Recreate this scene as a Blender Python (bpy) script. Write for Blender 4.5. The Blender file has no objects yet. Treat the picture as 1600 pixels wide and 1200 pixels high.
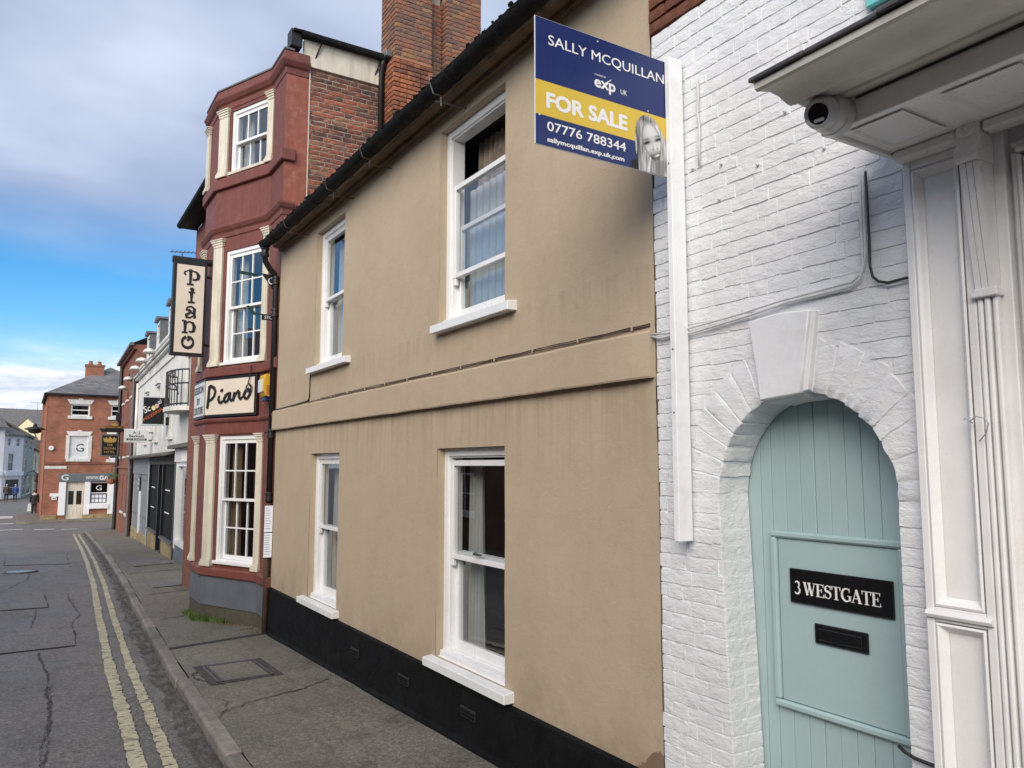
import bpy, bmesh, math, random, os
from mathutils import Vector, Matrix, noise
random.seed(7)
S = bpy.context.scene
COL = S.collection

# ---------------------------------------------------------------- camera
F_PX = 1220.0
PITCH = math.atan(127 / F_PX)
YAW = math.atan(764 / math.hypot(F_PX, 127))
cam_d = bpy.data.cameras.new('camera')
cam_d.sensor_fit = 'HORIZONTAL'
cam_d.sensor_width = 36.0
cam_d.lens = 36.0 * F_PX / 1600
cam_d.clip_end = 2000
cam = bpy.data.objects.new('camera', cam_d)
COL.objects.link(cam)
cam.location = (0, 0, 2.15)
cam.rotation_euler = (math.pi / 2 + PITCH, 0, -YAW)
S.camera = cam

# ---------------------------------------------------------------- sky, sun, exposure
SUN_EL, SUN_AZ = math.radians(28), math.radians(230)      # compass bearing from +Y, clockwise
W = bpy.data.worlds.new('World')
S.world = W
W.use_nodes = True
wn, wl = W.node_tree.nodes, W.node_tree.links
wn.clear()
def wnode(t, **k):
    n = wn.new(t)
    for a, b in k.items():
        setattr(n, a, b)
    return n
w_out = wnode('ShaderNodeOutputWorld')
sky = wnode('ShaderNodeTexSky')
sky.sky_type = 'NISHITA'
sky.sun_disc = False
sky.sun_elevation = SUN_EL
sky.sun_rotation = SUN_AZ
sky.air_density = 1.0
sky.dust_density = 0.1
sky.ozone_density = 3.0
bg_sky = wnode('ShaderNodeBackground')
bg_sky.inputs[1].default_value = 0.15
hs = wnode('ShaderNodeHueSaturation')
hs.inputs['Saturation'].default_value = 1.40
hs.inputs['Value'].default_value = 0.40
wl.new(sky.outputs[0], hs.inputs['Color'])
wl.new(hs.outputs[0], bg_sky.inputs[0])
tc = wnode('ShaderNodeTexCoord')
sep = wnode('ShaderNodeSeparateXYZ')
wl.new(tc.outputs['Generated'], sep.inputs[0])
def wmath(op, a, b=None, clamp=False):
    n = wnode('ShaderNodeMath', operation=op)
    n.use_clamp = clamp
    for i, v in enumerate((a, b)):
        if v is None:
            continue
        if isinstance(v, (int, float)):
            n.inputs[i].default_value = v
        else:
            wl.new(v, n.inputs[i])
    return n.outputs[0]
def wramp(fac, stops):
    n = wnode('ShaderNodeValToRGB')
    el = n.color_ramp.elements
    while len(el) > 1:
        el.remove(el[-1])
    el[0].position, el[0].color = stops[0][0], (*stops[0][1], 1)
    for p, c in stops[1:]:
        e = el.new(p)
        e.color = (*c, 1)
    wl.new(fac, n.inputs[0])
    return n.outputs[0]
# project the view direction on a cloud layer (plane) so clouds flatten towards the horizon
zc = wmath('ADD', wmath('MAXIMUM', sep.outputs[2], 0.0), 0.12)
px_ = wmath('DIVIDE', sep.outputs[0], zc)
py_ = wmath('DIVIDE', sep.outputs[1], zc)
comb = wnode('ShaderNodeCombineXYZ')
wl.new(px_, comb.inputs[0]); wl.new(py_, comb.inputs[1])
nz1 = wnode('ShaderNodeTexNoise')
nz1.inputs['Scale'].default_value = 0.9
nz1.inputs['Detail'].default_value = 5
nz1.inputs['Roughness'].default_value = 0.47
wl.new(comb.outputs[0], nz1.inputs['Vector'])
nz2 = wnode('ShaderNodeTexNoise')
nz2.inputs['Scale'].default_value = 2.4
nz2.inputs['Detail'].default_value = 8
nz2.inputs['Roughness'].default_value = 0.6
wl.new(comb.outputs[0], nz2.inputs['Vector'])
# layers by height: low bank of cloud, a clear gap, a high sheet
jit = wmath('MULTIPLY', wmath('SUBTRACT', nz1.outputs[0], 0.5), 0.13)
hh = wmath('ADD', sep.outputs[2], jit)
G3 = lambda v: (v, v, v)
cover = wramp(hh, [(0.0, G3(1)), (0.10, G3(1)), (0.135, G3(0.12)), (0.16, G3(0.0)), (0.215, G3(0.0)), (0.30, G3(0.9)), (0.40, G3(0.97))])
tone_in = wmath('ADD', wmath('MULTIPLY', wmath('SUBTRACT', nz2.outputs[0], 0.5), 0.85), wmath('ADD', hh, 0.25))
low = wramp(nz2.outputs[0], [(0.36, (0.46, 0.53, 0.66)), (0.52, (0.72, 0.76, 0.84)), (0.62, (0.92, 0.93, 0.96))])
high = wramp(nz1.outputs[0], [(0.30, (0.27, 0.325, 0.47)), (0.50, (0.37, 0.435, 0.585)), (0.66, (0.60, 0.66, 0.79))])
selm = wmath('MULTIPLY', wmath('SUBTRACT', hh, 0.13), 12.0, clamp=True)
mixc = wnode('ShaderNodeMix', data_type='RGBA')
wl.new(selm, mixc.inputs[0]); wl.new(low, mixc.inputs[6]); wl.new(high, mixc.inputs[7])
bg_cl = wnode('ShaderNodeBackground')
bg_cl.inputs[1].default_value = 0.47
wl.new(mixc.outputs[2], bg_cl.inputs[0])
mixs = wnode('ShaderNodeMixShader')
wl.new(cover, mixs.inputs[0]); wl.new(bg_sky.outputs[0], mixs.inputs[1]); wl.new(bg_cl.outputs[0], mixs.inputs[2])
wl.new(mixs.outputs[0], w_out.inputs[0])

sun_d = bpy.data.lights.new('sun', 'SUN')
sun_d.energy = 1.5
sun_d.angle = math.radians(48)
sun_d.color = (1.0, 0.90, 0.76)
sun = bpy.data.objects.new('sun', sun_d)
COL.objects.link(sun)
sdir = Vector((math.sin(SUN_AZ) * math.cos(SUN_EL), math.cos(SUN_AZ) * math.cos(SUN_EL), math.sin(SUN_EL)))
sun.rotation_euler = (-sdir).to_track_quat('-Z', 'Y').to_euler()
S.view_settings.view_transform = 'Standard'
S.view_settings.look = 'None'
S.view_settings.exposure = 1.45
S.view_settings.gamma = 1.0
S.view_settings.use_curve_mapping = False
S.cycles.max_bounces = 8
S.cycles.transparent_max_bounces = 16
S.cycles.use_denoising = True
S.cycles.caustics_reflective = False
S.cycles.caustics_refractive = False

# ---------------------------------------------------------------- mesh helpers
class G:
    """collects faces; optional frame (origin, right, up) maps local u,v,n (n out of the face) to the world"""
    def __init__(s, fr=None):
        s.v, s.f, s.fr = [], [], fr
    def P(s, p):
        if s.fr:
            o, r, u, n = s.fr
            q = o + r * p[0] + u * p[1] + n * p[2]
            return (q.x, q.y, q.z)
        return (p[0], p[1], p[2])
    def add(s, vs, fs):
        b = len(s.v)
        s.v += [s.P(p) for p in vs]
        s.f += [tuple(b + i for i in f) for f in fs]
    def box(s, x0, x1, y0, y1, z0, z1):
        v = [(x0, y0, z0), (x1, y0, z0), (x1, y1, z0), (x0, y1, z0), (x0, y0, z1), (x1, y0, z1), (x1, y1, z1), (x0, y1, z1)]
        s.add(v, [(0, 3, 2, 1), (4, 5, 6, 7), (0, 1, 5, 4), (1, 2, 6, 5), (2, 3, 7, 6), (3, 0, 4, 7)])
        return s
    def quad(s, *p):
        s.add(p, [tuple(range(len(p)))])
        return s
    def prism(s, pts, lo, hi, axis=2):
        """polygon pts extruded along axis from lo to hi"""
        def mk(p, h):
            q = [p[0], p[1]]
            q.insert(axis, h)
            return q
        n = len(pts)
        v = [mk(p, lo) for p in pts] + [mk(p, hi) for p in pts]
        f = [tuple(range(n - 1, -1, -1)), tuple(range(n, 2 * n))]
        f += [(i, (i + 1) % n, n + (i + 1) % n, n + i) for i in range(n)]
        s.add(v, f)
        return s
    def tube(s, path, r, n=8, cap=True):
        path = [Vector(p) for p in path]
        rr = r if isinstance(r, (list, tuple)) else [r] * len(path)
        vs, fs = [], []
        pn = None
        for i, p in enumerate(path):
            t = (path[min(i + 1, len(path) - 1)] - path[max(i - 1, 0)]).normalized()
            a = Vector((0, 0, 1)) if abs(t.z) < 0.95 else Vector((1, 0, 0))
            if pn is None:
                e1 = t.cross(a).normalized()
            else:
                e1 = (pn - t * pn.dot(t)).normalized()
            pn = e1
            e2 = t.cross(e1)
            for k in range(n):
                w = 2 * math.pi * k / n
                vs.append(p + (e1 * math.cos(w) + e2 * math.sin(w)) * rr[i])
        for i in range(len(path) - 1):
            for k in range(n):
                fs.append((i * n + k, i * n + (k + 1) % n, (i + 1) * n + (k + 1) % n, (i + 1) * n + k))
        if cap:
            fs.append(tuple(range(n - 1, -1, -1)))
            m = (len(path) - 1) * n
            fs.append(tuple(m + k for k in range(n)))
        s.add([tuple(p) for p in vs], fs)
        return s
    def lathe(s, prof, c, axis='z', n=20):
        vs, fs = [], []
        for r, h in prof:
            for k in range(n):
                w = 2 * math.pi * k / n
                a, b = r * math.cos(w), r * math.sin(w)
                vs.append({'z': (c[0] + a, c[1] + b, c[2] + h), 'x': (c[0] + h, c[1] + a, c[2] + b), 'y': (c[0] + b, c[1] + h, c[2] + a)}[axis])
        for i in range(len(prof) - 1):
            for k in range(n):
                fs.append((i * n + k, i * n + (k + 1) % n, (i + 1) * n + (k + 1) % n, (i + 1) * n + k))
        fs.append(tuple(range(n - 1, -1, -1)))
        m = (len(prof) - 1) * n
        fs.append(tuple(m + k for k in range(n)))
        s.add(vs, fs)
        return s
    def sweep(s, plan, prof):
        """closed profile (out, z) swept along an open plan polyline; 'out' is to the left of travel"""
        n, m = len(plan), len(prof)
        P2 = [Vector(p) for p in plan]
        vs = []
        for i, p in enumerate(P2):
            d0 = (P2[i] - P2[i - 1]).normalized() if i > 0 else None
            d1 = (P2[i + 1] - P2[i]).normalized() if i < n - 1 else None
            if d0 is None: d0 = d1
            if d1 is None: d1 = d0
            n0, n1 = Vector((-d0.y, d0.x)), Vector((-d1.y, d1.x))
            b = (n0 + n1).normalized()
            k = 1 / max(0.3, b.dot(n0))
            for o, z in prof:
                q = p + b * (o * k)
                vs.append((q.x, q.y, z))
        fs = []
        for i in range(n - 1):
            for k in range(m):
                fs.append((i * m + k, i * m + (k + 1) % m, (i + 1) * m + (k + 1) % m, (i + 1) * m + k))
        fs.append(tuple(range(m)))
        fs.append(tuple((n - 1) * m + k for k in range(m - 1, -1, -1)))
        s.add(vs, fs)
        return s
    def ribbon(s, pts, wid, n0=0.0, n1=0.004):
        """brush stroke in the local u,v plane with thickness along n"""
        pts = [Vector((p[0], p[1])) for p in pts]
        ww = wid if isinstance(wid, (list, tuple)) else [wid] * len(pts)
        L, R = [], []
        for i, p in enumerate(pts):
            t = (pts[min(i + 1, len(pts) - 1)] - pts[max(i - 1, 0)]).normalized()
            nn = Vector((-t.y, t.x)) * ww[i] / 2
            L.append(p + nn); R.append(p - nn)
        m = len(pts)
        vs = [(p.x, p.y, n1) for p in L] + [(p.x, p.y, n1) for p in R] + [(p.x, p.y, n0) for p in L] + [(p.x, p.y, n0) for p in R]
        fs = []
        for i in range(m - 1):
            fs += [(i, m + i, m + i + 1, i + 1), (i, i + 1, 2 * m + i + 1, 2 * m + i), (m + i, 3 * m + i, 3 * m + i + 1, m + i + 1)]
        fs += [(0, 2 * m, 3 * m, m), (m - 1, 2 * m - 1, 4 * m - 1, 3 * m - 1)]
        s.add(vs, fs)
        return s
    def wall(s, u0, u1, v0, v1, holes, n=0.0, depth=0.1, step=None, warp=0.0):
        """flat wall (local frame) with rectangular holes and reveals"""
        us = {u0, u1}; vs_ = {v0, v1}
        for a, b, c, d in holes:
            us |= {a, b}; vs_ |= {c, d}
        def fill(st):
            st = sorted(st); o = []
            for a, b in zip(st, st[1:]):
                k = max(1, int(math.ceil((b - a) / step))) if step else 1
                o += [a + (b - a) * i / k for i in range(k)]
            return o + [st[-1]]
        us, vs_ = fill(us), fill(vs_)
        idx = {}
        vv, ff = [], []
        def vid(i, j):
            if (i, j) not in idx:
                idx[i, j] = len(vv)
                w = 0
                if warp:
                    w = warp * (noise.noise((us[i] * 1.3, vs_[j] * 1.3, 3.1)) + 0.5 * noise.noise((us[i] * 4, vs_[j] * 4, 9.2)))
                vv.append((us[i], vs_[j], n + w))
            return idx[i, j]
        for i in range(len(us) - 1):
            for j in range(len(vs_) - 1):
                mu, mv = (us[i] + us[i + 1]) / 2, (vs_[j] + vs_[j + 1]) / 2
                if any(a < mu < b and c < mv < d for a, b, c, d in holes):
                    continue
                ff.append((vid(i, j), vid(i + 1, j), vid(i + 1, j + 1), vid(i, j + 1)))
        s.add(vv, ff)
        for a, b, c, d in holes:
            k = n - depth
            s.quad((a, c, n), (a, d, n), (a, d, k), (a, c, k))
            s.quad((b, c, n), (b, c, k), (b, d, k), (b, d, n))
            s.quad((a, d, n), (b, d, n), (b, d, k), (a, d, k))
            s.quad((a, c, n), (a, c, k), (b, c, k), (b, c, n))
        return s

def frame(o, r, up=(0, 0, 1)):
    r = Vector(r).normalized(); u = Vector(up)
    return (Vector(o), r, u, r.cross(u))
FX = lambda x: frame((x, 0, 0), (0, -1, 0))      # wall facing -X: u = -y, v = z
FY = lambda y: frame((0, y, 0), (1, 0, 0))       # wall facing -Y: u = x, v = z

def mesh_of(g, bevel=0, smooth=False, name='m'):
    me = bpy.data.meshes.new(name)
    me.from_pydata(g.v, [], g.f)
    bm = bmesh.new(); bm.from_mesh(me)
    bmesh.ops.remove_doubles(bm, verts=bm.verts, dist=1e-5)
    bmesh.ops.recalc_face_normals(bm, faces=bm.faces)
    if bevel:
        es = [e for e in bm.edges if len(e.link_faces) == 2 and e.calc_face_angle(0) > 0.6]
        if es:
            bmesh.ops.bevel(bm, geom=es, offset=bevel, segments=1, affect='EDGES', clamp_overlap=True)
    bm.to_mesh(me); bm.free()
    if smooth:
        for p in me.polygons: p.use_smooth = True
    return me

def link(name, me, m=None, parent=None):
    o = bpy.data.objects.new(name, me)
    COL.objects.link(o)
    if m is not None and me is not None and not me.materials:
        me.materials.append(m)
    if parent is not None:
        o.parent = parent
        o.matrix_parent_inverse = Matrix.Identity(4)
        if parent.matrix_basis != Matrix.Identity(4):
            w = Matrix.Identity(4); p = parent
            while p is not None:
                w = p.matrix_basis @ w; p = p.parent
            o.matrix_parent_inverse = w.inverted()
    return o

def ob(name, g, m, parent=None, bevel=0, smooth=False):
    return link(name, mesh_of(g, bevel, smooth, name), m, parent)

def smooth_by_angle(o, deg=35):
    me = o.data
    for p in me.polygons: p.use_smooth = True
    try:
        me.set_sharp_from_angle(angle=math.radians(deg))
    except Exception:
        pass
    return o

def thing(name, label, cat, loc=(0, 0, 0), group=None):
    o = bpy.data.objects.new(name, None)
    COL.objects.link(o)
    o.location = loc
    o.empty_display_size = 0.2
    return tag(o, label, cat, group)

def tag(o, label=None, cat=None, group=None, kind=None):
    if label: o['label'] = label
    if cat: o['category'] = cat
    if group: o['group'] = group
    if kind: o['kind'] = kind
    return o

# ---------------------------------------------------------------- materials
MATS = {}
def nodes_of(name):
    m = bpy.data.materials.new(name)
    m.use_nodes = True
    nt = m.node_tree
    b = nt.nodes['Principled BSDF']
    return m, nt, b

class NB:
    def __init__(s, nt): s.nt = nt
    def n(s, t, **k):
        x = s.nt.nodes.new(t)
        for a, b in k.items(): setattr(x, a, b)
        return x
    def l(s, a, b): s.nt.links.new(a, b)
    def pos(s, scale=(1, 1, 1)):
        g = s.n('ShaderNodeNewGeometry')
        mp = s.n('ShaderNodeMapping')
        mp.inputs['Scale'].default_value = scale
        s.l(g.outputs['Position'], mp.inputs['Vector'])
        return mp.outputs[0]
    def noise(s, vec, scale, detail=4, rough=0.55, dist=0):
        x = s.n('ShaderNodeTexNoise')
        x.inputs['Scale'].default_value = scale
        x.inputs['Detail'].default_value = detail
        x.inputs['Roughness'].default_value = rough
        x.inputs['Distortion'].default_value = dist
        s.l(vec, x.inputs['Vector'])
        return x.outputs[0]
    def ramp(s, fac, stops):
        x = s.n('ShaderNodeValToRGB')
        el = x.color_ramp.elements
        while len(el) > 1: el.remove(el[-1])
        def c4(c): return (c, c, c, 1) if isinstance(c, (int, float)) else (*c, 1)
        el[0].position, el[0].color = stops[0][0], c4(stops[0][1])
        for p, c in stops[1:]:
            e = el.new(p); e.color = c4(c)
        s.l(fac, x.inputs[0])
        return x.outputs[0]
    def mix(s, fac, a, b, mode='MIX'):
        x = s.n('ShaderNodeMix', data_type='RGBA', blend_type=mode)
        for i, v in ((0, fac), (6, a), (7, b)):
            if isinstance(v, (int, float)): x.inputs[i].default_value = v
            elif isinstance(v, tuple): x.inputs[i].default_value = (*v, 1)
            else: s.l(v, x.inputs[i])
        return x.outputs[2]
    def math(s, op, a, b=0.0, clamp=False):
        x = s.n('ShaderNodeMath', operation=op); x.use_clamp = clamp
        for i, v in enumerate((a, b)):
            if isinstance(v, (int, float)): x.inputs[i].default_value = v
            else: s.l(v, x.inputs[i])
        return x.outputs[0]
    def bump(s, h, strength, dist=0.01, prev=None):
        x = s.n('ShaderNodeBump')
        x.inputs['Strength'].default_value = strength
        x.inputs['Distance'].default_value = dist
        s.l(h, x.inputs['Height'])
        if prev is not None: s.l(prev, x.inputs['Normal'])
        return x.outputs[0]

def mat(name, col, rough=0.6, var=0.12, scale=5.0, bump=0.15, bscale=90.0, metal=0.0, rand=0.0, dirt=None, dirt_amt=0.0, dirt_scale=2.5, spec=None, bdist=0.004, coat=0, streak=0.0):
    if name in MATS: return MATS[name]
    m, nt, b = nodes_of(name)
    k = NB(nt)
    p = k.pos()
    n1 = k.noise(p, scale, 5, 0.6)
    lo = tuple(c * (1 - var) for c in col); hi = tuple(min(1, c * (1 + var)) for c in col)
    c = k.ramp(n1, [(0.3, lo), (0.7, hi)])
    if rand:
        oi = k.n('ShaderNodeObjectInfo')
        r = k.ramp(oi.outputs['Random'], [(0, 1 - rand), (1, 1 + rand * 0.6)])
        c = k.mix(1.0, c, r, 'MULTIPLY')
    if dirt:
        d = k.ramp(k.noise(p, dirt_scale, 8, 0.7), [(0.5, 0.0), (0.72, dirt_amt)])
        c = k.mix(d, c, dirt)
    if streak:
        sv = k.ramp(k.noise(k.pos((7, 7, 0.45)), 1.5, 7, 0.7), [(0.35, 1 - streak), (0.55, 1.0), (0.75, 1 + streak * 0.4)])
        c = k.mix(1.0, c, sv, 'MULTIPLY')
    k.l(c, b.inputs['Base Color'])
    b.inputs['Roughness'].default_value = rough
    rr = k.ramp(k.noise(p, scale * 3, 4), [(0.3, max(0.02, rough - 0.08)), (0.7, min(1, rough + 0.08))])
    k.l(rr, b.inputs['Roughness'])
    b.inputs['Metallic'].default_value = metal
    if spec is not None: b.inputs['Specular IOR Level'].default_value = spec
    if coat: b.inputs['Coat Weight'].default_value = coat
    if bump:
        k.l(k.bump(k.noise(p, bscale, 4, 0.6), bump, bdist), b.inputs['Normal'])
    MATS[name] = m
    return m

def brick_mat(name, c1, c2, mortar, scale=1.0, bump=0.5, paint=None):
    """small bricks in the material only, for walls too far away to tell the pieces apart"""
    m, nt, b = nodes_of(name)
    k = NB(nt)
    g = k.n('ShaderNodeNewGeometry')
    sp = k.n('ShaderNodeSeparateXYZ'); k.l(g.outputs['Position'], sp.inputs[0])
    cb = k.n('ShaderNodeCombineXYZ')
    k.l(k.math('ADD', sp.outputs[0], sp.outputs[1]), cb.inputs[0]); k.l(sp.outputs[2], cb.inputs[1])
    t = k.n('ShaderNodeTexBrick')
    t.inputs['Scale'].default_value = 1.0 / scale
    t.inputs['Brick Width'].default_value = 0.23
    t.inputs['Row Height'].default_value = 0.075
    t.inputs['Mortar Size'].default_value = 0.006
    t.inputs['Mortar Smooth'].default_value = 0.3
    t.inputs['Bias'].default_value = 0.0
    k.l(cb.outputs[0], t.inputs['Vector'])
    t.inputs['Color1'].default_value = (*c1, 1); t.inputs['Color2'].default_value = (*c2, 1); t.inputs['Mortar'].default_value = (*mortar, 1)
    p = k.pos()
    v = k.ramp(k.noise(p, 1.4, 6, 0.65), [(0.3, 0.72), (0.7, 1.2)])
    k.l(k.mix(1.0, t.outputs[0], v, 'MULTIPLY'), b.inputs['Base Color'])
    b.inputs['Roughness'].default_value = 0.85
    h = k.math('SUBTRACT', k.noise(p, 60, 3), t.outputs['Fac'])
    k.l(k.bump(h, bump, 0.008), b.inputs['Normal'])
    return m

# rendered wall of the beige house: fine sand texture, rain streaks, faint damp patches
def render_mat():
    m, nt, b = nodes_of('beige_render'); k = NB(nt)
    p = k.pos()
    base = k.ramp(k.noise(p, 0.9, 6, 0.6), [(0.3, (0.420, 0.338, 0.242)), (0.7, (0.475, 0.386, 0.285))])
    ps = k.pos((1, 14, 0.55))
    st = k.noise(ps, 1.0, 5, 0.6)
    sp = k.n('ShaderNodeSeparateXYZ'); g = k.n('ShaderNodeNewGeometry'); k.l(g.outputs['Position'], sp.inputs[0])
    zone = k.ramp(sp.outputs[2], [(0.0, 0), (1, 0)])
    mr = k.n('ShaderNodeMapRange'); mr.clamp = True
    k.l(sp.outputs[2], mr.inputs['Value'])
    mr.inputs['From Min'].default_value = 1.7; mr.inputs['From Max'].default_value = 2.62
    below = k.math('LESS_THAN', sp.outputs[2], 2.64)
    zz = k.math('MULTIPLY', k.math('POWER', mr.outputs[0], 2.0), below)
    stk = k.ramp(st, [(0.42, 0.0), (0.72, 0.55)])
    c = k.mix(k.math('MULTIPLY', zz, stk), base, (0.23, 0.185, 0.115))
    st2 = k.ramp(k.noise(k.pos((1, 9, 0.9)), 1.3, 6, 0.65), [(0.58, 0.0), (0.82, 0.22)])
    c = k.mix(st2, c, (0.30, 0.245, 0.165))
    # lost paint by the foot of the wall near the neighbour
    mr2 = k.n('ShaderNodeMapRange'); k.l(sp.outputs[2], mr2.inputs['Value'])
    mr2.inputs['From Min'].default_value = 0.80; mr2.inputs['From Max'].default_value = 0.50
    mr3 = k.n('ShaderNodeMapRange'); k.l(sp.outputs[1], mr3.inputs['Value'])
    mr3.inputs['From Min'].default_value = 3.75; mr3.inputs['From Max'].default_value = 3.2
    pz = k.math('MULTIPLY', mr2.outputs[0], mr3.outputs[0])
    pk = k.math('GREATER_THAN', k.math('ADD', pz, k.math('MULTIPLY', k.noise(p, 9, 6), 0.5)), 0.78)
    c = k.mix(pk, c, (0.20, 0.135, 0.10))
    ck = k.noise(k.pos((1, 1.0, 0.45)), 1.1, 9, 0.62, 1.2)
    c = k.mix(k.ramp(ck, [(0.498, 0.0), (0.5, 0.22), (0.502, 0.0)]), c, (0.24, 0.19, 0.13))
    mg = k.n('ShaderNodeMapRange'); k.l(sp.outputs[2], mg.inputs['Value'])
    mg.inputs['From Min'].default_value = 1.05; mg.inputs['From Max'].default_value = 0.5
    gm_ = k.math('MULTIPLY', k.math('POWER', mg.outputs[0], 1.6), k.ramp(k.noise(p, 3.2, 8, 0.7), [(0.38, 0.0), (0.66, 0.6)]))
    c = k.mix(gm_, c, (0.27, 0.20, 0.125))
    mu = k.n('ShaderNodeMapRange'); k.l(sp.outputs[2], mu.inputs['Value'])
    mu.inputs['From Min'].default_value = 2.95; mu.inputs['From Max'].default_value = 3.27
    ab = k.math('MULTIPLY', mu.outputs[0], k.math('LESS_THAN', sp.outputs[2], 3.29))
    c = k.mix(k.math('MULTIPLY', ab, k.ramp(st, [(0.45, 0.0), (0.7, 0.35)])), c, (0.25, 0.20, 0.13))
    mot = k.ramp(k.noise(p, 5.5, 8, 0.72), [(0.32, 0.955), (0.5, 1.0), (0.68, 1.04)])
    c = k.mix(1.0, c, mot, 'MULTIPLY')
    k.l(c, b.inputs['Base Color'])
    b.inputs['Roughness'].default_value = 0.78
    b.inputs['Specular IOR Level'].default_value = 0.25
    b1 = k.bump(k.noise(k.pos((1, 1, 1.6)), 7, 8, 0.68, 0.8), 0.30, 0.014)
    k.l(k.bump(k.noise(p, 120, 4, 0.6), 0.22, 0.004, b1), b.inputs['Normal'])
    return m
MATS['render'] = render_mat()

def painted_brick_mat():
    m, nt, b = nodes_of('white_masonry_paint'); k = NB(nt)
    p = k.pos()
    c = k.ramp(k.noise(p, 3, 6, 0.65), [(0.25, (0.70, 0.72, 0.75)), (0.7, (0.80, 0.815, 0.84))])
    d = k.ramp(k.noise(p, 5.5, 9, 0.78), [(0.56, 0.0), (0.74, 0.40)])
    c = k.mix(d, c, (0.46, 0.45, 0.43))
    sc = k.ramp(k.noise(p, 17, 9, 0.75), [(0.67, 0.0), (0.71, 0.85)])
    c = k.mix(sc, c, (0.42, 0.36, 0.30))
    k.l(c, b.inputs['Base Color'])
    b.inputs['Roughness'].default_value = 0.55
    b.inputs['Specular IOR Level'].default_value = 0.3
    b1 = k.bump(k.noise(k.pos((1, 0.7, 1.6)), 22, 6, 0.66, 0.5), 0.85, 0.011)
    k.l(k.bump(k.noise(p, 90, 4, 0.6), 0.3, 0.004, b1), b.inputs['Normal'])
    return m
MATS['pbrick'] = painted_brick_mat()
MATS['pstone'] = mat('white_painted_stone', (0.76, 0.775, 0.80), 0.55, 0.05, 4, 0.25, 45, dirt=(0.52, 0.51, 0.49), dirt_amt=0.35, dirt_scale=5, bdist=0.006)

def asphalt_mat(name, c0, c1, agg, wet=0.0):
    m, nt, b = nodes_of(name); k = NB(nt)
    p = k.pos()
    c = k.ramp(k.noise(p, 0.55, 7, 0.65), [(0.3, c0), (0.7, c1)])
    # dark worn seams
    s1 = k.noise(k.pos((1.0, 0.16, 1)), 1.6, 7, 0.7, 0.6)
    seam = k.ramp(s1, [(0.495, 0.0), (0.505, 0.55), (0.515, 0.0)])
    c = k.mix(seam, c, tuple(x * 0.45 for x in c0))
    v = k.n('ShaderNodeTexVoronoi'); v.inputs['Scale'].default_value = agg
    k.l(p, v.inputs['Vector'])
    sp = k.ramp(v.outputs['Color'], [(0.2, 0.72), (0.55, 1.0), (0.9, 1.5)])
    c = k.mix(0.75, c, k.mix(1.0, c, sp, 'MULTIPLY'))
    gr = k.ramp(k.noise(p, 26, 8, 0.78), [(0.36, 0.50), (0.52, 1.0), (0.66, 1.65)])
    c = k.mix(0.9, c, k.mix(1.0, c, gr, 'MULTIPLY'))
    blot = k.ramp(k.noise(p, 2.6, 8, 0.72, 0.4), [(0.54, 0.0), (0.64, 0.55)])
    c = k.mix(blot, c, tuple(x * 0.5 for x in c0))
    k.l(c, b.inputs['Base Color'])
    k.l(k.ramp(k.noise(p, 1.1, 6, 0.6), [(0.3, 0.55 - wet), (0.7, 0.82 - wet * 0.4)]), b.inputs['Roughness'])
    b1 = k.bump(k.noise(p, 30, 8, 0.75), 0.5, 0.012, k.bump(v.outputs['Distance'], 0.55, 0.006))
    k.l(k.bump(k.noise(p, 6, 6, 0.6), 0.3, 0.01, b1), b.inputs['Normal'])
    MATS[name] = m
    return m
asphalt_mat('asphalt', (0.130, 0.120, 0.110), (0.205, 0.190, 0.173), 85, 0.08)
asphalt_mat('asphalt_patch', (0.150, 0.142, 0.133), (0.205, 0.194, 0.180), 120, 0.05)
asphalt_mat('pave', (0.138, 0.127, 0.102), (0.215, 0.200, 0.163), 160, 0.02)

def paint_mat(name, col, wear=0.47):
    m, nt, b = nodes_of(name); k = NB(nt)
    p = k.pos()
    c = k.ramp(k.noise(p, 6, 6, 0.65), [(0.3, tuple(x * 0.72 for x in col)), (0.7, col)])
    c = k.mix(k.ramp(k.noise(p, 26, 6, 0.7), [(0.52, 0.0), (0.75, 0.7)]), c, (0.12, 0.11, 0.09))
    k.l(c, b.inputs['Base Color'])
    b.inputs['Roughness'].default_value = 0.7
    h = k.ramp(k.noise(k.pos((0.5, 2.5, 1)), 13, 8, 0.72), [(wear - 0.16, 0.0), (wear - 0.10, 1.0)])
    k.l(h, b.inputs['Alpha'])
    k.l(k.bump(k.noise(p, 60, 4), 0.4, 0.004), b.inputs['Normal'])
    MATS[name] = m
paint_mat('yellow_line', (0.58, 0.53, 0.36), 0.56)
paint_mat('white_line', (0.62, 0.62, 0.60), 0.48)

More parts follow.
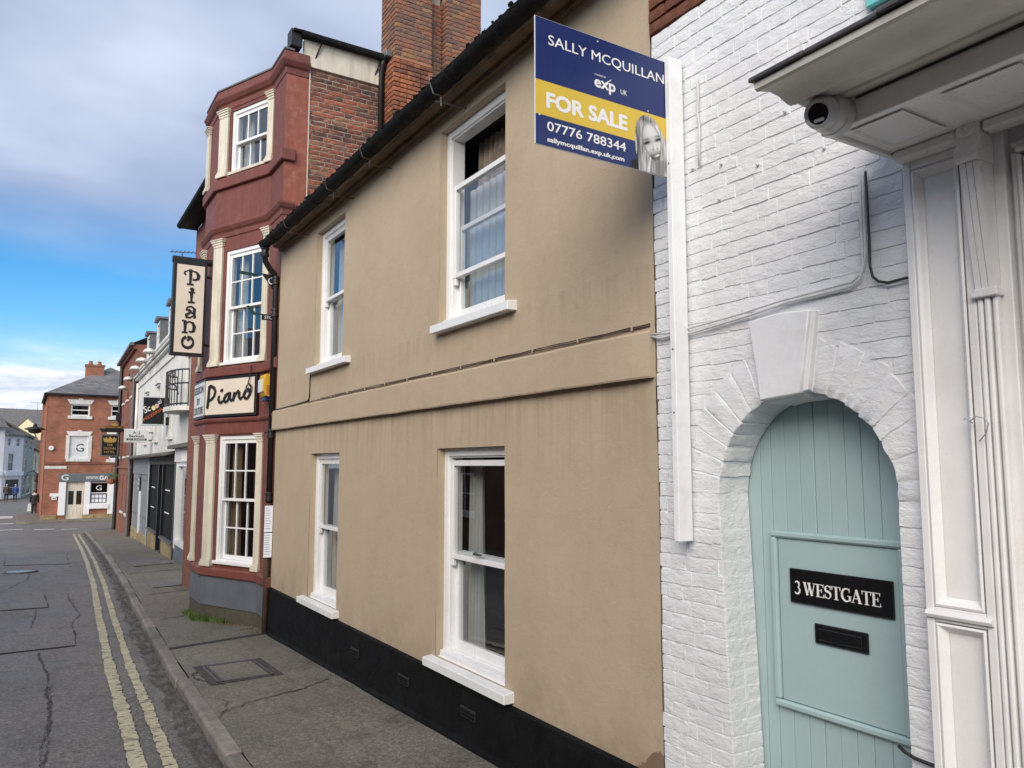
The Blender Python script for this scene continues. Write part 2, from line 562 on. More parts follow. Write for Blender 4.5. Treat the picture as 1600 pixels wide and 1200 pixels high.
def glass_mat(name, tint=(0.92, 0.95, 0.95), ior=1.5, boost=0.06):
    m = bpy.data.materials.new(name); m.use_nodes = True
    nt = m.node_tree; nt.nodes.clear(); k = NB(nt)
    o = k.n('ShaderNodeOutputMaterial')
    t = k.n('ShaderNodeBsdfTransparent'); t.inputs[0].default_value = (*tint, 1)
    gl = k.n('ShaderNodeBsdfGlossy'); gl.inputs['Roughness'].default_value = 0.015; gl.inputs[0].default_value = (0.95, 0.97, 1, 1)
    gm = k.n('ShaderNodeNewGeometry'); dt = k.n('ShaderNodeVectorMath', operation='DOT_PRODUCT')
    k.l(gm.outputs['Incoming'], dt.inputs[0]); k.l(gm.outputs['Normal'], dt.inputs[1])
    sch = k.math('ADD', k.math('MULTIPLY', k.math('POWER', k.math('SUBTRACT', 1.0, k.math('ABSOLUTE', dt.outputs['Value']), True), 5.0), 0.95), 0.045)
    bp = k.bump(k.noise(k.pos(), 2.2, 2, 0.5), 0.02, 0.02)
    k.l(bp, gl.inputs['Normal'])
    mx = k.n('ShaderNodeMixShader')
    k.l(k.math('ADD', sch, boost, True), mx.inputs[0]); k.l(t.outputs[0], mx.inputs[1]); k.l(gl.outputs[0], mx.inputs[2])
    k.l(mx.outputs[0], o.inputs[0])
    MATS[name] = m
    return m
glass_mat('glass', boost=0.14); glass_mat('dark_glass', (0.35, 0.38, 0.40), 1.55, 0.05)

def slate_mat():
    m, nt, b = nodes_of('slate_roof'); k = NB(nt)
    g = k.n('ShaderNodeNewGeometry'); sp = k.n('ShaderNodeSeparateXYZ'); k.l(g.outputs['Position'], sp.inputs[0])
    cb = k.n('ShaderNodeCombineXYZ'); k.l(k.math('ADD', sp.outputs[0], sp.outputs[1]), cb.inputs[0]); k.l(sp.outputs[2], cb.inputs[1])
    t = k.n('ShaderNodeTexBrick'); k.l(cb.outputs[0], t.inputs['Vector'])
    t.inputs['Scale'].default_value = 1; t.inputs['Brick Width'].default_value = 0.3; t.inputs['Row Height'].default_value = 0.13
    t.inputs['Mortar Size'].default_value = 0.008
    t.inputs['Color1'].default_value = (0.12, 0.12, 0.125, 1); t.inputs['Color2'].default_value = (0.20, 0.195, 0.19, 1); t.inputs['Mortar'].default_value = (0.05, 0.05, 0.05, 1)
    v = k.ramp(k.noise(k.pos(), 0.8, 6, 0.7), [(0.3, 0.75), (0.7, 1.35)])
    k.l(k.mix(1.0, t.outputs[0], v, 'MULTIPLY'), b.inputs['Base Color'])
    b.inputs['Roughness'].default_value = 0.7
    return m
MATS['slate'] = slate_mat()

M = {
 'black_plinth': mat('black_plinth', (0.007, 0.007, 0.008), 0.6, 0.3, 6, 0.5, 30, bdist=0.01, spec=0.10, dirt=(0.022, 0.022, 0.022), dirt_amt=0.4),
 'white_gloss': mat('white_gloss_paint', (0.78, 0.79, 0.80), 0.32, 0.04, 5, 0.06, 60),
 'porch_white': mat('porch_white_paint', (0.81, 0.81, 0.815), 0.30, 0.05, 3, 0.10, 40, dirt=(0.45, 0.44, 0.42), dirt_amt=0.25),
 'post_white': mat('post_white_paint', (0.82, 0.83, 0.85), 0.5, 0.04, 6, 0.1, 60, dirt=(0.45, 0.40, 0.34), dirt_amt=0.25, dirt_scale=9),
 'red_render': mat('dark_red_masonry_paint', (0.165, 0.050, 0.038), 0.62, 0.12, 2.2, 0.25, 50, streak=0.15, dirt=(0.26, 0.12, 0.10), dirt_amt=0.35, dirt_scale=7, bdist=0.006),
 'red_orange': mat('orange_red_masonry_paint', (0.285, 0.085, 0.055), 0.7, 0.14, 3, 0.3, 50, streak=0.18, dirt=(0.42, 0.22, 0.16), dirt_amt=0.6, dirt_scale=9, bdist=0.006),  # return wall only: paler and more orange than the red of the bay
 'cream': mat('cream_paint', (0.68, 0.63, 0.52), 0.5, 0.07, 4, 0.15, 50, streak=0.22, dirt=(0.40, 0.36, 0.27), dirt_amt=0.35),
 'grey_base': mat('blue_grey_board', (0.105, 0.120, 0.145), 0.55, 0.14, 3, 0.15, 50, dirt=(0.17, 0.17, 0.16), dirt_amt=0.4),
 'black_iron': mat('black_iron', (0.012, 0.012, 0.013), 0.45, 0.3, 8, 0.2, 60),
 'gutter': mat('mossy_black_gutter', (0.006, 0.006, 0.006), 0.75, 0.5, 14, 0.6, 40, bdist=0.012, spec=0.2, dirt=(0.03, 0.027, 0.02), dirt_amt=0.4, dirt_scale=14),
 'soffit_brown': mat('weathered_eaves', (0.16, 0.105, 0.06), 0.8, 0.3, 6, 0.5, 40, bdist=0.01),
 'mortar': mat('mortar', (0.34, 0.30, 0.25), 0.9, 0.2, 8, 0.4, 60),
 'mortar_dark': mat('dark_mortar', (0.10, 0.085, 0.075), 0.9, 0.2, 8, 0.4, 60),
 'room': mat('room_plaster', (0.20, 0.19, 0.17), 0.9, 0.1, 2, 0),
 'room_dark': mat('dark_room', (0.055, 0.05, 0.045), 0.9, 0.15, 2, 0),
 'curtain': mat('pale_curtain_cloth', (0.36, 0.37, 0.36), 0.9, 0.08, 6, 0.1, 80),
 'curtain_brown': mat('brown_patterned_curtain', (0.26, 0.20, 0.15), 0.9, 0.4, 14, 0.1, 80),
 'curtain_ochre': mat('ochre_curtain', (0.17, 0.115, 0.06), 0.9, 0.2, 8, 0.1, 80),
 'net': mat('net_curtain', (0.40, 0.42, 0.44), 0.9, 0.08, 9, 0.1, 80),
 'teal': mat('duck_egg_door_paint', (0.375, 0.505, 0.515), 0.45, 0.07, 2.5, 0.18, 55, dirt=(0.20, 0.32, 0.32), dirt_amt=0.25),
 'teal_bright': mat('turquoise_paint', (0.16, 0.52, 0.52), 0.45, 0.05, 4, 0.08, 40),
 'plaque': mat('black_gloss_plate', (0.008, 0.008, 0.009), 0.22, 0.2, 4, 0.02, 40),
 'lettering': mat('white_lettering', (0.80, 0.80, 0.80), 0.5, 0.02, 4, 0),
 'black_letter': mat('black_lettering', (0.012, 0.012, 0.012), 0.45, 0.2, 6, 0),
 'navy': mat('navy_board', (0.010, 0.026, 0.125), 0.35, 0.06, 4, 0.02, 30),
 'board_yellow': mat('yellow_board', (0.66, 0.47, 0.06), 0.4, 0.05, 4, 0.02, 30),
 'board_edge': mat('board_edge', (0.6, 0.62, 0.65), 0.6, 0.05, 8, 0),
 'cable_black': mat('black_cable', (0.02, 0.019, 0.02), 0.5, 0.2, 9, 0),
 'cable_white': mat('painted_cable', (0.60, 0.61, 0.62), 0.5, 0.15, 20, 0),
 'cable_brown': mat('brown_cable', (0.06, 0.035, 0.03), 0.5, 0.2, 20, 0),
 'canopy_under': mat('weathered_canopy_paint', (0.62, 0.60, 0.56), 0.6, 0.14, 5, 0.2, 40, dirt=(0.20, 0.17, 0.13), dirt_amt=0.55),
 'slate_edge': mat('slate_edge', (0.055, 0.055, 0.06), 0.7, 0.35, 12, 0.6, 40, bdist=0.01),
 'cam_metal': mat('silver_camera_shell', (0.50, 0.505, 0.51), 0.36, 0.03, 30, 0, metal=0.25),
 'cam_black': mat('camera_window', (0.006, 0.006, 0.008), 0.12, 0.1, 9, 0),
 'cam_lens': mat('camera_lamp', (0.6, 0.62, 0.64), 0.2, 0.05, 9, 0),
 'kerb': mat('granite_kerb', (0.205, 0.188, 0.165), 0.75, 0.25, 9, 0.4, 120, rand=0.38, dirt=(0.05, 0.05, 0.045), dirt_amt=0.5),
 'iron_cover': mat('cast_iron_cover', (0.10, 0.10, 0.10), 0.45, 0.25, 20, 0.5, 90, metal=0.3),
 'steel_cover': mat('polished_road_cover', (0.45, 0.47, 0.50), 0.28, 0.2, 12, 0.3, 60, metal=0.8),
 'joint_dark': mat('dark_joint', (0.055, 0.050, 0.044), 0.9, 0.3, 9, 0.4, 40),
 'rust': mat('rusty_pipe', (0.07, 0.042, 0.030), 0.75, 0.4, 12, 0.4, 60),
 'paper': mat('paper_notice', (0.72, 0.74, 0.82), 0.7, 0.05, 20, 0),
 'ink': mat('printed_lines', (0.22, 0.23, 0.30), 0.8, 0.1, 20, 0),
 'alarm_yellow': mat('yellow_alarm', (0.68, 0.40, 0.04), 0.4, 0.06, 6, 0),
 'alarm_white': mat('white_alarm', (0.66, 0.67, 0.68), 0.4, 0.05, 6, 0),
 'sign_cream': mat('cream_sign_face', (0.70, 0.62, 0.52), 0.45, 0.05, 3, 0.03, 30),
 'sign_dark_green': mat('dark_green_bar', (0.010, 0.05, 0.045), 0.4, 0.1, 6, 0),
 'lead': mat('lead_capping', (0.12, 0.125, 0.13), 0.55, 0.2, 8, 0.2, 40),
 'stucco': mat('white_stucco', (0.70, 0.69, 0.66), 0.7, 0.12, 1.2, 0.25, 50, streak=0.25, dirt=(0.38, 0.38, 0.36), dirt_amt=0.55, dirt_scale=1.5),
 'stall_stone': mat('ochre_stone', (0.30, 0.23, 0.12), 0.85, 0.3, 5, 0.5, 30, rand=0.2, bdist=0.02),
 'shop_grey': mat('grey_boarding', (0.20, 0.215, 0.225), 0.6, 0.12, 3, 0.1, 30),
 'shop_black': mat('black_shopfront', (0.010, 0.010, 0.011), 0.35, 0.2, 5, 0.05, 30),
 'shop_matt': mat('matt_black_board', (0.010, 0.010, 0.010), 0.7, 0.2, 5, 0.05, 30, spec=0.15),
 'wood_weather': mat('weathered_timber', (0.13, 0.12, 0.105), 0.85, 0.35, 6, 0.5, 40, bdist=0.01),
 'gold': mat('gold_leaf', (0.62, 0.42, 0.12), 0.35, 0.15, 20, 0, metal=0.6),
 'orange': mat('orange_lettering', (0.55, 0.13, 0.03), 0.5, 0.05, 6, 0),
 'lemon': mat('lemon_disc', (0.75, 0.72, 0.35), 0.5, 0.05, 6, 0),
 'pinkish': mat('pink_disc', (0.72, 0.45, 0.45), 0.5, 0.05, 6, 0),
 'sign_grey': mat('pale_sign_face', (0.62, 0.65, 0.66), 0.5, 0.04, 6, 0),
 'agent_grey': mat('slate_grey_fascia', (0.13, 0.145, 0.155), 0.5, 0.06, 4, 0),
 'terracotta': mat('terracotta_pot', (0.30, 0.13, 0.07), 0.8, 0.2, 9, 0.1, 40),
 'grass': mat('grass_blades', (0.10, 0.16, 0.035), 0.7, 0.4, 20, 0),
 'dead_leaf': mat('dead_leaves', (0.16, 0.11, 0.055), 0.8, 0.4, 30, 0),
 'wet_moss': mat('moss_ledge', (0.07, 0.065, 0.045), 0.85, 0.3, 12, 0.4, 50),
 'skin': mat('skin', (0.50, 0.32, 0.25), 0.6, 0.05, 9, 0),
 'far_white': mat('far_white_render', (0.84, 0.80, 0.80), 0.8, 0.08, 1, 0.1, 20),
 'far_green': mat('far_sage_render', (0.32, 0.345, 0.31), 0.8, 0.08, 1, 0.1, 20),
 'far_cream': mat('far_cream_render', (0.66, 0.60, 0.40), 0.8, 0.08, 1, 0.1, 20),
 'pantile': mat('clay_pantiles', (0.26, 0.12, 0.085), 0.85, 0.25, 3, 0.4, 12, bdist=0.03),
 'grey_tiles': mat('grey_far_tiles', (0.155, 0.15, 0.145), 0.85, 0.25, 2.5, 0.4, 12, bdist=0.03),
 'mossy_tiles': mat('mossy_far_tiles', (0.17, 0.14, 0.085), 0.85, 0.25, 2.5, 0.4, 12, bdist=0.03),
}
MB_FAR = brick_mat('far_orange_brick', (0.335, 0.125, 0.070), (0.27, 0.095, 0.055), (0.30, 0.19, 0.14), bump=0.3)
MB_FAR2 = brick_mat('far_dark_brick', (0.24, 0.085, 0.05), (0.19, 0.065, 0.04), (0.17, 0.10, 0.08), bump=0.3)
MB_OPP = brick_mat('opposite_brick', (0.20, 0.09, 0.06), (0.16, 0.07, 0.05), (0.2, 0.17, 0.14), bump=0.3)

def ramp_brick(name, stops, rough=0.85, soot=0.0):
    m, nt, b = nodes_of(name); k = NB(nt)
    p = k.pos()
    oi = k.n('ShaderNodeObjectInfo')
    c = k.ramp(oi.outputs['Random'], stops)
    v = k.ramp(k.noise(p, 18, 6, 0.7), [(0.3, 0.65), (0.7, 1.3)])
    c = k.mix(1.0, c, v, 'MULTIPLY')
    if soot:
        d = k.ramp(k.noise(p, 2.2, 6, 0.7), [(0.48, 0.0), (0.62, soot)])
        c = k.mix(d, c, (0.025, 0.022, 0.02))
    k.l(c, b.inputs['Base Color'])
    b.inputs['Roughness'].default_value = rough
    k.l(k.bump(k.noise(p, 70, 5, 0.65), 0.6, 0.008), b.inputs['Normal'])
    return m
MB_SIDE = ramp_brick('old_red_brick', [(0, (0.12, 0.06, 0.045)), (0.35, (0.22, 0.075, 0.045)), (0.75, (0.33, 0.10, 0.05)), (1, (0.26, 0.13, 0.08))], soot=0.7)
MB_CH_TOP = ramp_brick('brown_stock_brick', [(0, (0.15, 0.085, 0.068)), (0.4, (0.22, 0.115, 0.075)), (0.75, (0.28, 0.10, 0.058)), (1, (0.30, 0.17, 0.075))])
MB_CH_LOW = ramp_brick('orange_chimney_brick', [(0, (0.16, 0.075, 0.055)), (0.4, (0.30, 0.10, 0.05)), (1, (0.40, 0.15, 0.07))], soot=0.6)
MB_RED_TOP = ramp_brick('bare_red_brick', [(0, (0.12, 0.045, 0.025)), (1, (0.22, 0.075, 0.035))], soot=0.4)

# ---------------------------------------------------------------- lettering
def _font_mesh(s, shear=0.0):
    cu = bpy.data.curves.new('t', 'FONT')
    cu.body = s
    cu.size = 1.0
    cu.shear = shear
    cu.resolution_u = 3
    o = bpy.data.objects.new('t', cu)
    COL.objects.link(o)
    dg = bpy.context.evaluated_depsgraph_get()
    me = bpy.data.meshes.new_from_object(o.evaluated_get(dg))
    bpy.data.objects.remove(o)
    r = ([tuple(v.co) for v in me.vertices], [tuple(p.vertices) for p in me.polygons])
    bpy.data.meshes.remove(me)
    return r
CAP = max(v[1] for v in _font_mesh('H')[0])
def text(s, fr, m, parent, u, v, size, width=None, bold=0.0, depth=0.002, align='LEFT', name='lettering', shear=0.0, rot=0.0):
    """flat letters standing in the frame's plane at u,v (baseline); stretched to width if given; bold thickens the strokes"""
    V, F = _font_mesh(s, shear)
    x0, x1 = min(p[0] for p in V), max(p[0] for p in V)
    sy = size / CAP
    sx = sy if width is None else width / (x1 - x0)
    off = {'LEFT': 0, 'CENTER': -(x1 - x0) * sx / 2, 'RIGHT': -(x1 - x0) * sx}[align]
    ca, sa = math.cos(rot), math.sin(rot)
    g = G(fr)
    copies = [(0, 0)] if not bold else [(bold * math.cos(k * math.pi / 3), bold * math.sin(k * math.pi / 3)) for k in range(6)] + [(0, 0)]
    for k, (dx, dy) in enumerate(copies):
        vs = []
        for p in V:
            a = off + (p[0] - x0 + dx) * sx; b = (p[1] + dy) * sy
            vs.append((u + a * ca - b * sa, v + a * sa + b * ca, depth + 0.00012 * k))
        g.add(vs, F)
    me = bpy.data.meshes.new(name)
    me.from_pydata(g.v, [], g.f)
    return link(name, me, m, parent)

def strokes(lst, fr, m, parent, u, v, s, depth=0.004, name='lettering', sx=None, rot=0.0):
    g = G(fr)
    sx = sx or s
    ca, sa = math.cos(rot), math.sin(rot)
    for i, (pts, wid) in enumerate(lst):
        q = []
        for a, b in pts:
            a, b = a * sx, b * s
            q.append((u + a * ca - b * sa, v + a * sa + b * ca))
        ww = [w * s for w in wid] if isinstance(wid, (list, tuple)) else wid * s
        g.ribbon(q, ww, 0.0, depth + 0.0002 * (i % 5))
    return ob(name, g, m, parent)
def arc(cx, cy, rx, ry, a0, a1, n=12):
    return [(cx + rx * math.cos(math.radians(a0 + (a1 - a0) * i / n)), cy + ry * math.sin(math.radians(a0 + (a1 - a0) * i / n))) for i in range(n + 1)]
TK, TN = 0.17, 0.05
def wd(n, a=TN, b=TK): return [a + (b - a) * math.sin(math.pi * i / n) for i in range(n + 1)]
SERIF = {
 'E': (0.66, [([(0.14, 0), (0.14, 1)], TK), ([(0.0, 0.025), (0.60, 0.025)], TN), ([(0.0, 0.975), (0.57, 0.975)], TN), ([(0.14, 0.51), (0.42, 0.51)], TN), ([(0.58, 0.0), (0.585, 0.26)], [0.09, 0.02]), ([(0.55, 1.0), (0.555, 0.76)], [0.09, 0.02]), ([(0.42, 0.66), (0.42, 0.36)], 0.045)]),
 'T': (0.68, [([(0.32, 0), (0.32, 1)], TK), ([(0.0, 0.975), (0.64, 0.975)], TN), ([(0.16, 0.02), (0.48, 0.02)], 0.04), ([(0.02, 1.0), (0.015, 0.72)], [0.09, 0.02]), ([(0.62, 1.0), (0.625, 0.72)], [0.09, 0.02])]),
 'A': (0.74, [([(0.06, 0.0), (0.35, 1.0)], 0.055), ([(0.34, 1.0), (0.60, 0.0)], TK), ([(0.15, 0.33), (0.50, 0.33)], TN), ([(-0.04, 0.02), (0.18, 0.02)], 0.04), ([(0.44, 0.02), (0.74, 0.02)], 0.04)]),
 'W': (1.02, [([(0.10, 1.0), (0.32, 0.0)], TK), ([(0.32, 0.0), (0.53, 1.0)], 0.055), ([(0.44, 1.0), (0.68, 0.0)], TK), ([(0.68, 0.0), (0.90, 1.0)], 0.055), ([(-0.02, 0.98), (0.24, 0.98)], 0.04), ([(0.34, 0.98), (0.60, 0.98)], 0.04), ([(0.78, 0.98), (1.0, 0.98)], 0.04)]),
 'S': (0.56, [(arc(0.25, 0.74, 0.19, 0.24, 35, 225, 10) + arc(0.25, 0.27, 0.21, 0.26, 60, -150, 12), [0.05, 0.06, 0.06, 0.06, 0.07, 0.09, 0.11, 0.13, 0.15, 0.16, 0.17] + [0.17, 0.16, 0.15, 0.13, 0.11, 0.09, 0.07, 0.06, 0.06, 0.06, 0.05, 0.05, 0.05]), ([(0.45, 1.0), (0.45, 0.70)], [0.05, 0.03]), ([(0.03, 0.0), (0.03, 0.32)], [0.05, 0.03])]),
 'G': (0.78, [(arc(0.40, 0.5, 0.33, 0.475, 55, 325, 20), wd(20, 0.05, 0.17)), ([(0.64, 0.06), (0.64, 0.43)], 0.15), ([(0.46, 0.43), (0.76, 0.43)], 0.04), ([(0.62, 1.0), (0.62, 0.68)], [0.05, 0.03])]),
 '3': (0.50, [(arc(0.21, 0.74, 0.17, 0.24, 150, -70, 12), wd(12, 0.05, 0.14)), (arc(0.20, 0.27, 0.22, 0.27, 75, -150, 14), wd(14, 0.05, 0.15))]),
 ' ': (0.22, []),
}
def serif(s, fr, m, parent, u, v, h, width, depth=0.002):
    L = sum(SERIF[c][0] for c in s)
    k = width / L
    x = 0.0
    lst = []
    for c in s:
        adv, st = SERIF[c]
        for pts, w in st:
            lst.append(([(x + p[0], p[1]) for p in pts], w))
        x += adv
    g = G(fr)
    for i, (pts, w) in enumerate(lst):
        ww = [q * h for q in w] if isinstance(w, list) else w * h
        g.ribbon([(u + a * k, v + b * h) for a, b in pts], ww, 0, depth + 0.0002 * (i % 6))
    return ob('lettering', g, m, parent)
# ================================================================ SETTING
def gz(y):                       # height of the footway along the street: it falls away from the camera
    return 0.217 - 0.0314 * min(max(y, -60), 49)
def lerp_tab(tab, y):
    if y <= tab[0][0]: return tab[0][1]
    for (a, b), (c, d) in zip(tab, tab[1:]):
        if y <= c: return b + (d - b) * (y - a) / (c - a)
    return tab[-1][1]
KT = [(-30, 1.20), (0, 1.29), (6, 1.37), (10.5, 1.53), (15, 1.75), (20, 2.02), (27, 2.32), (34.4, 2.57), (42, 2.79), (46, 2.92)]
def kx(y): return lerp_tab(KT, y)
def fx(y): return 3.08 + 0.03 * y            # building line beyond the bay-fronted house
# road: one sheet to the horizon, slightly cambered
g = G()
xs = [-400, -120, -40, -14, -6.5, -5, -3.5, -2, -0.8, 0, 0.5, 1.0, 1.4, 2, 3, 4, 8, 20, 60, 200, 500]
ys = [-300, -60, -20, -8, -3] + [i * 1.0 for i in range(0, 50, 2)] + [49, 52, 56, 60, 75, 100, 150, 250, 500, 900]
vid = {}
vs, fs = [], []
for j, y in enumerate(ys):
    for i, x in enumerate(xs):
        vid[i, j] = len(vs)
        cam_ = 0.03 * max(0, 1 - ((x + 1.8) / 3.2) ** 2) if y < 47 else 0
        vs.append((x, y, gz(y) - 0.105 + cam_ + 0.006 * noise.noise((x * 0.7, y * 0.5, 0))))
for j in range(len(ys) - 1):
    for i in range(len(xs) - 1):
        fs.append((vid[i, j], vid[i + 1, j], vid[i + 1, j + 1], vid[i, j + 1]))
g.add(vs, fs)
road = tag(ob('road', g, MATS['asphalt'], smooth=True), kind='structure')
def rz(x, y):
    c = 0.03 * max(0, 1 - ((x + 1.8) / 3.2) ** 2) if y < 47 else 0
    return gz(y) - 0.105 + c
def road_sheet(name, pts, m, lift=0.010, parent=road):
    """thin repair patch laid on the road (polygon fan on the falling surface)"""
    g = G()
    c = (sum(p[0] for p in pts) / len(pts), sum(p[1] for p in pts) / len(pts))
    g.add([(x, y, rz(x, y) + lift) for x, y in [c] + pts], [(0, i + 1, (i + 1) % len(pts) + 1) for i in range(len(pts))])
    return ob(name, g, m, parent)
def wob(pts, k=6, a=0.02):
    o = []
    for (x0, y0), (x1, y1) in zip(pts, pts[1:] + pts[:1]):
        for i in range(k):
            t = i / k
            o.append((x0 + (x1 - x0) * t + random.uniform(-a, a), y0 + (y1 - y0) * t + random.uniform(-a, a)))
    return o
for q, m in [([(-0.55, 12.1), (0.72, 12.25), (0.78, 13.7), (-0.6, 14.1)], 'asphalt_patch'), ([(-0.9, 16.6), (0.52, 16.6), (0.5, 18.9), (-0.9, 18.9)], 'asphalt_patch'), ([(-0.3, 27.0), (1.3, 26.5), (1.4, 31.0), (-0.3, 31.5)], 'asphalt_patch')]:
    road_sheet('repair_seam', wob([(x + (0.010 if x > 0 else -0.010), y + (0.022 if i > 1 else -0.022)) for i, (x, y) in enumerate(q)]), M['joint_dark'], 0.008)
    road_sheet('repair_patch', wob(q, 6, 0.012), MATS[m], 0.013)
def crack(pts, w=0.018):
    g = G(); L = []
    P2 = []
    for (x0, y0), (x1, y1) in zip(pts, pts[1:]):
        nn = int(abs(y1 - y0) / 0.07) + 2
        for i in range(nn):
            t = i / nn
            P2.append((x0 + (x1 - x0) * t + random.uniform(-.012, .012) + 0.05 * noise.noise((y0 + (y1 - y0) * t, x0 * 3, 1)), y0 + (y1 - y0) * t))
    vs, fs = [], []
    for i, (x, y) in enumerate(P2):
        ww = 0.35 * w * random.uniform(0.05, 1.5)
        vs += [(x - ww, y, rz(x, y) + 0.011), (x + ww, y, rz(x, y) + 0.011)]
        if i: fs.append((2 * i - 2, 2 * i - 1, 2 * i + 1, 2 * i))
    g.add(vs, fs)
    return ob('crack', g, M['joint_dark'], road)
crack([(0.15, 5.0), (0.30, 7.5), (0.36, 10.2), (0.30, 12.0)], 0.03)
crack([(0.22, 5.2), (0.26, 7.6), (0.41, 10.0)], 0.012)
crack([(0.24, 14.2), (0.34, 16.4)], 0.02)
crack([(-0.4, 19.0), (0.2, 22.0), (0.3, 25.0)], 0.02)
crack([(0.75, 13.7), (0.95, 15.6), (0.9, 18.9)], 0.02)
# painted lines
def line_strip(name, o0, o1, y0, y1, m, step=0.07):
    g = G(); vs, fs = [], []
    n = int((y1 - y0) / step)
    for i in range(n + 1):
        y = y0 + (y1 - y0) * i / n
        e0, e1 = random.uniform(-.010, .010) + .012 * noise.noise((y * 1.7, 1, o0)), random.uniform(-.010, .010) + .012 * noise.noise((y * 1.7, 9, o0))
        xa, xb = kx(y) - o1 + e0, kx(y) - o0 + e1
        vs += [(xa, y, rz(xa, y) + 0.016), (xb, y, rz(xb, y) + 0.016)]
        if i: fs.append((2 * i - 2, 2 * i - 1, 2 * i + 1, 2 * i))
    g.add(vs, fs)
    return ob(name, g, MATS[m], road)
line_strip('yellow_line', 0.285, 0.375, -6, 45.5, 'yellow_line')
line_strip('yellow_line', 0.485, 0.595, -6, 45.5, 'yellow_line')
for x0, x1, y0, y1 in [(-1.4, 0.2, 51.6, 52.1), (0.7, 1.7, 51.0, 51.5), (2.0, 2.8, 50.6, 51.0), (-4.2, -2.0, 52.0, 52.5), (-2.2, -0.3, 57.0, 57.7), (-1.5, -0.4, 63, 66), (-6, -4.8, 52.2, 52.7)]:
    road_sheet('white_marking', [(x0, y0), (x1, y0), (x1, y1), (x0, y1)], MATS['white_line'], 0.018)

# brown dirt gathered in the channel beside the kerb
g = G(); vs, fs = [], []
for i in range(420):
    y = -3 + 0.118 * i
    a = kx(y) - 0.02 - 0.13 - 0.07 * noise.noise((y * 1.3, 0, 3)) - random.uniform(0, .06); b_x = kx(y) + 0.01
    vs += [(a, y, rz(a, y) + 0.0135), (b_x, y, rz(b_x, y) + 0.0135)]
    if i: fs.append((2 * i - 2, 2 * i - 1, 2 * i + 1, 2 * i))
g.add(vs, fs)
md_, nt_d, b_d = nodes_of('channel_dirt'); k_ = NB(nt_d)
k_.l(k_.ramp(k_.noise(k_.pos(), 9, 8, 0.7), [(0.3, (0.045, 0.036, 0.028)), (0.7, (0.10, 0.082, 0.065))]), b_d.inputs['Base Color'])
b_d.inputs['Roughness'].default_value = 0.9
k_.l(k_.ramp(k_.noise(k_.pos((2.5, 0.8, 1)), 7, 9, 0.75), [(0.42, 0.0), (0.62, 0.8)]), b_d.inputs['Alpha'])
tag(ob('channel_dirt', g, md_, road), kind='stuff')
# footway on the near side, with separate kerb stones
KW = 0.13
g = G(); vs, fs = [], []
yl = [-20, -10, -5, -2] + [i * 0.75 for i in range(0, 62)] + [46.2]
xt = [0, 0.33, 0.66, 1.0]
for j, y in enumerate(yl):
    a = kx(y) + KW; b = max(3.4, fx(y) + 0.3)
    for t in xt:
        x = a + (b - a) * t
        vs.append((x, y, gz(y) + 0.012 * t + 0.007 * noise.noise((x * 1.1, y * 0.8, 5))))
for j in range(len(yl) - 1):
    for i in range(3):
        fs.append((j * 4 + i, j * 4 + i + 1, (j + 1) * 4 + i + 1, (j + 1) * 4 + i))
n0 = len(vs)
# rounded street corner of the footway
cc = []
for i in range(9):
    w = math.radians(180 - 90 * i / 8)
    cc.append((2.92 + KW + 2.2 + 2.2 * math.cos(w), 46.2 + 2.2 * math.sin(w)))
cc += [(14, 48.4), (14, 46.2)]
vs.append((6, 46.2, gz(46.2)))
for x, y in cc: vs.append((x, y, gz(y)))
for i in range(len(cc) - 1): fs.append((n0, n0 + i + 2, n0 + i + 1))
g.add(vs, fs)
pavement = tag(ob('pavement', g, MATS['pave'], smooth=True), kind='structure')
def pz_(x, y): return gz(y) + 0.012 * (x - kx(y) - KW) / max(0.5, (max(3.4, fx(y) + 0.3) - kx(y) - KW))
kerb_m = []
for i in range(4):
    g = G()
    L, h = 0.886, 0.24
    prof = [(0, -h), (0.0, -0.028), (0.012, -0.008), (0.032, 0.0), (KW, 0.002), (KW, -h)]
    prof = [(a + random.uniform(-.003, .003) * (0 < j < 4), b + random.uniform(-.003, .003) * (0 < j < 4)) for j, (a, b) in enumerate(prof)]
    g.prism(prof, -L / 2, L / 2, axis=1)
    kerb_m.append(mesh_of(g, 0.011, name='kerbstone'))
    kerb_m[-1].materials.append(M['kerb'])
y = -2.0
i = 0
while y < 46.0:
    ym = y + 0.4575
    o = link('kerbstone', kerb_m[random.randrange(4)], None, pavement)
    o.location = (kx(ym) + random.uniform(-.009, .009), ym, gz(ym) + random.uniform(-.008, .005))
    o.rotation_euler = (math.atan(-0.0314) + random.uniform(-.004, .004), random.uniform(-.02, .02), -math.atan((kx(ym + .4) - kx(ym - .4)) / 0.8) + random.uniform(-.006, .006))
    y += 0.915
g = G()
g.sweep([(2.92, 46.2)] + [(2.92 + 2.2 + 2.2 * math.cos(math.radians(180 - 90 * i / 8)), 46.2 + (2.2 + KW) * math.sin(math.radians(180 - 90 * i / 8))) for i in range(1, 9)] + [(14, 48.4 + KW)], [(0, -1.7), (0, gz(47.3)), (-KW, gz(47.3)), (-KW, -1.7)])
ob('corner_kerb', g, M['kerb'], pavement)
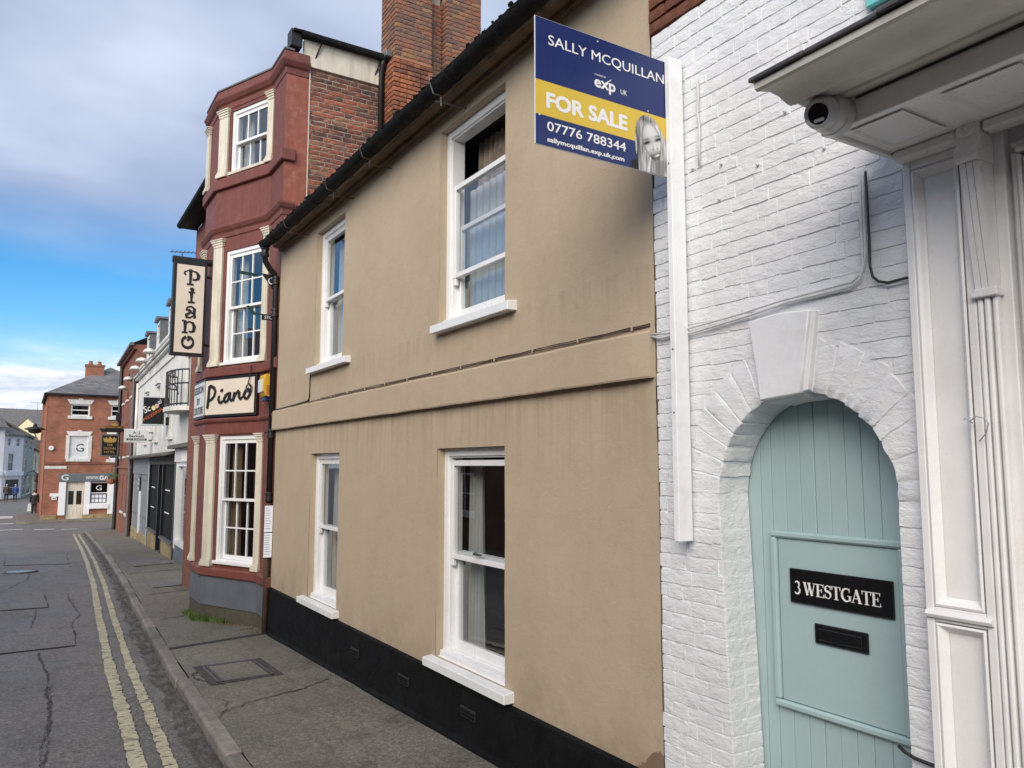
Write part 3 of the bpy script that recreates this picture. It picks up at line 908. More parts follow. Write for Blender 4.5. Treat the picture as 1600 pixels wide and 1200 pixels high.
# drain slot across the footway and repairs on it
g = G()
for a, b, lift in [(0, 0.09, 0.006)]:
    vs, fs = [], []
    for i in range(25):
        t = i / 24
        x = 1.66 + (2.86 - 1.66) * t; y = 10.72 + 0.28 * t
        z = pz_(x, y) + 0.008
        vs += [(x, y - 0.05, z), (x, y + 0.05, z)]
        if i: fs.append((2 * i - 2, 2 * i - 1, 2 * i + 1, 2 * i))
    g.add(vs, fs)
ob('drain_channel', g, M['iron_cover'], pavement)
g = G(); vs, fs = [], []
for i in range(25):
    t = i / 24
    x = 1.66 + (2.86 - 1.66) * t; y = 10.72 + 0.28 * t
    z = pz_(x, y) + 0.012
    w = 0.017 * random.uniform(0.7, 1.5)
    vs += [(x, y - w, z), (x, y + w, z)]
    if i: fs.append((2 * i - 2, 2 * i - 1, 2 * i + 1, 2 * i))
g.add(vs, fs)
ob('drain_slot', g, M['joint_dark'], pavement)
def pave_crack(pts, w=0.008):
    g = G(); vs, fs = [], []
    P2 = []
    for (x0, y0), (x1, y1) in zip(pts, pts[1:]):
        for i in range(9):
            t = i / 9
            P2.append((x0 + (x1 - x0) * t + random.uniform(-.015, .015), y0 + (y1 - y0) * t + random.uniform(-.02, .02)))
    for i, (x, y) in enumerate(P2):
        ww = w * random.uniform(0.4, 1.6)
        vs += [(x, y - ww, pz_(x, y) + 0.010), (x, y + ww, pz_(x, y) + 0.010)]
        if i: fs.append((2 * i - 2, 2 * i - 1, 2 * i + 1, 2 * i))
    g.add(vs, fs)
    return ob('crack', g, M['joint_dark'], pavement)
pave_crack([(1.56, 7.35), (1.9, 7.6), (2.4, 7.75), (2.8, 8.0)])
pave_crack([(1.55, 7.2), (1.72, 7.7), (1.66, 7.95)])
pave_crack([(1.72, 9.2), (1.62, 9.0), (1.68, 8.7), (1.84, 8.4)], 0.02)
pave_crack([(1.9, 13.2), (2.3, 13.4)], 0.015)
pave_crack([(2.1, 16.5), (3.2, 16.9)], 0.02)
pave_crack([(2.3, 21.0), (3.6, 21.4)], 0.025)
for q in [[(2.35, 17.6), (3.3, 17.8), (3.35, 19.2), (2.4, 19.0)], [(2.6, 23.0), (3.6, 23.2), (3.7, 25.6), (2.7, 25.2)]]:
    g = G(); qq = wob(q, 5, 0.02)
    c = (sum(p[0] for p in q) / 4, sum(p[1] for p in q) / 4)
    g.add([(x, y, pz_(x, y) + 0.014) for x, y in [c] + qq], [(0, i + 1, (i + 1) % len(qq) + 1) for i in range(len(qq))])
    ob('repair_patch', g, MATS['asphalt'], pavement)

# inspection cover let into the footway
cv = thing('inspection_cover', 'rectangular inspection cover with iron frame and infilled top in the footway', 'manhole cover', (2.07, 8.95, gz(8.95)))
cx0, cx1, cy0, cy1 = 1.79, 2.36, 8.52, 9.38
def cover_sheet(name, x0, x1, y0, y1, lift, m):
    g = G()
    g.add([(x, y, pz_(x, y) + lift) for x, y in ((x0, y0), (x1, y0), (x1, y1), (x0, y1))] + [(x, y, pz_(x, y) - 0.02) for x, y in ((x0, y0), (x1, y0), (x1, y1), (x0, y1))],
          [(0, 1, 2, 3), (0, 4, 5, 1), (1, 5, 6, 2), (2, 6, 7, 3), (3, 7, 4, 0)])
    return ob(name, g, m, cv)
cover_sheet('surround', cx0 - .07, cx1 + .09, cy0 - .05, cy1 + .07, 0.009, M['joint_dark'])
for n_, a in enumerate([(cx0, cx0 + .03, cy0, cy1), (cx0 + .045, cx0 + .06, cy0, cy1), (cx1 - .03, cx1, cy0, cy1), (cx0, cx1, cy0, cy0 + .035), (cx0, cx1, cy1 - .035, cy1)]):
    cover_sheet('frame_bar', *a, 0.016 + 0.001 * n_, M['iron_cover'])
cover_sheet('infill', cx0 + .07, cx1 - .04, cy0 + .045, cy1 - .045, 0.014, MATS['pave'])
# round manhole cover in the road
g = G()
mx, my = 0.10, 24.45
vs = [(mx, my, rz(mx, my) + 0.03)]
for i in range(28):
    w = 2 * math.pi * i / 28
    x, y = mx + 0.33 * math.cos(w), my + 0.33 * math.sin(w)
    vs.append((x, y, rz(x, y) + 0.03))
g.add(vs, [(0, i + 1, (i + 1) % 28 + 1) for i in range(28)])
mh = thing('manhole_cover', 'round worn metal manhole cover shining in the roadway', 'manhole cover', (mx, my, rz(mx, my)))
ob('lid', g, M['steel_cover'], mh)
g = G()
g.tube([(mx + 0.37 * math.cos(2 * math.pi * i / 28), my + 0.37 * math.sin(2 * math.pi * i / 28), rz(mx, my + 0.37 * math.sin(2 * math.pi * i / 28)) + 0.012) for i in range(29)], 0.03, 6)
ob('ring', g, M['iron_cover'], mh)

# ================================================================ BEIGE RENDERED HOUSE
D = 2.95
HY0, HY1 = 3.225, 10.94
tan = thing('rendered_house', 'beige rendered house with white sash windows and black plinth in the foreground', 'house', (D, 7, 0))
WIN = [  # y0, y1, z0, z1, sill y0, y1
    (4.83, 5.92, 0.60, 2.29, 4.71, 6.00), (8.33, 9.33, 0.60, 2.29, 8.235, 9.50),
    (4.83, 5.92, 3.335, 5.05, 4.67, 5.93), (8.31, 9.31, 3.335, 5.015, 8.03, 9.38)]
g = G(FX(D))
g.wall(-HY1, -HY0, -0.5, 5.17, [(-b, -a, c, d) for a, b, c, d, e, f in WIN], 0, 0.075, step=0.14, warp=0.007)
wall = ob('wall', g, MATS['render'], tan, smooth=False)
smooth_by_angle(wall, 30)
g = G()
g.box(D + 0.02, 8, HY1 - 0.02, HY1 - 0.001, -0.6, 5.16); g.box(D + 0.02, 8, HY0 + 0.001, HY0 + 0.02, -0.6, 5.16); g.box(7.9, 8, HY0, HY1 - .03, -0.6, 5.16)
ob('rear_wall', g, MATS['render'], tan)
# black plinth following the ground
g = G(); vs, fs = [], []
N = 26
for i in range(N + 1):
    y = HY0 + 0.004 + (HY1 - HY0) * i / N
    w = 0.006 * noise.noise((y * 1.5, 0, 0))
    b = gz(y) - 0.10
    for x, z in [(D + 0.0, 0.505), (D - 0.018 + w * .4, 0.500), (D - 0.027 + w * .4, 0.490), (D - 0.03 + w, 0.25), (D - 0.034 + w, b + 0.16), (D - 0.05 + w * 2, b + 0.12), (D - 0.052 + w, b)]:
        vs.append((x, y, z))
for i in range(N):
    for k in range(6):
        fs.append((i * 7 + k, i * 7 + k + 1, (i + 1) * 7 + k + 1, (i + 1) * 7 + k))
fs.append(tuple(range(6, -1, -1))); fs.append(tuple(N * 7 + k for k in range(7)))
g.add(vs, fs)
ob('plinth', g, M['black_plinth'], tan)
for y, z in [(7.65, 0.29), (6.47, 0.29), (5.30, 0.31)]:
    g = G()
    g.box(D - 0.042, D - 0.02, y - 0.115, y + 0.115, z - 0.038, z + 0.038)
    ab = ob('air_brick', g, M['black_iron'], tan, 0.004)
    g = G()
    for k in range(2):
        g.box(D - 0.048, D - 0.043, y - 0.10, y + 0.10, z - 0.024 + k * 0.028, z - 0.010 + k * 0.028)
    ob('louvre', g, M['black_plinth'], ab)
# string course with a rounded, chipped near end
g = G(); vs, fs = [], []
N = 60
for i in range(N + 1):
    y = HY0 + 0.008 + (HY1 - HY0) * i / N
    e = min(1, (y - HY0) / 0.05 + 0.55)
    w = 0.005 * noise.noise((y * 2.2, 7, 0)); w2 = 0.006 * noise.noise((y * 2.6, 1, 4))
    o = 0.052 * e
    for x, z in [(D + .01, 2.637 + w2), (D - o + w, 2.632 + w2), (D - o - .004 + w, 2.642 + w2), (D - o + w, 2.885 + w), (D - o + .012 + w, 2.900 + w), (D + .01, 2.91 + w)]:
        vs.append((x, y, z))
for i in range(N):
    for k in range(5):
        fs.append((i * 6 + k, i * 6 + k + 1, (i + 1) * 6 + k + 1, (i + 1) * 6 + k))
fs.append(tuple(range(5, -1, -1))); fs.append(tuple(N * 6 + k for k in range(6)))
g.add(vs, fs)
ob('string_course', g, MATS['render'], tan)
# eaves: corbelled soffit, gutter, roof
g = G(); vs, fs = [], []
N = 70
for i in range(N + 1):
    y = HY0 - 0.05 + (HY1 + 0.02 - HY0) * i / N
    w = 0.012 * noise.noise((y * 3.1, 2, 0)); w2 = 0.010 * noise.noise((y * 5.0, 8, 0))
    for x, z in [(D + .03, 5.165), (D - .05 + w, 5.162 + w2), (D - .055 + w, 5.20), (D - .13 + w2, 5.205 + w), (D - .135 + w2, 5.245), (D - .22, 5.25), (D - .22, 5.33), (D + .03, 5.33)]:
        vs.append((x, y, z))
for i in range(N):
    for k in range(7):
        fs.append((i * 8 + k, i * 8 + k + 1, (i + 1) * 8 + k + 1, (i + 1) * 8 + k))
fs.append(tuple(range(7, -1, -1))); fs.append(tuple(N * 8 + k for k in range(8)))
g.add(vs, fs)
ob('eaves', g, M['soffit_brown'], tan)
g = G(); vs, fs = [], []
N, K = 60, 9
gcx, gcz, gr = 2.695, 5.225, 0.076
for i in range(N + 1):
    y = HY0 - 0.08 + (HY1 + 0.02 - HY0) * i / N
    w = 0.004 * noise.noise((y * 4, 0, 0)); dz = 0.012 * noise.noise((y * 0.7, 3, 0))
    for r_, s_ in ((gr, 1), (gr - 0.008, -1)):
        for k in range(K):
            a = math.pi + math.pi * (k if s_ > 0 else K - 1 - k) / (K - 1)
            vs.append((gcx + (r_ + w) * math.cos(a), y, gcz + dz + (r_ + w) * math.sin(a)))
R_ = 2 * K
for i in range(N):
    for k in range(R_):
        fs.append((i * R_ + k, i * R_ + (k + 1) % R_, (i + 1) * R_ + (k + 1) % R_, (i + 1) * R_ + k))
fs.append(tuple(range(R_))); fs.append(tuple(N * R_ + k for k in range(R_ - 1, -1, -1)))
g.add(vs, fs)
gut = ob('gutter', g, M['gutter'], tan, smooth=False)
smooth_by_angle(gut, 50)
for y in (3.6, 5.2, 6.9, 8.6, 10.3):
    g = G()
    g.tube([(gcx + (gr + .006) * math.cos(math.pi + math.pi * k / 10), y, gcz + (gr + .006) * math.sin(math.pi + math.pi * k / 10)) for k in range(11)], 0.005, 6)
    ob('gutter_joint', g, M['gutter'], gut)
for y in (5.45, 7.0, 8.05, 9.65):
    g = G()
    g.tube([(gcx - gr - .012, y, gcz + .05), (gcx - gr - 0.008, y, gcz), (gcx - 0.05, y, gcz - gr - 0.012), (gcx + 0.02, y, gcz - gr - .02), (gcx + 0.022, y, gcz - gr - 0.10)], 0.006, 6)
    g.tube([(gcx - 0.03, y, gcz - gr - 0.075), (D + 0.01, y, gcz - gr - 0.06)], 0.006, 6)
    ob('gutter_bracket', g, M['rust'] if y > 6 else M['iron_cover'], tan)
# rough moss clumps along the gutter lip
g = G()
for i in range(320):
    y = random.uniform(HY0, HY1); x = gcx + random.choice((-1, -1, -1, 1)) * gr * random.uniform(0.85, 1.0); r = random.uniform(0.006, 0.022)
    c = Vector((x, y, gcz + random.uniform(-.012, .02)))
    g.add([tuple(c + Vector(v) * r * random.uniform(.6, 1.2)) for v in ((1, 0, 0), (-1, 0, 0), (0, 1.8, 0), (0, -1.8, 0), (0, 0, .9), (0, 0, -.9))],
          [(0, 2, 4), (2, 1, 4), (1, 3, 4), (3, 0, 4), (2, 0, 5), (1, 2, 5), (3, 1, 5), (0, 3, 5)])
tag(ob('moss', g, M['gutter'], tan), kind='stuff')
g = G()
g.add([(2.70, HY0 - .1, 5.30), (2.70, HY1, 5.30), (6.2, HY1, 7.75), (6.2, HY0 - .1, 7.75), (9.7, HY1, 5.3), (9.7, HY0 - .1, 5.3)], [(0, 1, 2, 3), (3, 2, 4, 5)])
g.add([(2.72, HY0 - .1, 5.26), (2.72, HY1, 5.26), (6.2, HY1, 7.70), (6.2, HY0 - .1, 7.70), (9.7, HY1, 5.25), (9.7, HY0 - .1, 5.25)], [(3, 2, 1, 0), (5, 4, 2, 3)])
ob('roof', g, MATS['slate'], tan)

def sash_window(parent, fr, u0, u1, v0, v1, n, cols=1, rows=1, drop=0.0, frame_w=0.065, stile=0.045, m=None, glass=None, bar=0.018, horns=True, lift=0.0, bottom=0.085, sub=True):
    """box-sash window in a wall hole; n = depth of the outer face of the box frame behind the wall"""
    m = m or M['white_gloss']; glass = glass or MATS['glass']
    g = G(fr)
    fw = frame_w
    g.box(u0, u0 + fw, v0, v1, n - 0.14, n); g.box(u1 - fw, u1, v0, v1, n - 0.14, n)
    g.box(u0 + fw, u1 - fw, v1 - fw, v1, n - 0.14, n - 0.001); g.box(u0 + fw, u1 - fw, v0, v0 + 0.045, n - 0.14, n - 0.001)
    # staff bead
    for a, b in ((u0 + fw, u0 + fw + .014), (u1 - fw - .014, u1 - fw)):
        g.box(a, b, v0 + .045, v1 - fw, n - 0.13, n - 0.018)
    g.box(u0 + fw + .014, u1 - fw - .014, v1 - fw - .014, v1 - fw, n - 0.13, n - 0.018)
    w = ob('window', g, m, parent, 0.003)
    a, b = u0 + fw + .014, u1 - fw - .014
    vb, vt = v0 + 0.046, v1 - fw - .015
    mid = (vb + vt) / 2
    def sash(name, lo, hi, dn, bot, top):
        g = G(fr)
        n1, n0 = n - dn, n - dn - 0.042
        g.box(a, a + stile, lo, hi, n0, n1); g.box(b - stile, b, lo, hi, n0, n1)
        g.box(a + stile, b - stile, lo, lo + bot, n0, n1 - .001); g.box(a + stile, b - stile, hi - top, hi, n0, n1 - .001)
        for i in range(1, cols):
            c = a + stile + (b - a - 2 * stile) * i / cols
            g.box(c - bar / 2, c + bar / 2, lo + bot, hi - top, n0 + .006, n1 - .006)
        for j in range(1, rows):
            c = lo + bot + (hi - lo - bot - top) * j / rows
            g.box(a + stile, b - stile, c - bar / 2, c + bar / 2, n0 + .008, n1 - .008)
        if horns and name == 'upper_sash':
            for e in ((a, a + stile), (b - stile, b)):
                g.box(e[0], e[1], lo - 0.06, lo, n0 + .006, n1 - .004)
        s_ = ob(name, g, m, w, 0.003)
        if cols * rows == 1 or not sub:
            gg = G(fr); gg.quad((a + stile, lo + bot, n0 + .02), (b - stile, lo + bot, n0 + .02), (b - stile, hi - top, n0 + .02), (a + stile, hi - top, n0 + .02))
            ob('pane', gg, glass, w)
        else:
            for i in range(cols):
                for j in range(rows):
                    c0 = a + stile + (b - a - 2 * stile) * i / cols; c1 = a + stile + (b - a - 2 * stile) * (i + 1) / cols
                    d0 = lo + bot + (hi - lo - bot - top) * j / rows; d1 = lo + bot + (hi - lo - bot - top) * (j + 1) / rows
                    t1, t2 = random.uniform(-.003, .003), random.uniform(-.003, .003)
                    gg = G(fr); gg.quad((c0, d0, n0 + .02 + t1), (c1, d0, n0 + .02 + t2), (c1, d1, n0 + .02 - t1), (c0, d1, n0 + .02 - t2))
                    ob('pane', gg, glass, w)
        return s_
    sash('upper_sash', mid - 0.02 - drop, vt - drop, 0.020, 0.04, 0.045)
    sash('lower_sash', vb + lift, mid + 0.02 + lift, 0.075, bottom, 0.04)
    return w

def room(parent, fr, u0, u1, v0, v1, n0, n1, m):
    """plain box behind a window so that one looks into a room (open towards the street)"""
    g = G(fr)
    g.quad((u0, v0, n0), (u0, v1, n0), (u0, v1, n1), (u0, v0, n1)); g.quad((u1, v0, n0), (u1, v0, n1), (u1, v1, n1), (u1, v1, n0))
    g.quad((u0, v1, n0), (u1, v1, n0), (u1, v1, n1), (u0, v1, n1)); g.quad((u0, v0, n0), (u0, v0, n1), (u1, v0, n1), (u1, v0, n0))
    g.quad((u0, v0, n1), (u1, v0, n1), (u1, v1, n1), (u0, v1, n1))
    return ob('room', g, m, parent)

def curtain(fr, u0, u1, v0, v1, n, m, label, folds=5, amp=0.03, taper=0.0, cat='curtain'):
    g = G(fr); vs, fs = [], []
    K, J = folds * 8, 8
    for j in range(J + 1):
        t = j / J
        for k in range(K + 1):
            s_ = k / K
            uu = u0 + (u1 - u0) * s_ * (1 - taper * math.sin(math.pi * (1 - t) * 0.9))
            a = amp * math.sin(s_ * folds * 2 * math.pi + 0.6 * math.sin(t * 3 + s_ * 5)) * (0.6 + 0.4 * (1 - t))
            vs.append((uu, v0 + (v1 - v0) * t, n + a))
    for j in range(J):
        for k in range(K):
            fs.append((j * (K + 1) + k, j * (K + 1) + k + 1, (j + 1) * (K + 1) + k + 1, (j + 1) * (K + 1) + k))
    g.add(vs, fs)
    o = ob('curtain', g, m, None, smooth=True)
    return tag(o, label, cat, 'window curtains')

fr = FX(D)
for i, (a, b, c, d, e, f) in enumerate(WIN):
    w = sash_window(tan, fr, -b, -a, c, d, -0.068, drop=0.42 if i == 2 else (0.02 if i == 0 else 0.0))
    g = G()
    zt = c - 0.003
    xo = 2.868
    g.prism([(xo, zt - 0.075), (xo, zt - 0.008), (D + 0.10, zt + 0.012), (D + 0.10, zt - 0.06), (D - .01, zt - 0.075)], e, f, axis=1)
    ob('sill', g, M['white_gloss'], w, 0.004)
    # inner sub-sill
    g = G()
    g.prism([(D + 0.035, c - .01), (D + 0.035, c + 0.045), (D + 0.09, c + 0.055), (D + 0.09, c - .01)], a + .004, b - .004, axis=1)
    ob('sub_sill', g, M['white_gloss'], w, 0.003)
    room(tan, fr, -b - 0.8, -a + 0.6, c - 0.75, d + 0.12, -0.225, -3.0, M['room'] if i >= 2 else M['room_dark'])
# draught strip and catch on the near ground-floor window's meeting rail
g = G()
g.tube([(D + .062, 5.40, 1.465), (D + .055, 5.37, 1.475), (D + .06, 5.33, 1.468)], 0.008, 6); g.box(D + .07, D + .10, 5.33, 5.43, 1.452, 1.464)
ob('sash_catch', g, M['iron_cover'], tan)
curtain(fr, -5.86, -5.30, 3.40, 5.0, -0.36, M['curtain_brown'], 'dark patterned curtain behind the half-open first-floor sash', 6, 0.03, 0.35)
curtain(fr, -5.86, -4.88, 3.40, 4.55, -0.27, M['net'], 'white net curtain in the half-open first-floor sash', 9, 0.012, cat='net curtain')
curtain(fr, -9.25, -8.36, 3.40, 4.95, -0.27, M['net'], 'white net curtain in the smaller first-floor sash', 7, 0.012, cat='net curtain')
curtain(fr, -5.87, -5.66, 0.66, 2.22, -0.30, M['curtain'], 'pale curtain drawn aside in the nearer ground-floor window', 4, 0.035)
curtain(fr, -9.28, -8.98, 0.66, 2.22, -0.30, M['curtain'], 'pale curtain drawn aside in the farther ground-floor window', 4, 0.035)

# downpipe at the far end of the beige house: swan neck, sockets, rusty foot
dp = thing('downpipe', 'black cast iron downpipe with swan neck at the far end of the beige house', 'downpipe', (2.90, 11.0, gz(11)))
g = G()
g.tube([(2.70, 10.83, 5.17), (2.70, 10.84, 5.06), (2.72, 10.88, 4.98), (2.80, 10.95, 4.90), (2.88, 11.00, 4.85), (2.905, 11.01, 4.77), (2.905, 11.01, 1.62)], 0.040, 12)
ob('pipe', g, M['black_iron'], dp, smooth=True)
g = G()
g.lathe([(0.055, 0), (0.06, 0.03), (0.05, 0.05), (0.05, 0.09), (0.06, 0.11), (0.055, 0.13)], (2.70, 10.84, 5.04), n=14)
ob('outlet', g, M['black_iron'], dp)
for z in (4.70, 4.24, 2.53, 1.66):
    g = G()
    g.lathe([(0.041, -.01), (0.053, 0), (0.053, 0.03), (0.046, 0.04), (0.046, 0.075), (0.054, 0.085), (0.054, 0.11), (0.041, 0.125)], (2.905, 11.01, z), n=14)
    ob('socket', g, M['black_iron'], dp)
g = G()
g.tube([(2.905, 11.01, 1.63), (2.905, 11.01, gz(11) - .02)], 0.043, 12)
ob('pipe_foot', g, M['rust'], dp, smooth=True)
for z0, z1, y in [(1.24, 1.60, 0), (0.90, 1.23, 1)]:
    fr2 = frame((2.875, 10.955, 0), (0.88, -0.47, 0))
    g = G(fr2)
    g.prism([(-0.035, z0), (0.075, z0 + .004), (0.078, z1), (-0.033, z1 - .003)], -0.001, 0.003, axis=2)
    p = ob('paper_notice', g, M['paper'], None)
    tag(p, ('upper' if y == 0 else 'lower') + ' white paper notice tied to the downpipe by the bay window', 'notice', 'paper notices')
    g = G(fr2)
    for k in range(9):
        zz = z1 - 0.03 - k * (z1 - z0 - .05) / 9
        g.quad((-0.025, zz, 0.0045), (random.uniform(0.03, 0.065), zz, 0.0045), (0.04, zz - .007, 0.0045), (-0.025, zz - .007, 0.0045))
    ob('print', g, M['ink'], p)

# cables clipped along the string course
def cable(name, label, path, r, m, group=None):
    g = G(); g.tube(path, r, 6)
    o = ob(name, g, m, None, smooth=True)
    return tag(o, label, 'cable', group)
def along(y0, y1, x, z, n, jit=0.006):
    return [(x + random.uniform(-.002, .002), y0 + (y1 - y0) * i / n, z + random.uniform(-jit, jit)) for i in range(n + 1)]
c1 = cable('cable', 'brown cable clipped along the top of the beige string course', along(3.26, 9.55, D - 0.012, 2.928, 60, 0.003), 0.0042, M['cable_brown'])
c2 = cable('cable', 'thinner brown cable running above the one on the string course', along(3.26, 9.0, D - 0.010, 2.940, 60, 0.003), 0.0036, M['cable_brown'])
cable('cable', 'dark cable dropping from the farther first-floor sill to the string course', [(D - .008, 9.42, 3.26), (D - .008, 9.43, 3.0), (D - .008, 9.45, 2.95), (D - .01, 9.55, 2.94), (D - .012, 10.1, 2.925), (D - .012, 10.93, 2.915)], 0.009, M['cable_black'])
for k in range(12):
    y = 3.4 + k * 0.52
    ob('clip', G().box(D - 0.020, D - 0.001, y, y + .010, 2.920, 2.948), MATS['render'], c1)
# ================================================================ WHITE PAINTED BRICK HOUSE
XW = 2.945
wh = thing('painted_brick_house', 'white painted brick house with arched passage door beside the beige house', 'house', (XW, 2.3, gz(2.3)))
AC, AR, AZ, RO = 2.312, 0.476, 2.008, 0.705         # arch centre y, radius, springing height, outer ring radius
WY1 = 3.218
def jl(z): return 2.735 + 0.055 * min(1, max(0, (z - 0.6) / 1.38))       # leaning left jamb
JR = 1.842
g = G(FX(XW + 0.008))
pts = [(-WY1, -0.4), (-jl(-.4), -0.4), (-jl(1.0), 1.0), (-jl(1.98), AZ)]
pts += [(-AC + AR * math.cos(math.radians(a)), AZ + AR * math.sin(math.radians(a))) for a in range(175, 0, -5)]
pts += [(-JR, AZ), (-JR, -0.4), (-1.69, -0.4), (-1.69, 3.40), (0.8, 3.40), (0.8, 4.60), (-WY1, 4.60)]
g.prism([(max(a, -WY1 + .008), b) for a, b in pts], -0.21, 0.0, axis=2)
ob('wall', g, MATS['pbrick'], wh)
g = G(FX(XW + 0.010))
g.box(-WY1, 0.8, 4.601, 7.2, -0.3, 0.0)
ob('upper_wall', g, MB_FAR2, wh)
g = G(); g.box(3.2, 8, -0.8, WY1 - .02, -0.4, 7.0)
ob('rear_wall', g, MB_FAR2, wh)

def brick_variants(fr3, n, m, L=0.225, H=0.065, rough=0.003, proud=0.010, edge=0.007, name='brick', smooth=False):
    """small bricks with uneven faces; fr3 = (right, up, normal) of the wall they sit in"""
    out = []
    r, u, nn = (Vector(v) for v in fr3)
    for q in range(n):
        g = G((Vector((0, 0, 0)), r, u, nn))
        us = [-L / 2 + edge * .6, -L / 4, 0, L / 4, L / 2 - edge * .6]; vs_ = [-H / 2 + edge * .5, 0, H / 2 - edge * .5]
        V = []
        for j, v in enumerate(vs_):
            for i, a in enumerate(us):
                rim = i in (0, 4) or j in (0, 2)
                V.append((a + random.uniform(-.004, .004) * (0 < i < 4), v + random.uniform(-.0035, .0035), proud - (edge * .45 if rim else 0) + random.uniform(-rough, rough)))
        Fc = []
        for j in range(2):
            for i in range(4):
                Fc.append((j * 5 + i, j * 5 + i + 1, (j + 1) * 5 + i + 1, (j + 1) * 5 + i))
        rim = [0, 1, 2, 3, 4, 9, 14, 13, 12, 11, 10, 5]
        b = len(V)
        for k in rim:
            a, v, w = V[k]
            sa = -1 if a < -L / 2 + edge else (1 if a > L / 2 - edge else 0); sv = -1 if v < -H / 4 else (1 if v > H / 4 else 0)
            V.append((a + sa * edge * .6 + random.uniform(-.0015, .0015), v + sv * edge * .5 + random.uniform(-.0015, .0015), -0.015))
        for k in range(12):
            Fc.append((rim[k], b + k, b + (k + 1) % 12, rim[(k + 1) % 12]))
        g.add(V, Fc)
        me = mesh_of(g, name=name, smooth=smooth)
        if m: me.materials.append(m)
        out.append(me)
    return out
FXV = ((0, -1, 0), (0, 0, 1), (-1, 0, 0)); FYV = ((1, 0, 0), (0, 0, 1), (0, -1, 0))
vx = brick_variants(FXV, 10, MATS['pbrick'], rough=0.0009, proud=-0.0012, edge=0.0035, H=0.0698)
vy = brick_variants(FYV, 4, MATS['pbrick'], rough=0.0008, proud=0.003, edge=0.0035, H=0.0698)
vred = brick_variants(FXV, 4, MB_RED_TOP, rough=0.003, proud=0.012)
def row_bricks(a, b, k, off=0.0):
    """split the interval a..b of a course into stretchers and headers with 10 mm joints"""
    out = []; y = a - random.uniform(0, 0.1) if off is None else a - off
    flip = k % 2
    while y < b - 0.004:
        L = 0.225 if (flip % 2 == 0 or random.random() < 0.25) else 0.108
        flip += 1
        s, e = max(y, a), min(y + L, b)
        if b - e < 0.045: e = b
        if e - s > 0.035:
            out.append((s, e - 0.0))
        y = e + 0.006 if e < y + L + 0.01 else y + L + 0.006
    return out
spots = []      # (distance, kind, location, length, height)
k = 0
z = -0.12
CAMV = Vector((0, 0, 2.15))
while z < 5.35:
    zm = z + 0.0325
    iv = []
    if zm < AZ:
        iv = [(jl(zm) + 0.002, WY1), (1.70, JR)]
    elif zm < AZ + RO + 0.02:
        h = math.sqrt(max(0, (RO + 0.015) ** 2 - (zm - AZ) ** 2))
        iv = [(AC + h, WY1)]
        if AC - h > 1.75: iv.append((1.70, AC - h))
    elif zm < 2.86:
        kk = (zm - 2.45) / 0.38
        iv = [(2.485 + 0.055 * kk + .012, WY1), (1.70, 2.255 - 0.06 * kk - .012)]
    elif zm < 3.40:
        iv = [(1.70, WY1)]
    else:
        iv = [(0.9, WY1)]
    for a, b in iv:
        for s, e in row_bricks(a, b, k, [0, 0.06, 0.02, 0.09][k % 4] if b - a > 0.3 else 0):
            if e >= WY1 - .001: e += random.uniform(-.009, .004)
            c = Vector((XW + random.uniform(-.0014, .0014), (s + e) / 2, zm + random.uniform(-.0025, .0025)))
            if 3.36 < zm < 3.56 and c.y < 1.74: continue
            spots.append(((c - CAMV).length, 'red' if zm > 4.60 else 'white', c, e - s, 0.065))
    if 0.0 < zm < AZ:
        for X in (3.005, 3.11):
            c = Vector((X, jl(zm), zm)); spots.append(((c - CAMV).length, 'jamb', c, 0.10 if k % 2 else 0.10, 0.065))
    z += 0.0752; k += 1
inview = lambda c: c.z > 0.25 and not (c.z > 3.56 and c.y < 1.35)
spots.sort(key=lambda s: (not inview(s[2]), s[0]))
rest = G()
for i, (d, kind, c, L, H) in enumerate(spots):
    me = {'white': vx, 'red': vred, 'jamb': vy}[kind][random.randrange(4)]
    if kind == 'white': me = vx[random.randrange(10)]
    sc = (L / 0.225, 1, 1) if kind == 'jamb' else (1, L / 0.225, 1)
    rx = random.uniform(-.006, .006)
    if i < 300 or kind == 'red':
        o = link('brick', me, None, wh)
        o.location = c; o.scale = sc; o.rotation_euler = (rx, random.uniform(-.022, .022), random.uniform(-.007, .007))
    else:
        bs = len(rest.v)
        rest.v += [(c.x + v.co.x * sc[0], c.y + v.co.y * sc[1], c.z + v.co.z) for v in me.vertices]
        rest.f += [tuple(bs + q for q in p.vertices) for p in me.polygons]
tag(ob('brickwork', rest, MATS['pbrick'], wh), kind='stuff')
def roughen(o, amp, freq, cuts=2):
    bm = bmesh.new(); bm.from_mesh(o.data)
    bmesh.ops.subdivide_edges(bm, edges=[e for e in bm.edges if e.calc_length() > 0.03], cuts=cuts, use_grid_fill=True)
    for v in bm.verts:
        v.co += Vector((noise.noise(v.co * freq), noise.noise(v.co * freq + Vector((9, 3, 1))), noise.noise(v.co * freq + Vector((2, 7, 5))))) * amp
    bm.to_mesh(o.data); bm.free()
    return smooth_by_angle(o, 40)
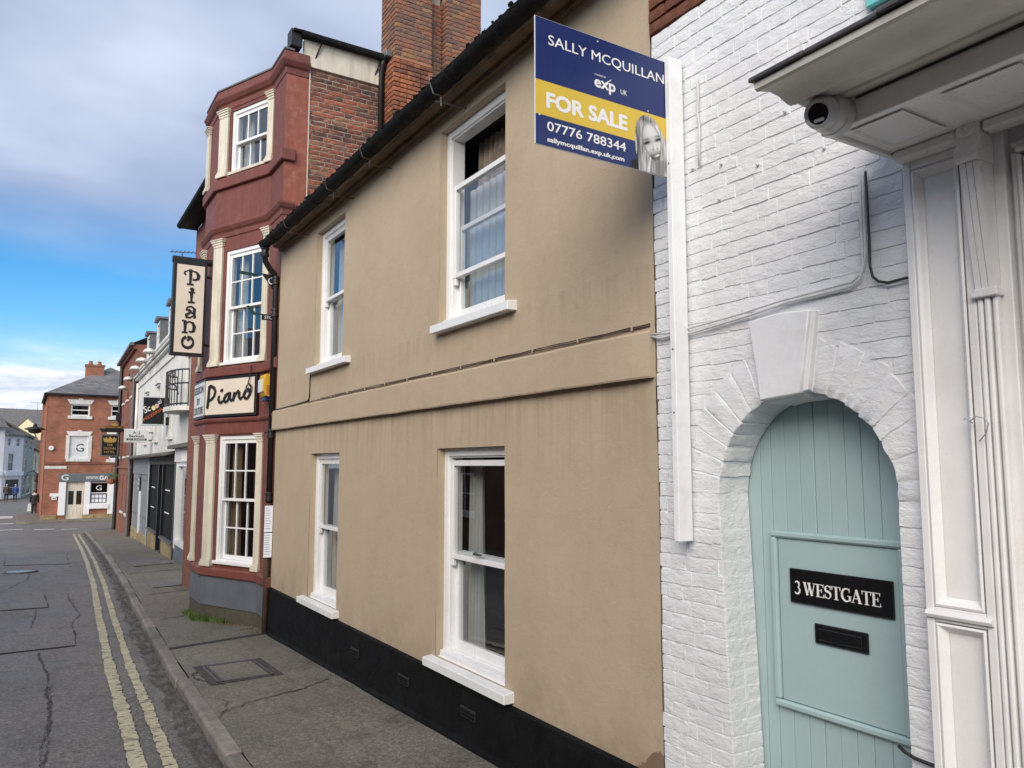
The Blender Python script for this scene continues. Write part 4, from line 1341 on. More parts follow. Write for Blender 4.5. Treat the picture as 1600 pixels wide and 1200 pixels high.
# ring of voussoirs round the arch, full depth so that the joints run through the soffit
def vous(a0, a1):
    g = G(FX(XW))
    j = random.uniform(-.004, .004)
    p = []
    for r_, a in ((AR + random.uniform(-.012, .004), a0), (AR + random.uniform(-.012, .004), a1), (RO + random.uniform(-.02, .02), a1), (RO + random.uniform(-.02, .02), a0)):
        w = math.radians(a); p.append((-AC + r_ * math.cos(w), AZ + r_ * math.sin(w)))
    g.prism(p, -0.215, -0.004 + j * .5, axis=2)
    roughen(ob('voussoir', g, MATS['pbrick'], wh, 0.004), 0.008, 20, 3)
A = [180 - 9.6 * i + (random.uniform(-1.3, 1.3) if 0 < i < 8 else 0) for i in range(9)]
for a, b in zip(A, A[1:]): vous(a - 0.22, b + 0.22)
A = [79 - 9.9 * i + (random.uniform(-1.3, 1.3) if 0 < i < 8 else 0) for i in range(9)]
for a, b in zip(A, A[1:]): vous(a - 0.22, b + 0.22)
g = G(FX(XW))
g.prism([(-2.470, 2.450), (-2.30, 2.463), (-2.245, 2.470), (-2.185, 2.83), (-2.36, 2.842), (-2.525, 2.832)], -0.05, 0.045, axis=2)
roughen(ob('keystone', g, MATS['pstone'], wh, 0.005), 0.006, 9)
g = G(FX(XW))
g.prism([(-2.250, 2.475), (-2.222, 2.48), (-2.165, 2.83), (-2.188, 2.835)], -0.05, 0.026, axis=2)
ob('keystone_fillet', g, MATS['pstone'], wh, 0.004)
g = G(FX(XW)); g.prism([(-2.475, 2.440), (-2.26, 2.458), (-2.25, 2.50), (-2.48, 2.48)], -0.21, 0.0, axis=2)
roughen(ob('keystone_soffit', g, MATS['pbrick'], wh, 0.006), 0.014, 16)
# old nails and fixings left in the wall
for y, zz in [(2.90, 3.72), (2.70, 3.68), (2.47, 3.60), (2.72, 3.50), (2.30, 3.80), (2.10, 3.55)]:
    g = G(); g.lathe([(0.004, 0.02), (0.007, 0.0), (0.008, -0.008), (0.004, -0.012)], (XW - .004, y, zz), 'x', 8)
    ob('fixing', g, M['cable_white'], wh)
# turquoise window frame above the canopy
g = G(FX(XW))
g.box(-1.855, -1.81, 4.07, 4.585, -0.02, 0.03); g.box(-1.81, -1.30, 4.07, 4.11, -0.02, 0.03); g.box(-1.79, -1.74, 4.12, 4.585, -0.02, 0.018)
wf = ob('window', g, M['teal_bright'], wh, 0.004)
g = G(FX(XW)); g.box(-1.739, -1.30, 4.112, 4.585, -0.015, 0.011)
ob('pane', g, MATS['dark_glass'], wf)
# the boarded door: planks, planted panel, plate, letter box
XD = 3.172
door = ob('door', G(FX(XD)).box(-2.84, -1.78, 0.10, 2.55, -0.05, -0.012), M['teal'], wh)
ys_ = [2.84, 2.712, 2.645, 2.56, 2.473, 2.392, 2.310, 2.228, 2.146, 2.062, 1.978, 1.894, 1.79]
for a, b in zip(ys_, ys_[1:]):
    g = G(FX(XD)); t = random.uniform(-.0015, .0015)
    g.box(-a + 0.0012, -b - 0.0012, 0.11, 2.54, -0.013, 0.0 + t)
    ob('plank', g, M['teal'], door, 0.0022)
g = G(FX(XD)); g.box(-2.61, -1.985, 1.035, 1.80, 0.003, 0.012)
ob('panel', g, M['teal'], door, 0.003)
def door_mould(a, b, c, d):
    g = G(FX(XD)); g.box(a, b, c, d, 0.002, 0.032); ob('moulding', g, M['teal'], door, 0.009)
door_mould(-2.645, -1.955, 1.800, 1.832); door_mould(-2.645, -1.955, 1.000, 1.034); door_mould(-2.645, -2.610, 1.0345, 1.7995); door_mould(-1.985, -1.955, 1.0345, 1.7995)
g = G(FX(XD)); g.box(-2.537, -2.010, 1.502, 1.661, 0.013, 0.026)
plate = ob('name_plate', g, M['plaque'], door, 0.003)
serif('3 WESTGATE', FX(XD - 0.0262), M['lettering'], plate, -2.508, 1.546, 0.058, 0.445)
g = G(FX(XD)); g.box(-2.410, -2.138, 1.334, 1.424, 0.013, 0.024)
lb = ob('letter_box', g, M['plaque'], door, 0.004)
g = G(FX(XD)); g.box(-2.385, -2.163, 1.352, 1.405, 0.0245, 0.031)
ob('flap', g, M['plaque'], lb, 0.005)
g = G(FX(XW)); g.box(-2.80, -1.84, -0.2, 0.11, -0.30, 0.05)
ob('step', g, M['kerb'], wh, 0.01)
# cables across the white wall
xc = XW - 0.022
cable('cable', 'painted white cable sagging across the white brick above the keystone', [(xc, 3.23, 2.862), (xc, 3.16, 2.842), (xc, 3.05, 2.845), (xc, 2.92, 2.838), (xc, 2.75, 2.850), (xc - .002, 2.52, 2.868), (xc, 2.30, 2.893), (xc, 2.10, 2.897), (xc, 1.99, 2.90), (xc, 1.945, 2.925), (xc, 1.93, 2.99), (xc, 1.925, 3.36)], 0.0065, M['cable_white'])
cable('cable', 'second white cable running just above its twin over the arched door', [(xc, 3.24, 2.875), (xc, 3.1, 2.86), (xc, 2.9, 2.866), (xc, 2.6, 2.882), (xc, 2.35, 2.905), (xc, 2.12, 2.914), (xc, 1.985, 2.918), (xc, 1.935, 2.95), (xc, 1.915, 3.02), (xc, 1.910, 3.36)], 0.006, M['cable_white'])
cable('cable', 'black cable hanging from the canopy and looping to the doorcase', [(xc - .003, 1.895, 3.37), (xc - .003, 1.893, 3.1), (xc - .004, 1.895, 2.97), (xc - .004, 1.885, 2.92), (xc - .004, 1.860, 2.895), (xc - .003, 1.82, 2.882), (xc - .003, 1.75, 2.886), (xc - .003, 1.725, 2.884)], 0.006, M['cable_black'])
cable('cable', 'stub of old white painted cable hanging beside the sale board post', [(xc, 2.835, 4.20), (xc, 2.832, 4.09), (xc - .003, 2.838, 4.0), (xc, 2.828, 3.93), (xc, 2.835, 3.82), (xc, 2.836, 3.71)], 0.0065, M['cable_white'])
cable('cable', 'black cable end poking out at the foot of the door jamb', [(xc, 1.875, 1.075), (xc - .004, 1.85, 1.062), (xc - .004, 1.81, 1.05), (xc - .002, 1.75, 1.045), (xc, 1.71, 1.044)], 0.007, M['cable_black'])

# ================================================================ FOR SALE BOARD
sb = thing('sale_board', 'navy and yellow FOR SALE board on a white post fixed to the brick wall', 'sign', (2.88, 2.97, 1.76))
g = G(); g.box(2.832, 2.928, 2.948, 2.986, 1.765, 4.345)
ob('post', g, M['post_white'], sb, 0.003)
BX0, BX1, BZ0, BZ1, BY = 1.992, 2.848, 3.680, 4.330, 2.990
BW, BH = BX1 - BX0, BZ1 - BZ0
g = G(); g.box(BX0, BX1, BY, BY + 0.006, BZ0, BZ1)
bd = ob('panel', g, M['board_edge'], sb, 0.001)
bf = frame((BX0, BY, BZ0), (1, 0, 0))
def bquad(name, pts, m, n):
    g = G(bf); g.add([(u * BW, v * BH, n) for u, v in pts], [tuple(range(len(pts)))])
    return ob(name, g, m, bd)
bquad('navy_field', [(0.004, 0.504), (0.996, 0.504), (0.996, 0.996), (0.004, 0.996)], M['navy'], 0.0012)
bquad('yellow_band', [(0.004, 0.236), (0.996, 0.236), (0.996, 0.5035), (0.004, 0.5035)], M['board_yellow'], 0.0012)
bquad('navy_field', [(0.004, 0.004), (0.996, 0.004), (0.996, 0.2355), (0.004, 0.2355)], M['navy'], 0.0012)
def btext(s, u, v, h, w, bold, dep=0.002):
    text(s, bf, M['lettering'], bd, u * BW, v * BH, h * BH, w * BW, bold, dep)
btext('SALLY MCQUILLAN', 0.092, 0.800, 0.078, 0.885, 0.006)
btext('exp', 0.425, 0.590, 0.088, 0.155, 0.030)
btext('POWERED BY', 0.425, 0.682, 0.012, 0.085, 0.01)
btext('UK', 0.622, 0.593, 0.040, 0.050, 0.01)
btext('FOR SALE', 0.082, 0.305, 0.112, 0.585, 0.045)
btext('07776 788344', 0.082, 0.125, 0.070, 0.575, 0.012)
btext('sallymcquillan.exp.uk.com', 0.082, 0.040, 0.034, 0.560, 0.035)
# sweep mark of the x
strokes([([(0.0, 0.0), (0.45, 0.55), (1.0, 1.0)], [0.10, 0.12, 0.04])], bf, M['lettering'], bd, 0.475 * BW, 0.585 * BH, 0.065, 0.0024)
# grey portrait print of a smiling long-haired woman
def pm(name, v, var=0.0): return mat('print_grey_%s' % name, (v, v, v), 0.45, var, 18, 0)
def crop(x, y):
    u = 1 - (738 - x) / 2170; yb = 1030 + x / 745 * 140
    return u, max(0.004, (yb - y) / 1850)
def ppoly(name, pts, m, n):
    return bquad(name, [(min(0.996, a), b) for a, b in (crop(*p) for p in pts)], m, n)
def pell(cx, cy, rx, ry, rot=0, n=20, a0=0, a1=360):
    r = math.radians(rot); o = []
    for i in range(n):
        w = math.radians(a0 + (a1 - a0) * i / n)
        a, b = rx * math.cos(w), ry * math.sin(w)
        o.append((cx + a * math.cos(r) - b * math.sin(r), cy + a * math.sin(r) + b * math.cos(r)))
    return o
def portrait():
    """the printed photograph as a fine grid of grey values"""
    hair = [(215, 1085), (200, 880), (165, 800), (150, 560), (180, 330), (250, 240), (345, 200), (430, 225), (530, 310), (640, 470), (700, 590), (712, 760), (735, 900), (742, 1180), (480, 1160)]
    coat = [(85, 1060), (92, 930), (190, 880), (330, 860), (330, 1120)]
    def inside(p, poly):
        c = False; x, y = p
        for (x0, y0), (x1, y1) in zip(poly, poly[1:] + poly[:1]):
            if (y0 > y) != (y1 > y) and x < (x1 - x0) * (y - y0) / (y1 - y0) + x0: c = not c
        return c
    def ga(x, y, cx_, cy_, sx, sy, rot=0.0):
        r = math.radians(rot); a, b = x - cx_, y - cy_
        u, v = a * math.cos(r) + b * math.sin(r), -a * math.sin(r) + b * math.cos(r)
        return math.exp(-0.5 * ((u / sx) ** 2 + (v / sy) ** 2))
    def ss(a, b, t):
        t = min(1, max(0, (t - a) / (b - a))); return t * t * (3 - 2 * t)
    def val(x, y):
        st = noise.noise((x * 0.03 + 0.5 * math.sin(y * 0.007), y * 0.0035, 0)) + 0.6 * noise.noise((x * 0.075 + 0.6 * math.sin(y * 0.006), y * 0.004, 4))
        h = 0.60 + 0.42 * st - 0.30 * ga(x, y, 330, 260, 90, 40, 20) - 0.30 * ga(x, y, 215, 700, 30, 170) - 0.25 * ga(x, y, 240, 980, 20, 80)
        # tilted oval face
        ax = Vector((0.27, 0.963)); d = Vector((x - 452, y - 625)); u, v = d.x * ax.y - d.y * ax.x, d.dot(ax)
        wd_ = 168 if v < 0 else 168 - 0.20 * v
        e = (u / wd_) ** 2 + (v / 322) ** 2
        f = 0.74 + 0.10 * ga(x, y, 410, 440, 90, 80) + 0.10 * ga(x, y, 400, 740, 45, 45) + 0.10 * ga(x, y, 590, 690, 28, 50) + 0.10 * ga(x, y, 500, 690, 16, 70, -15)
        f -= 0.28 * ss(0.55, 1.05, e) + 0.10 * ss(-40, 140, -u)
        for cx_, cy_, r in ((362, 640, -20), (556, 582, -18)):
            f -= 0.75 * ga(x, y, cx_, cy_, 36, 14, r) + 0.14 * ga(x, y, cx_, cy_ - 14, 52, 26, r)
            f -= 0.34 * ga(x, y, cx_ - 6, cy_ - 58, 46, 9, r + 4)
        f -= 0.30 * ga(x, y, 470, 738, 14, 12) + 0.30 * ga(x, y, 548, 722, 14, 12) + 0.14 * ga(x, y, 510, 765, 40, 10, -12) + 0.10 * ga(x, y, 468, 660, 12, 60, -12)
        f -= 0.16 * ga(x, y, 432, 800, 14, 46, -28) + 0.14 * ga(x, y, 625, 745, 10, 40, -20)
        f -= 0.75 * ga(x, y, 535, 835, 64, 27, -20) ** 0.7
        f += 1.0 * ga(x, y, 543, 829, 42, 12, -20)
        f -= 0.16 * ga(x, y, 550, 895, 40, 10, -15)
        nk = 0.42 + 0.18 * st if y > 860 and 420 < x < 660 else h
        out = nk * ss(870, 930, y) + h * (1 - ss(870, 930, y)) if 420 < x < 660 else h
        k_ = ss(1.10, 0.92, e) if False else 1 - ss(0.93, 1.08, e)
        o_ = f * k_ + out * (1 - k_)
        return min(0.95, max(0.02, o_))
    NX, NY = 84, 112
    V, F, Cc = [], [], []
    idx = {}
    def vert(i, j):
        if (i, j) not in idx:
            x, y = 80 + 665 * i / NX, 195 + 990 * j / NY
            u, v = crop(x, y); idx[i, j] = len(V); V.append((min(u, 0.996) * BW, v * BH, 0.0022))
            Cc.append(val(x, y) if inside((x, y), hair) else 0.03)
        return idx[i, j]
    for i in range(NX):
        for j in range(NY):
            x, y = 80 + 665 * (i + .5) / NX, 195 + 990 * (j + .5) / NY
            if inside((x, y), hair) or inside((x, y), coat):
                F.append((vert(i, j), vert(i, j + 1), vert(i + 1, j + 1), vert(i + 1, j)))
    g = G(bf); g.add(V, F)
    me = bpy.data.meshes.new('portrait_print'); me.from_pydata(g.v, [], g.f)
    at = me.color_attributes.new('print', 'FLOAT_COLOR', 'POINT')
    for k_, c_ in enumerate(Cc): at.data[k_].color = (c_ ** 1.7 * 0.95, c_ ** 1.7 * 0.95, c_ ** 1.7 * 0.95, 1)
    m, nt, b = nodes_of('portrait_print'); kk = NB(nt)
    a_ = kk.n('ShaderNodeVertexColor'); a_.layer_name = 'print'
    kk.l(a_.outputs[0], b.inputs['Base Color']); b.inputs['Roughness'].default_value = 0.4
    link('portrait_print', me, m, bd)
portrait()
g = G()
for u, v in ((0.45, 0.965), (0.55, 0.035), (0.03, 0.23), (0.84, 0.52)):
    g.lathe([(0.004, -0.004), (0.005, 0.0)], (BX0 + u * BW, BY, BZ0 + v * BH), 'y', 8)
ob('screw', g, M['board_edge'], sb)
g = G()
for zz in (3.75, 2.75, 2.42):
    g.lathe([(0.003, -0.002), (0.006, 0.0)], (2.831, 2.967, zz), 'x', 8)
ob('bolt', g, M['rust'], sb)

# ================================================================ DOORCASE WITH CANOPY (nearest building on the right)
dc = thing('doorcase', 'white panelled doorcase with console bracket and projecting slate canopy at the right edge', 'doorcase', (2.9, 1.0, gz(1)))
PW = M['porch_white']
XP = 2.895
g = G(FX(XP))
g.box(-1.722, -1.36, 0.05, 3.40, -0.25, -0.03)
g.box(-1.722, -1.690, 0.05, 3.395, -0.0299, 0.0); g.box(-1.505, -1.473, 0.05, 3.395, -0.0299, -0.002)
g.box(-1.6895, -1.5055, 3.30, 3.394, -0.0299, -0.001); g.box(-1.6895, -1.5055, 1.575, 1.63, -0.0299, -0.001); g.box(-1.6895, -1.5055, 0.05, 0.30, -0.0299, -0.001)
ob('pilaster', g, PW, dc, 0.004)
def rect_mould(u0, u1, v0, v1, fr_, n0, h, w, parent, name='panel_moulding', m=PW):
    """mitred ovolo frame lying inside a panel"""
    g = G(fr_)
    prof = [(0, h), (w * .25, h * 1.15), (w * .55, h * .75), (w * .8, h * .28), (w, 0.0)]
    V = []
    for a, hh_ in prof:
        V += [(u0 + a, v0 + a, n0 + hh_), (u1 - a, v0 + a, n0 + hh_), (u1 - a, v1 - a, n0 + hh_), (u0 + a, v1 - a, n0 + hh_)]
    Fc = []
    for i in range(len(prof) - 1):
        for k in range(4):
            Fc.append((i * 4 + k, i * 4 + (k + 1) % 4, i * 4 + 4 + (k + 1) % 4, i * 4 + 4 + k))
    g.add(V, Fc)
    return ob(name, g, m, parent)
rect_mould(-1.688, -1.507, 1.632, 3.298, FX(XP), -0.028, 0.026, 0.034, dc)
rect_mould(-1.688, -1.507, 0.302, 1.573, FX(XP), -0.028, 0.026, 0.034, dc)
g = G(FX(XP)); g.prism([(0.0, 1.590), (0.012, 1.592), (0.020, 1.604), (0.012, 1.616), (0.0, 1.618)], -1.716, -1.478, axis=0)
gg = G(FX(XP))
gg.add([(-1.716, b, a) for a, b in [(0.0, 1.590), (0.012, 1.592), (0.018, 1.604), (0.012, 1.616), (0.0, 1.618)]] + [(-1.478, b, a) for a, b in [(0.0, 1.590), (0.012, 1.592), (0.018, 1.604), (0.012, 1.616), (0.0, 1.618)]],
       [(k, (k + 1) % 5, 5 + (k + 1) % 5, 5 + k) for k in range(5)] + [(0, 1, 2, 3, 4), (9, 8, 7, 6, 5)])
ob('mid_bead', gg, PW, dc)
# fluted strip and console bracket
for k in range(3):
    g = G(FX(XP)); u = -1.468 + k * 0.026
    g.box(u, u + 0.019, 0.05, 2.755, -0.0305, 0.004 + 0.004 * (k == 1))
    ob('flute', g, PW, dc, 0.006)
cons = thing
g = G(FX(XP))
g.box(-1.478, -1.386, 2.748, 2.768, -0.03, 0.026); g.box(-1.472, -1.392, 2.768, 2.782, -0.03, 0.018)
br = ob('console', g, PW, dc, 0.003)
for k in range(3):
    g = G(FX(XP)); u0 = -1.466 + k * 0.0235; u1 = u0 + 0.021
    outl = []
    for i in range(17):
        t = i / 16
        zc_ = 2.783 + t * (3.235 - 2.783)
        o_ = 0.012 + 0.062 * (t ** 1.6) + 0.012 * math.sin(t * math.pi * 1.15) * (1 if k == 1 else 0.8)
        outl.append((o_, zc_))
    V = [(u0, b, a) for a, b in outl] + [(u1, b, a) for a, b in outl] + [(u0, b, -0.028) for a, b in outl] + [(u1, b, -0.028) for a, b in outl]
    Fc = []
    for i in range(16):
        Fc += [(i, 17 + i, 18 + i, i + 1), (i, i + 1, 35 + i, 34 + i), (17 + i, 51 + i, 52 + i, 18 + i)]
    Fc += [(0, 34, 51, 17), (16, 33, 67, 50)]
    g.add(V, Fc)
    ob('console_reed', g, PW, br)
g = G(FX(XP))
prof = [(-0.028, 3.236), (0.083, 3.236), (0.092, 3.25), (0.092, 3.275), (0.074, 3.30), (0.066, 3.315), (0.066, 3.40), (-0.028, 3.40)]
V = [(-1.474, b, a) for a, b in prof] + [(-1.392, b, a) for a, b in prof]
g.add(V, [tuple(range(8)), tuple(range(15, 7, -1))] + [(k, (k + 1) % 8, 8 + (k + 1) % 8, 8 + k) for k in range(8)])
ob('console_head', g, PW, br, 0.003)
g = G(); g.lathe([(0.030, 0.0), (0.030, -0.006), (0.024, -0.009), (0.022, -0.006), (0.012, -0.006), (0.010, -0.003)], (XP - 0.0655, -0.0 + 1.433, 3.358), 'x', 20)
ob('roundel', g, PW, br, smooth=False)
# recessed field and moulded architrave beside the door window
g = G(FX(XP)); g.box(-1.385, 0.6, 0.05, 3.40, -0.30, -0.075)
ob('field', g, PW, dc)
for k, (a, b, h) in enumerate([(1.345, 1.325, -0.045), (1.322, 1.308, -0.030), (1.305, 1.278, -0.038), (1.275, 1.262, -0.022), (1.258, 1.235, -0.040), (1.230, 1.212, -0.052)]):
    g = G(FX(XP)); g.box(-a, -b, 0.05, 3.26 - k * 0.012, -0.0745, h)
    ob('architrave', g, PW, dc, 0.005)
for k, (a, h) in enumerate([(3.30, -0.045), (3.275, -0.030), (3.25, -0.05)]):
    g = G(FX(XP)); g.box(-1.345 + .02 * k, 0.5, a - 0.02, a, -0.0742, h)
    ob('architrave', g, PW, dc, 0.005)
g = G(FX(XP)); g.box(-1.208, -0.2, 2.86, 3.22, -0.0745, -0.070)
ob('pane', g, MATS['dark_glass'], dc)
g = G(FX(XP)); g.box(-1.24, -0.2, 2.825, 2.85, -0.0744, -0.012)
ob('transom', g, PW, dc, 0.004)
# canopy
YE = 1.752
can = ob('canopy', G(FX(2.435)).box(-YE, 0.6, 3.358, 3.449, -0.035, 0.0), PW, dc, 0.003)
g = G(); g.box(2.471, 2.95, YE - 0.022, YE - 0.001, 3.360, 3.420)
ob('side_board', g, PW, can, 0.003)
g = G(); g.box(2.471, 2.90, -0.6, YE - 0.023, 3.376, 3.388)
ob('soffit', g, PW, can)
for y0, y1 in ((1.475, 1.690), (1.10, 1.350), (0.72, 0.98)):
    fs_ = (Vector((0, 0, 3.3755)), Vector((1, 0, 0)), Vector((0, 1, 0)), Vector((0, 0, -1)))
    rect_mould(2.505, 2.785, y0, y1, fs_, 0.0, 0.010, 0.018, can, 'soffit_panel')
for y0, y1 in ((-0.6, 1.386), (1.480, 1.726)):
    ob('bed_mould', G().box(2.835, 2.90, y0, y1, 3.335, 3.375), PW, can, 0.008)
prof = [(2.070, 3.462), (2.074, 3.440), (2.086, 3.434), (2.100, 3.440), (2.150, 3.452), (2.200, 3.447), (2.235, 3.432), (2.262, 3.428), (2.270, 3.438), (2.285, 3.438), (2.300, 3.446), (2.345, 3.444), (2.352, 3.454), (2.372, 3.454), (2.378, 3.446), (2.400, 3.444), (2.434, 3.4485), (2.47, 3.50), (2.95, 3.56), (2.95, 3.60), (2.3, 3.50)]
g = G(); g.prism(prof, -0.6, YE - 0.008, axis=1)
cn = ob('cornice', g, M['canopy_under'], can)
smooth_by_angle(cn, 40)
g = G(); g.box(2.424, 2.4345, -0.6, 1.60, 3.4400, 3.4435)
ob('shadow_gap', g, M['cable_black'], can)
yy = -0.6
while yy < YE - 0.1:
    L = min(random.uniform(0.24, 0.30), YE + 0.006 - yy)
    if YE + 0.006 - yy - L < 0.12: L = YE + 0.006 - yy
    g = G(); t = random.uniform(-.004, .004); t2 = random.uniform(-.008, .008)
    g.prism([(2.052 + t2, 3.464 + t), (2.96, 3.605), (2.96, 3.622), (2.058 + t2, 3.484 + t), (2.050 + t2, 3.477 + t)], yy + .002, yy + L - .002, axis=1)
    ob('slate', g, M['slate_edge'], can, 0.003)
    yy += L
# bent wire on the pilaster
g = G()
pp = [(XP - .008, 1.535, 2.315), (XP - .03, 1.52, 2.318), (XP - .045, 1.50, 2.312), (XP - .03, 1.495, 2.300), (XP - .02, 1.51, 2.306), (XP - .05, 1.47, 2.322), (XP - .07, 1.43, 2.312), (XP - .06, 1.425, 2.295), (XP - .03, 1.45, 2.262), (XP - .01, 1.485, 2.235)]
g.tube(pp, 0.0022, 6)
tag(ob('bent_wire', g, M['cam_metal'], None, smooth=True), 'thin bent wire left on the white panelled pilaster', 'wire')
# dome security camera
sc_ = thing('security_camera', 'silver dome security camera on the corner of the canopy', 'camera', (2.435, 1.665, 3.39))
cc_ = Vector((2.340, 1.672, 3.392))
g = G(); g.lathe([(0.066, 0.0), (0.071, -0.004), (0.071, -0.038), (0.068, -0.041), (0.069, -0.043), (0.067, -0.068), (0.060, -0.080), (0.045, -0.082)], (2.4345, 1.672, 3.398), 'x', 32)
b_ = ob('base', g, M['cam_metal'], sc_); smooth_by_angle(b_, 40)
dv = Vector((-0.93, -0.16, -0.33)).normalized()
e1 = dv.cross(Vector((0, 0, 1))).normalized(); e2 = e1.cross(dv)
def cam_lathe(prof, name, m, n=32):
    V, Fc = [], []
    for r_, h in prof:
        for k in range(n):
            w = 2 * math.pi * k / n
            V.append(tuple(cc_ + e1 * (r_ * math.cos(w)) + e2 * (r_ * math.sin(w)) + dv * h))
    for i in range(len(prof) - 1):
        for k in range(n):
            Fc.append((i * n + k, i * n + (k + 1) % n, (i + 1) * n + (k + 1) % n, (i + 1) * n + k))
    Fc.append(tuple(range(n))); Fc.append(tuple((len(prof) - 1) * n + k for k in range(n)))
    g = G(); g.add(V, Fc)
    o = ob(name, g, m, sc_); return smooth_by_angle(o, 40)
R0 = 0.060
prof = [(R0 * math.sin(math.radians(a)), -R0 * math.cos(math.radians(a))) for a in range(20, 128, 9)]
hh0 = prof[-1]
cam_lathe(prof + [(0.050, 0.040), (0.046, 0.043), (0.037, 0.036)], 'ball', M['cam_metal'])
cam_lathe([(0.0368, 0.030), (0.0368, 0.0362), (0.030, 0.0372)], 'window', M['cam_black'])
g = G((cc_ + dv * 0.0374, e1, e2, dv))
g.prism([(-0.013 + 0.006 * math.cos(math.radians(a)), -0.022 + 0.006 * math.sin(math.radians(a))) for a in range(90, 271, 20)] + [(0.013 + 0.006 * math.cos(math.radians(a)), -0.022 + 0.006 * math.sin(math.radians(a))) for a in range(-90, 91, 20)], 0, 0.001, axis=2)
ob('lamp', g, M['cam_lens'], sc_)
# ================================================================ RED BAY-FRONTED HOUSE
rh = thing('bay_fronted_house', 'three-storey dark red house with canted bay and cream pilasters', 'house', (2.9, 13, gz(13)))
RR = M['red_render']
Cp, Bp, Ap, C2 = (2.95, 11.62), (2.41, 12.86), (2.41, 13.72), (2.95, 14.96)
PLAN = [(2.95, 10.962), Cp, Bp, Ap, C2]
PLANR = [(3.10, 10.95), (2.95, 10.95), Cp, Bp, Ap, C2]
def vlen(a, b): return math.hypot(a[0] - b[0], a[1] - b[1])
f_cant = frame((Bp[0], Bp[1], 0), (Cp[0] - Bp[0], Cp[1] - Bp[1], 0))
f_front = frame((Ap[0], Ap[1], 0), (0, -1, 0))
f_strip = frame((Cp[0], Cp[1], 0), (0, -1, 0))
f_cant2 = frame((C2[0], C2[1], 0), (Ap[0] - C2[0], Ap[1] - C2[1], 0))
LC = vlen(Bp, Cp)
HOLES = [(0.31, 1.265, 0.70, 2.60), (0.31, 1.265, 3.70, 5.50), (0.33, 1.275, 6.74, 7.79)]
g = G(f_cant); g.wall(0, LC, -0.4, 8.2, HOLES, 0, 0.07)
ob('bay_wall', g, RR, rh)
g = G(f_front); g.wall(0, vlen(Ap, Bp), -0.4, 8.2, [], 0, 0.07)
ob('bay_wall', g, RR, rh)
g = G(f_cant2); g.wall(0, LC, -0.4, 8.2, [], 0, 0.07)
ob('bay_wall', g, RR, rh)
g = G(f_strip); g.wall(0, Cp[1] - 10.95, -0.4, 8.2, [], 0, 0.07)
ob('pier', g, RR, rh)
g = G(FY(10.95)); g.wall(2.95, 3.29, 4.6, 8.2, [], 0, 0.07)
ob('return_wall', g, M['red_orange'], rh)
g = G(FX(2.95)); g.wall(-17.8, -14.96, -0.8, 7.25, [], 0, 0.07)
ob('front_wall', g, MB_FAR2, rh)
g = G(); g.box(3.0, 8.0, 10.97, 17.79, -0.8, 7.2)
ob('rear_wall', g, M['room_dark'], rh) if False else None
g = G()
g.add([(3.30, 10.99, 8.35), (8, 10.99, 8.35), (8, 17.8, 8.35), (2.6, 17.8, 7.35), (2.6, 14.9, 7.35), (3.30, 14.9, 8.35), (5.6, 14.5, 9.6)], [(0, 1, 6), (1, 2, 6), (2, 3, 6), (3, 4, 6), (4, 5, 6), (5, 0, 6)])
ob('roof', g, MATS['slate'], rh)
g = G(); g.box(2.95, 8, 17.78, 17.80, -0.8, 7.3); g.box(7.9, 8, 10.97, 17.78, -0.8, 8.3)
ob('gable_wall', g, MB_FAR2, rh)
# floor slabs and dark rooms behind the bay windows
for z0, z1 in ((0.3, 2.75), (3.45, 5.7), (6.5, 7.95)):
    g = G()
    pl = [(2.96, 11.0), (2.96, 11.66), (2.47, 12.88), (2.47, 13.70), (2.99, 14.9), (6.5, 14.9), (6.5, 11.0)]
    g.add([(x, y, z0) for x, y in pl] + [(x, y, z1) for x, y in pl], [tuple(range(7)), tuple(range(13, 6, -1)), (4, 5, 12, 11), (5, 6, 13, 12), (6, 0, 7, 13)])
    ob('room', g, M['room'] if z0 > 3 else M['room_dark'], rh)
def band(name, plan, prof, m=RR): return ob(name, G().sweep(plan, prof), m, rh, 0.006)
band('sill_band', PLAN, [(-.02, 0.49), (0.050, 0.49), (0.062, 0.50), (0.062, 0.60), (0.045, 0.622), (-.02, 0.640)])
band('head_mould', PLAN, [(-.02, 2.62), (0.018, 2.62), (0.020, 2.79), (0.050, 2.81), (0.065, 2.845), (0.060, 2.865), (-.02, 2.88)])
band('sill_band', PLAN, [(-.02, 3.51), (0.040, 3.51), (0.050, 3.525), (0.050, 3.64), (0.035, 3.66), (-.02, 3.68)])
band('storey_mould', PLANR, [(-.02, 5.72), (0.015, 5.72), (0.020, 5.80), (0.050, 5.83), (0.075, 5.875), (0.075, 5.905), (-.02, 5.94)])
band('sill_band', PLANR, [(-.02, 6.52), (0.048, 6.52), (0.058, 6.535), (0.058, 6.68), (0.035, 6.705), (-.02, 6.72)])
band('cornice', [(3.28, 10.95)] + PLANR[1:], [(-.02, 7.84), (0.012, 7.84), (0.016, 7.93), (0.050, 7.955), (0.085, 8.01), (0.090, 8.04), (0.045, 8.06), (0.040, 8.18), (-.02, 8.18)])
band('capping', [(3.05, 10.95)] + PLANR[1:], [(-.06, 8.182), (0.055, 8.182), (0.055, 8.215), (-.06, 8.235)], M['lead'])
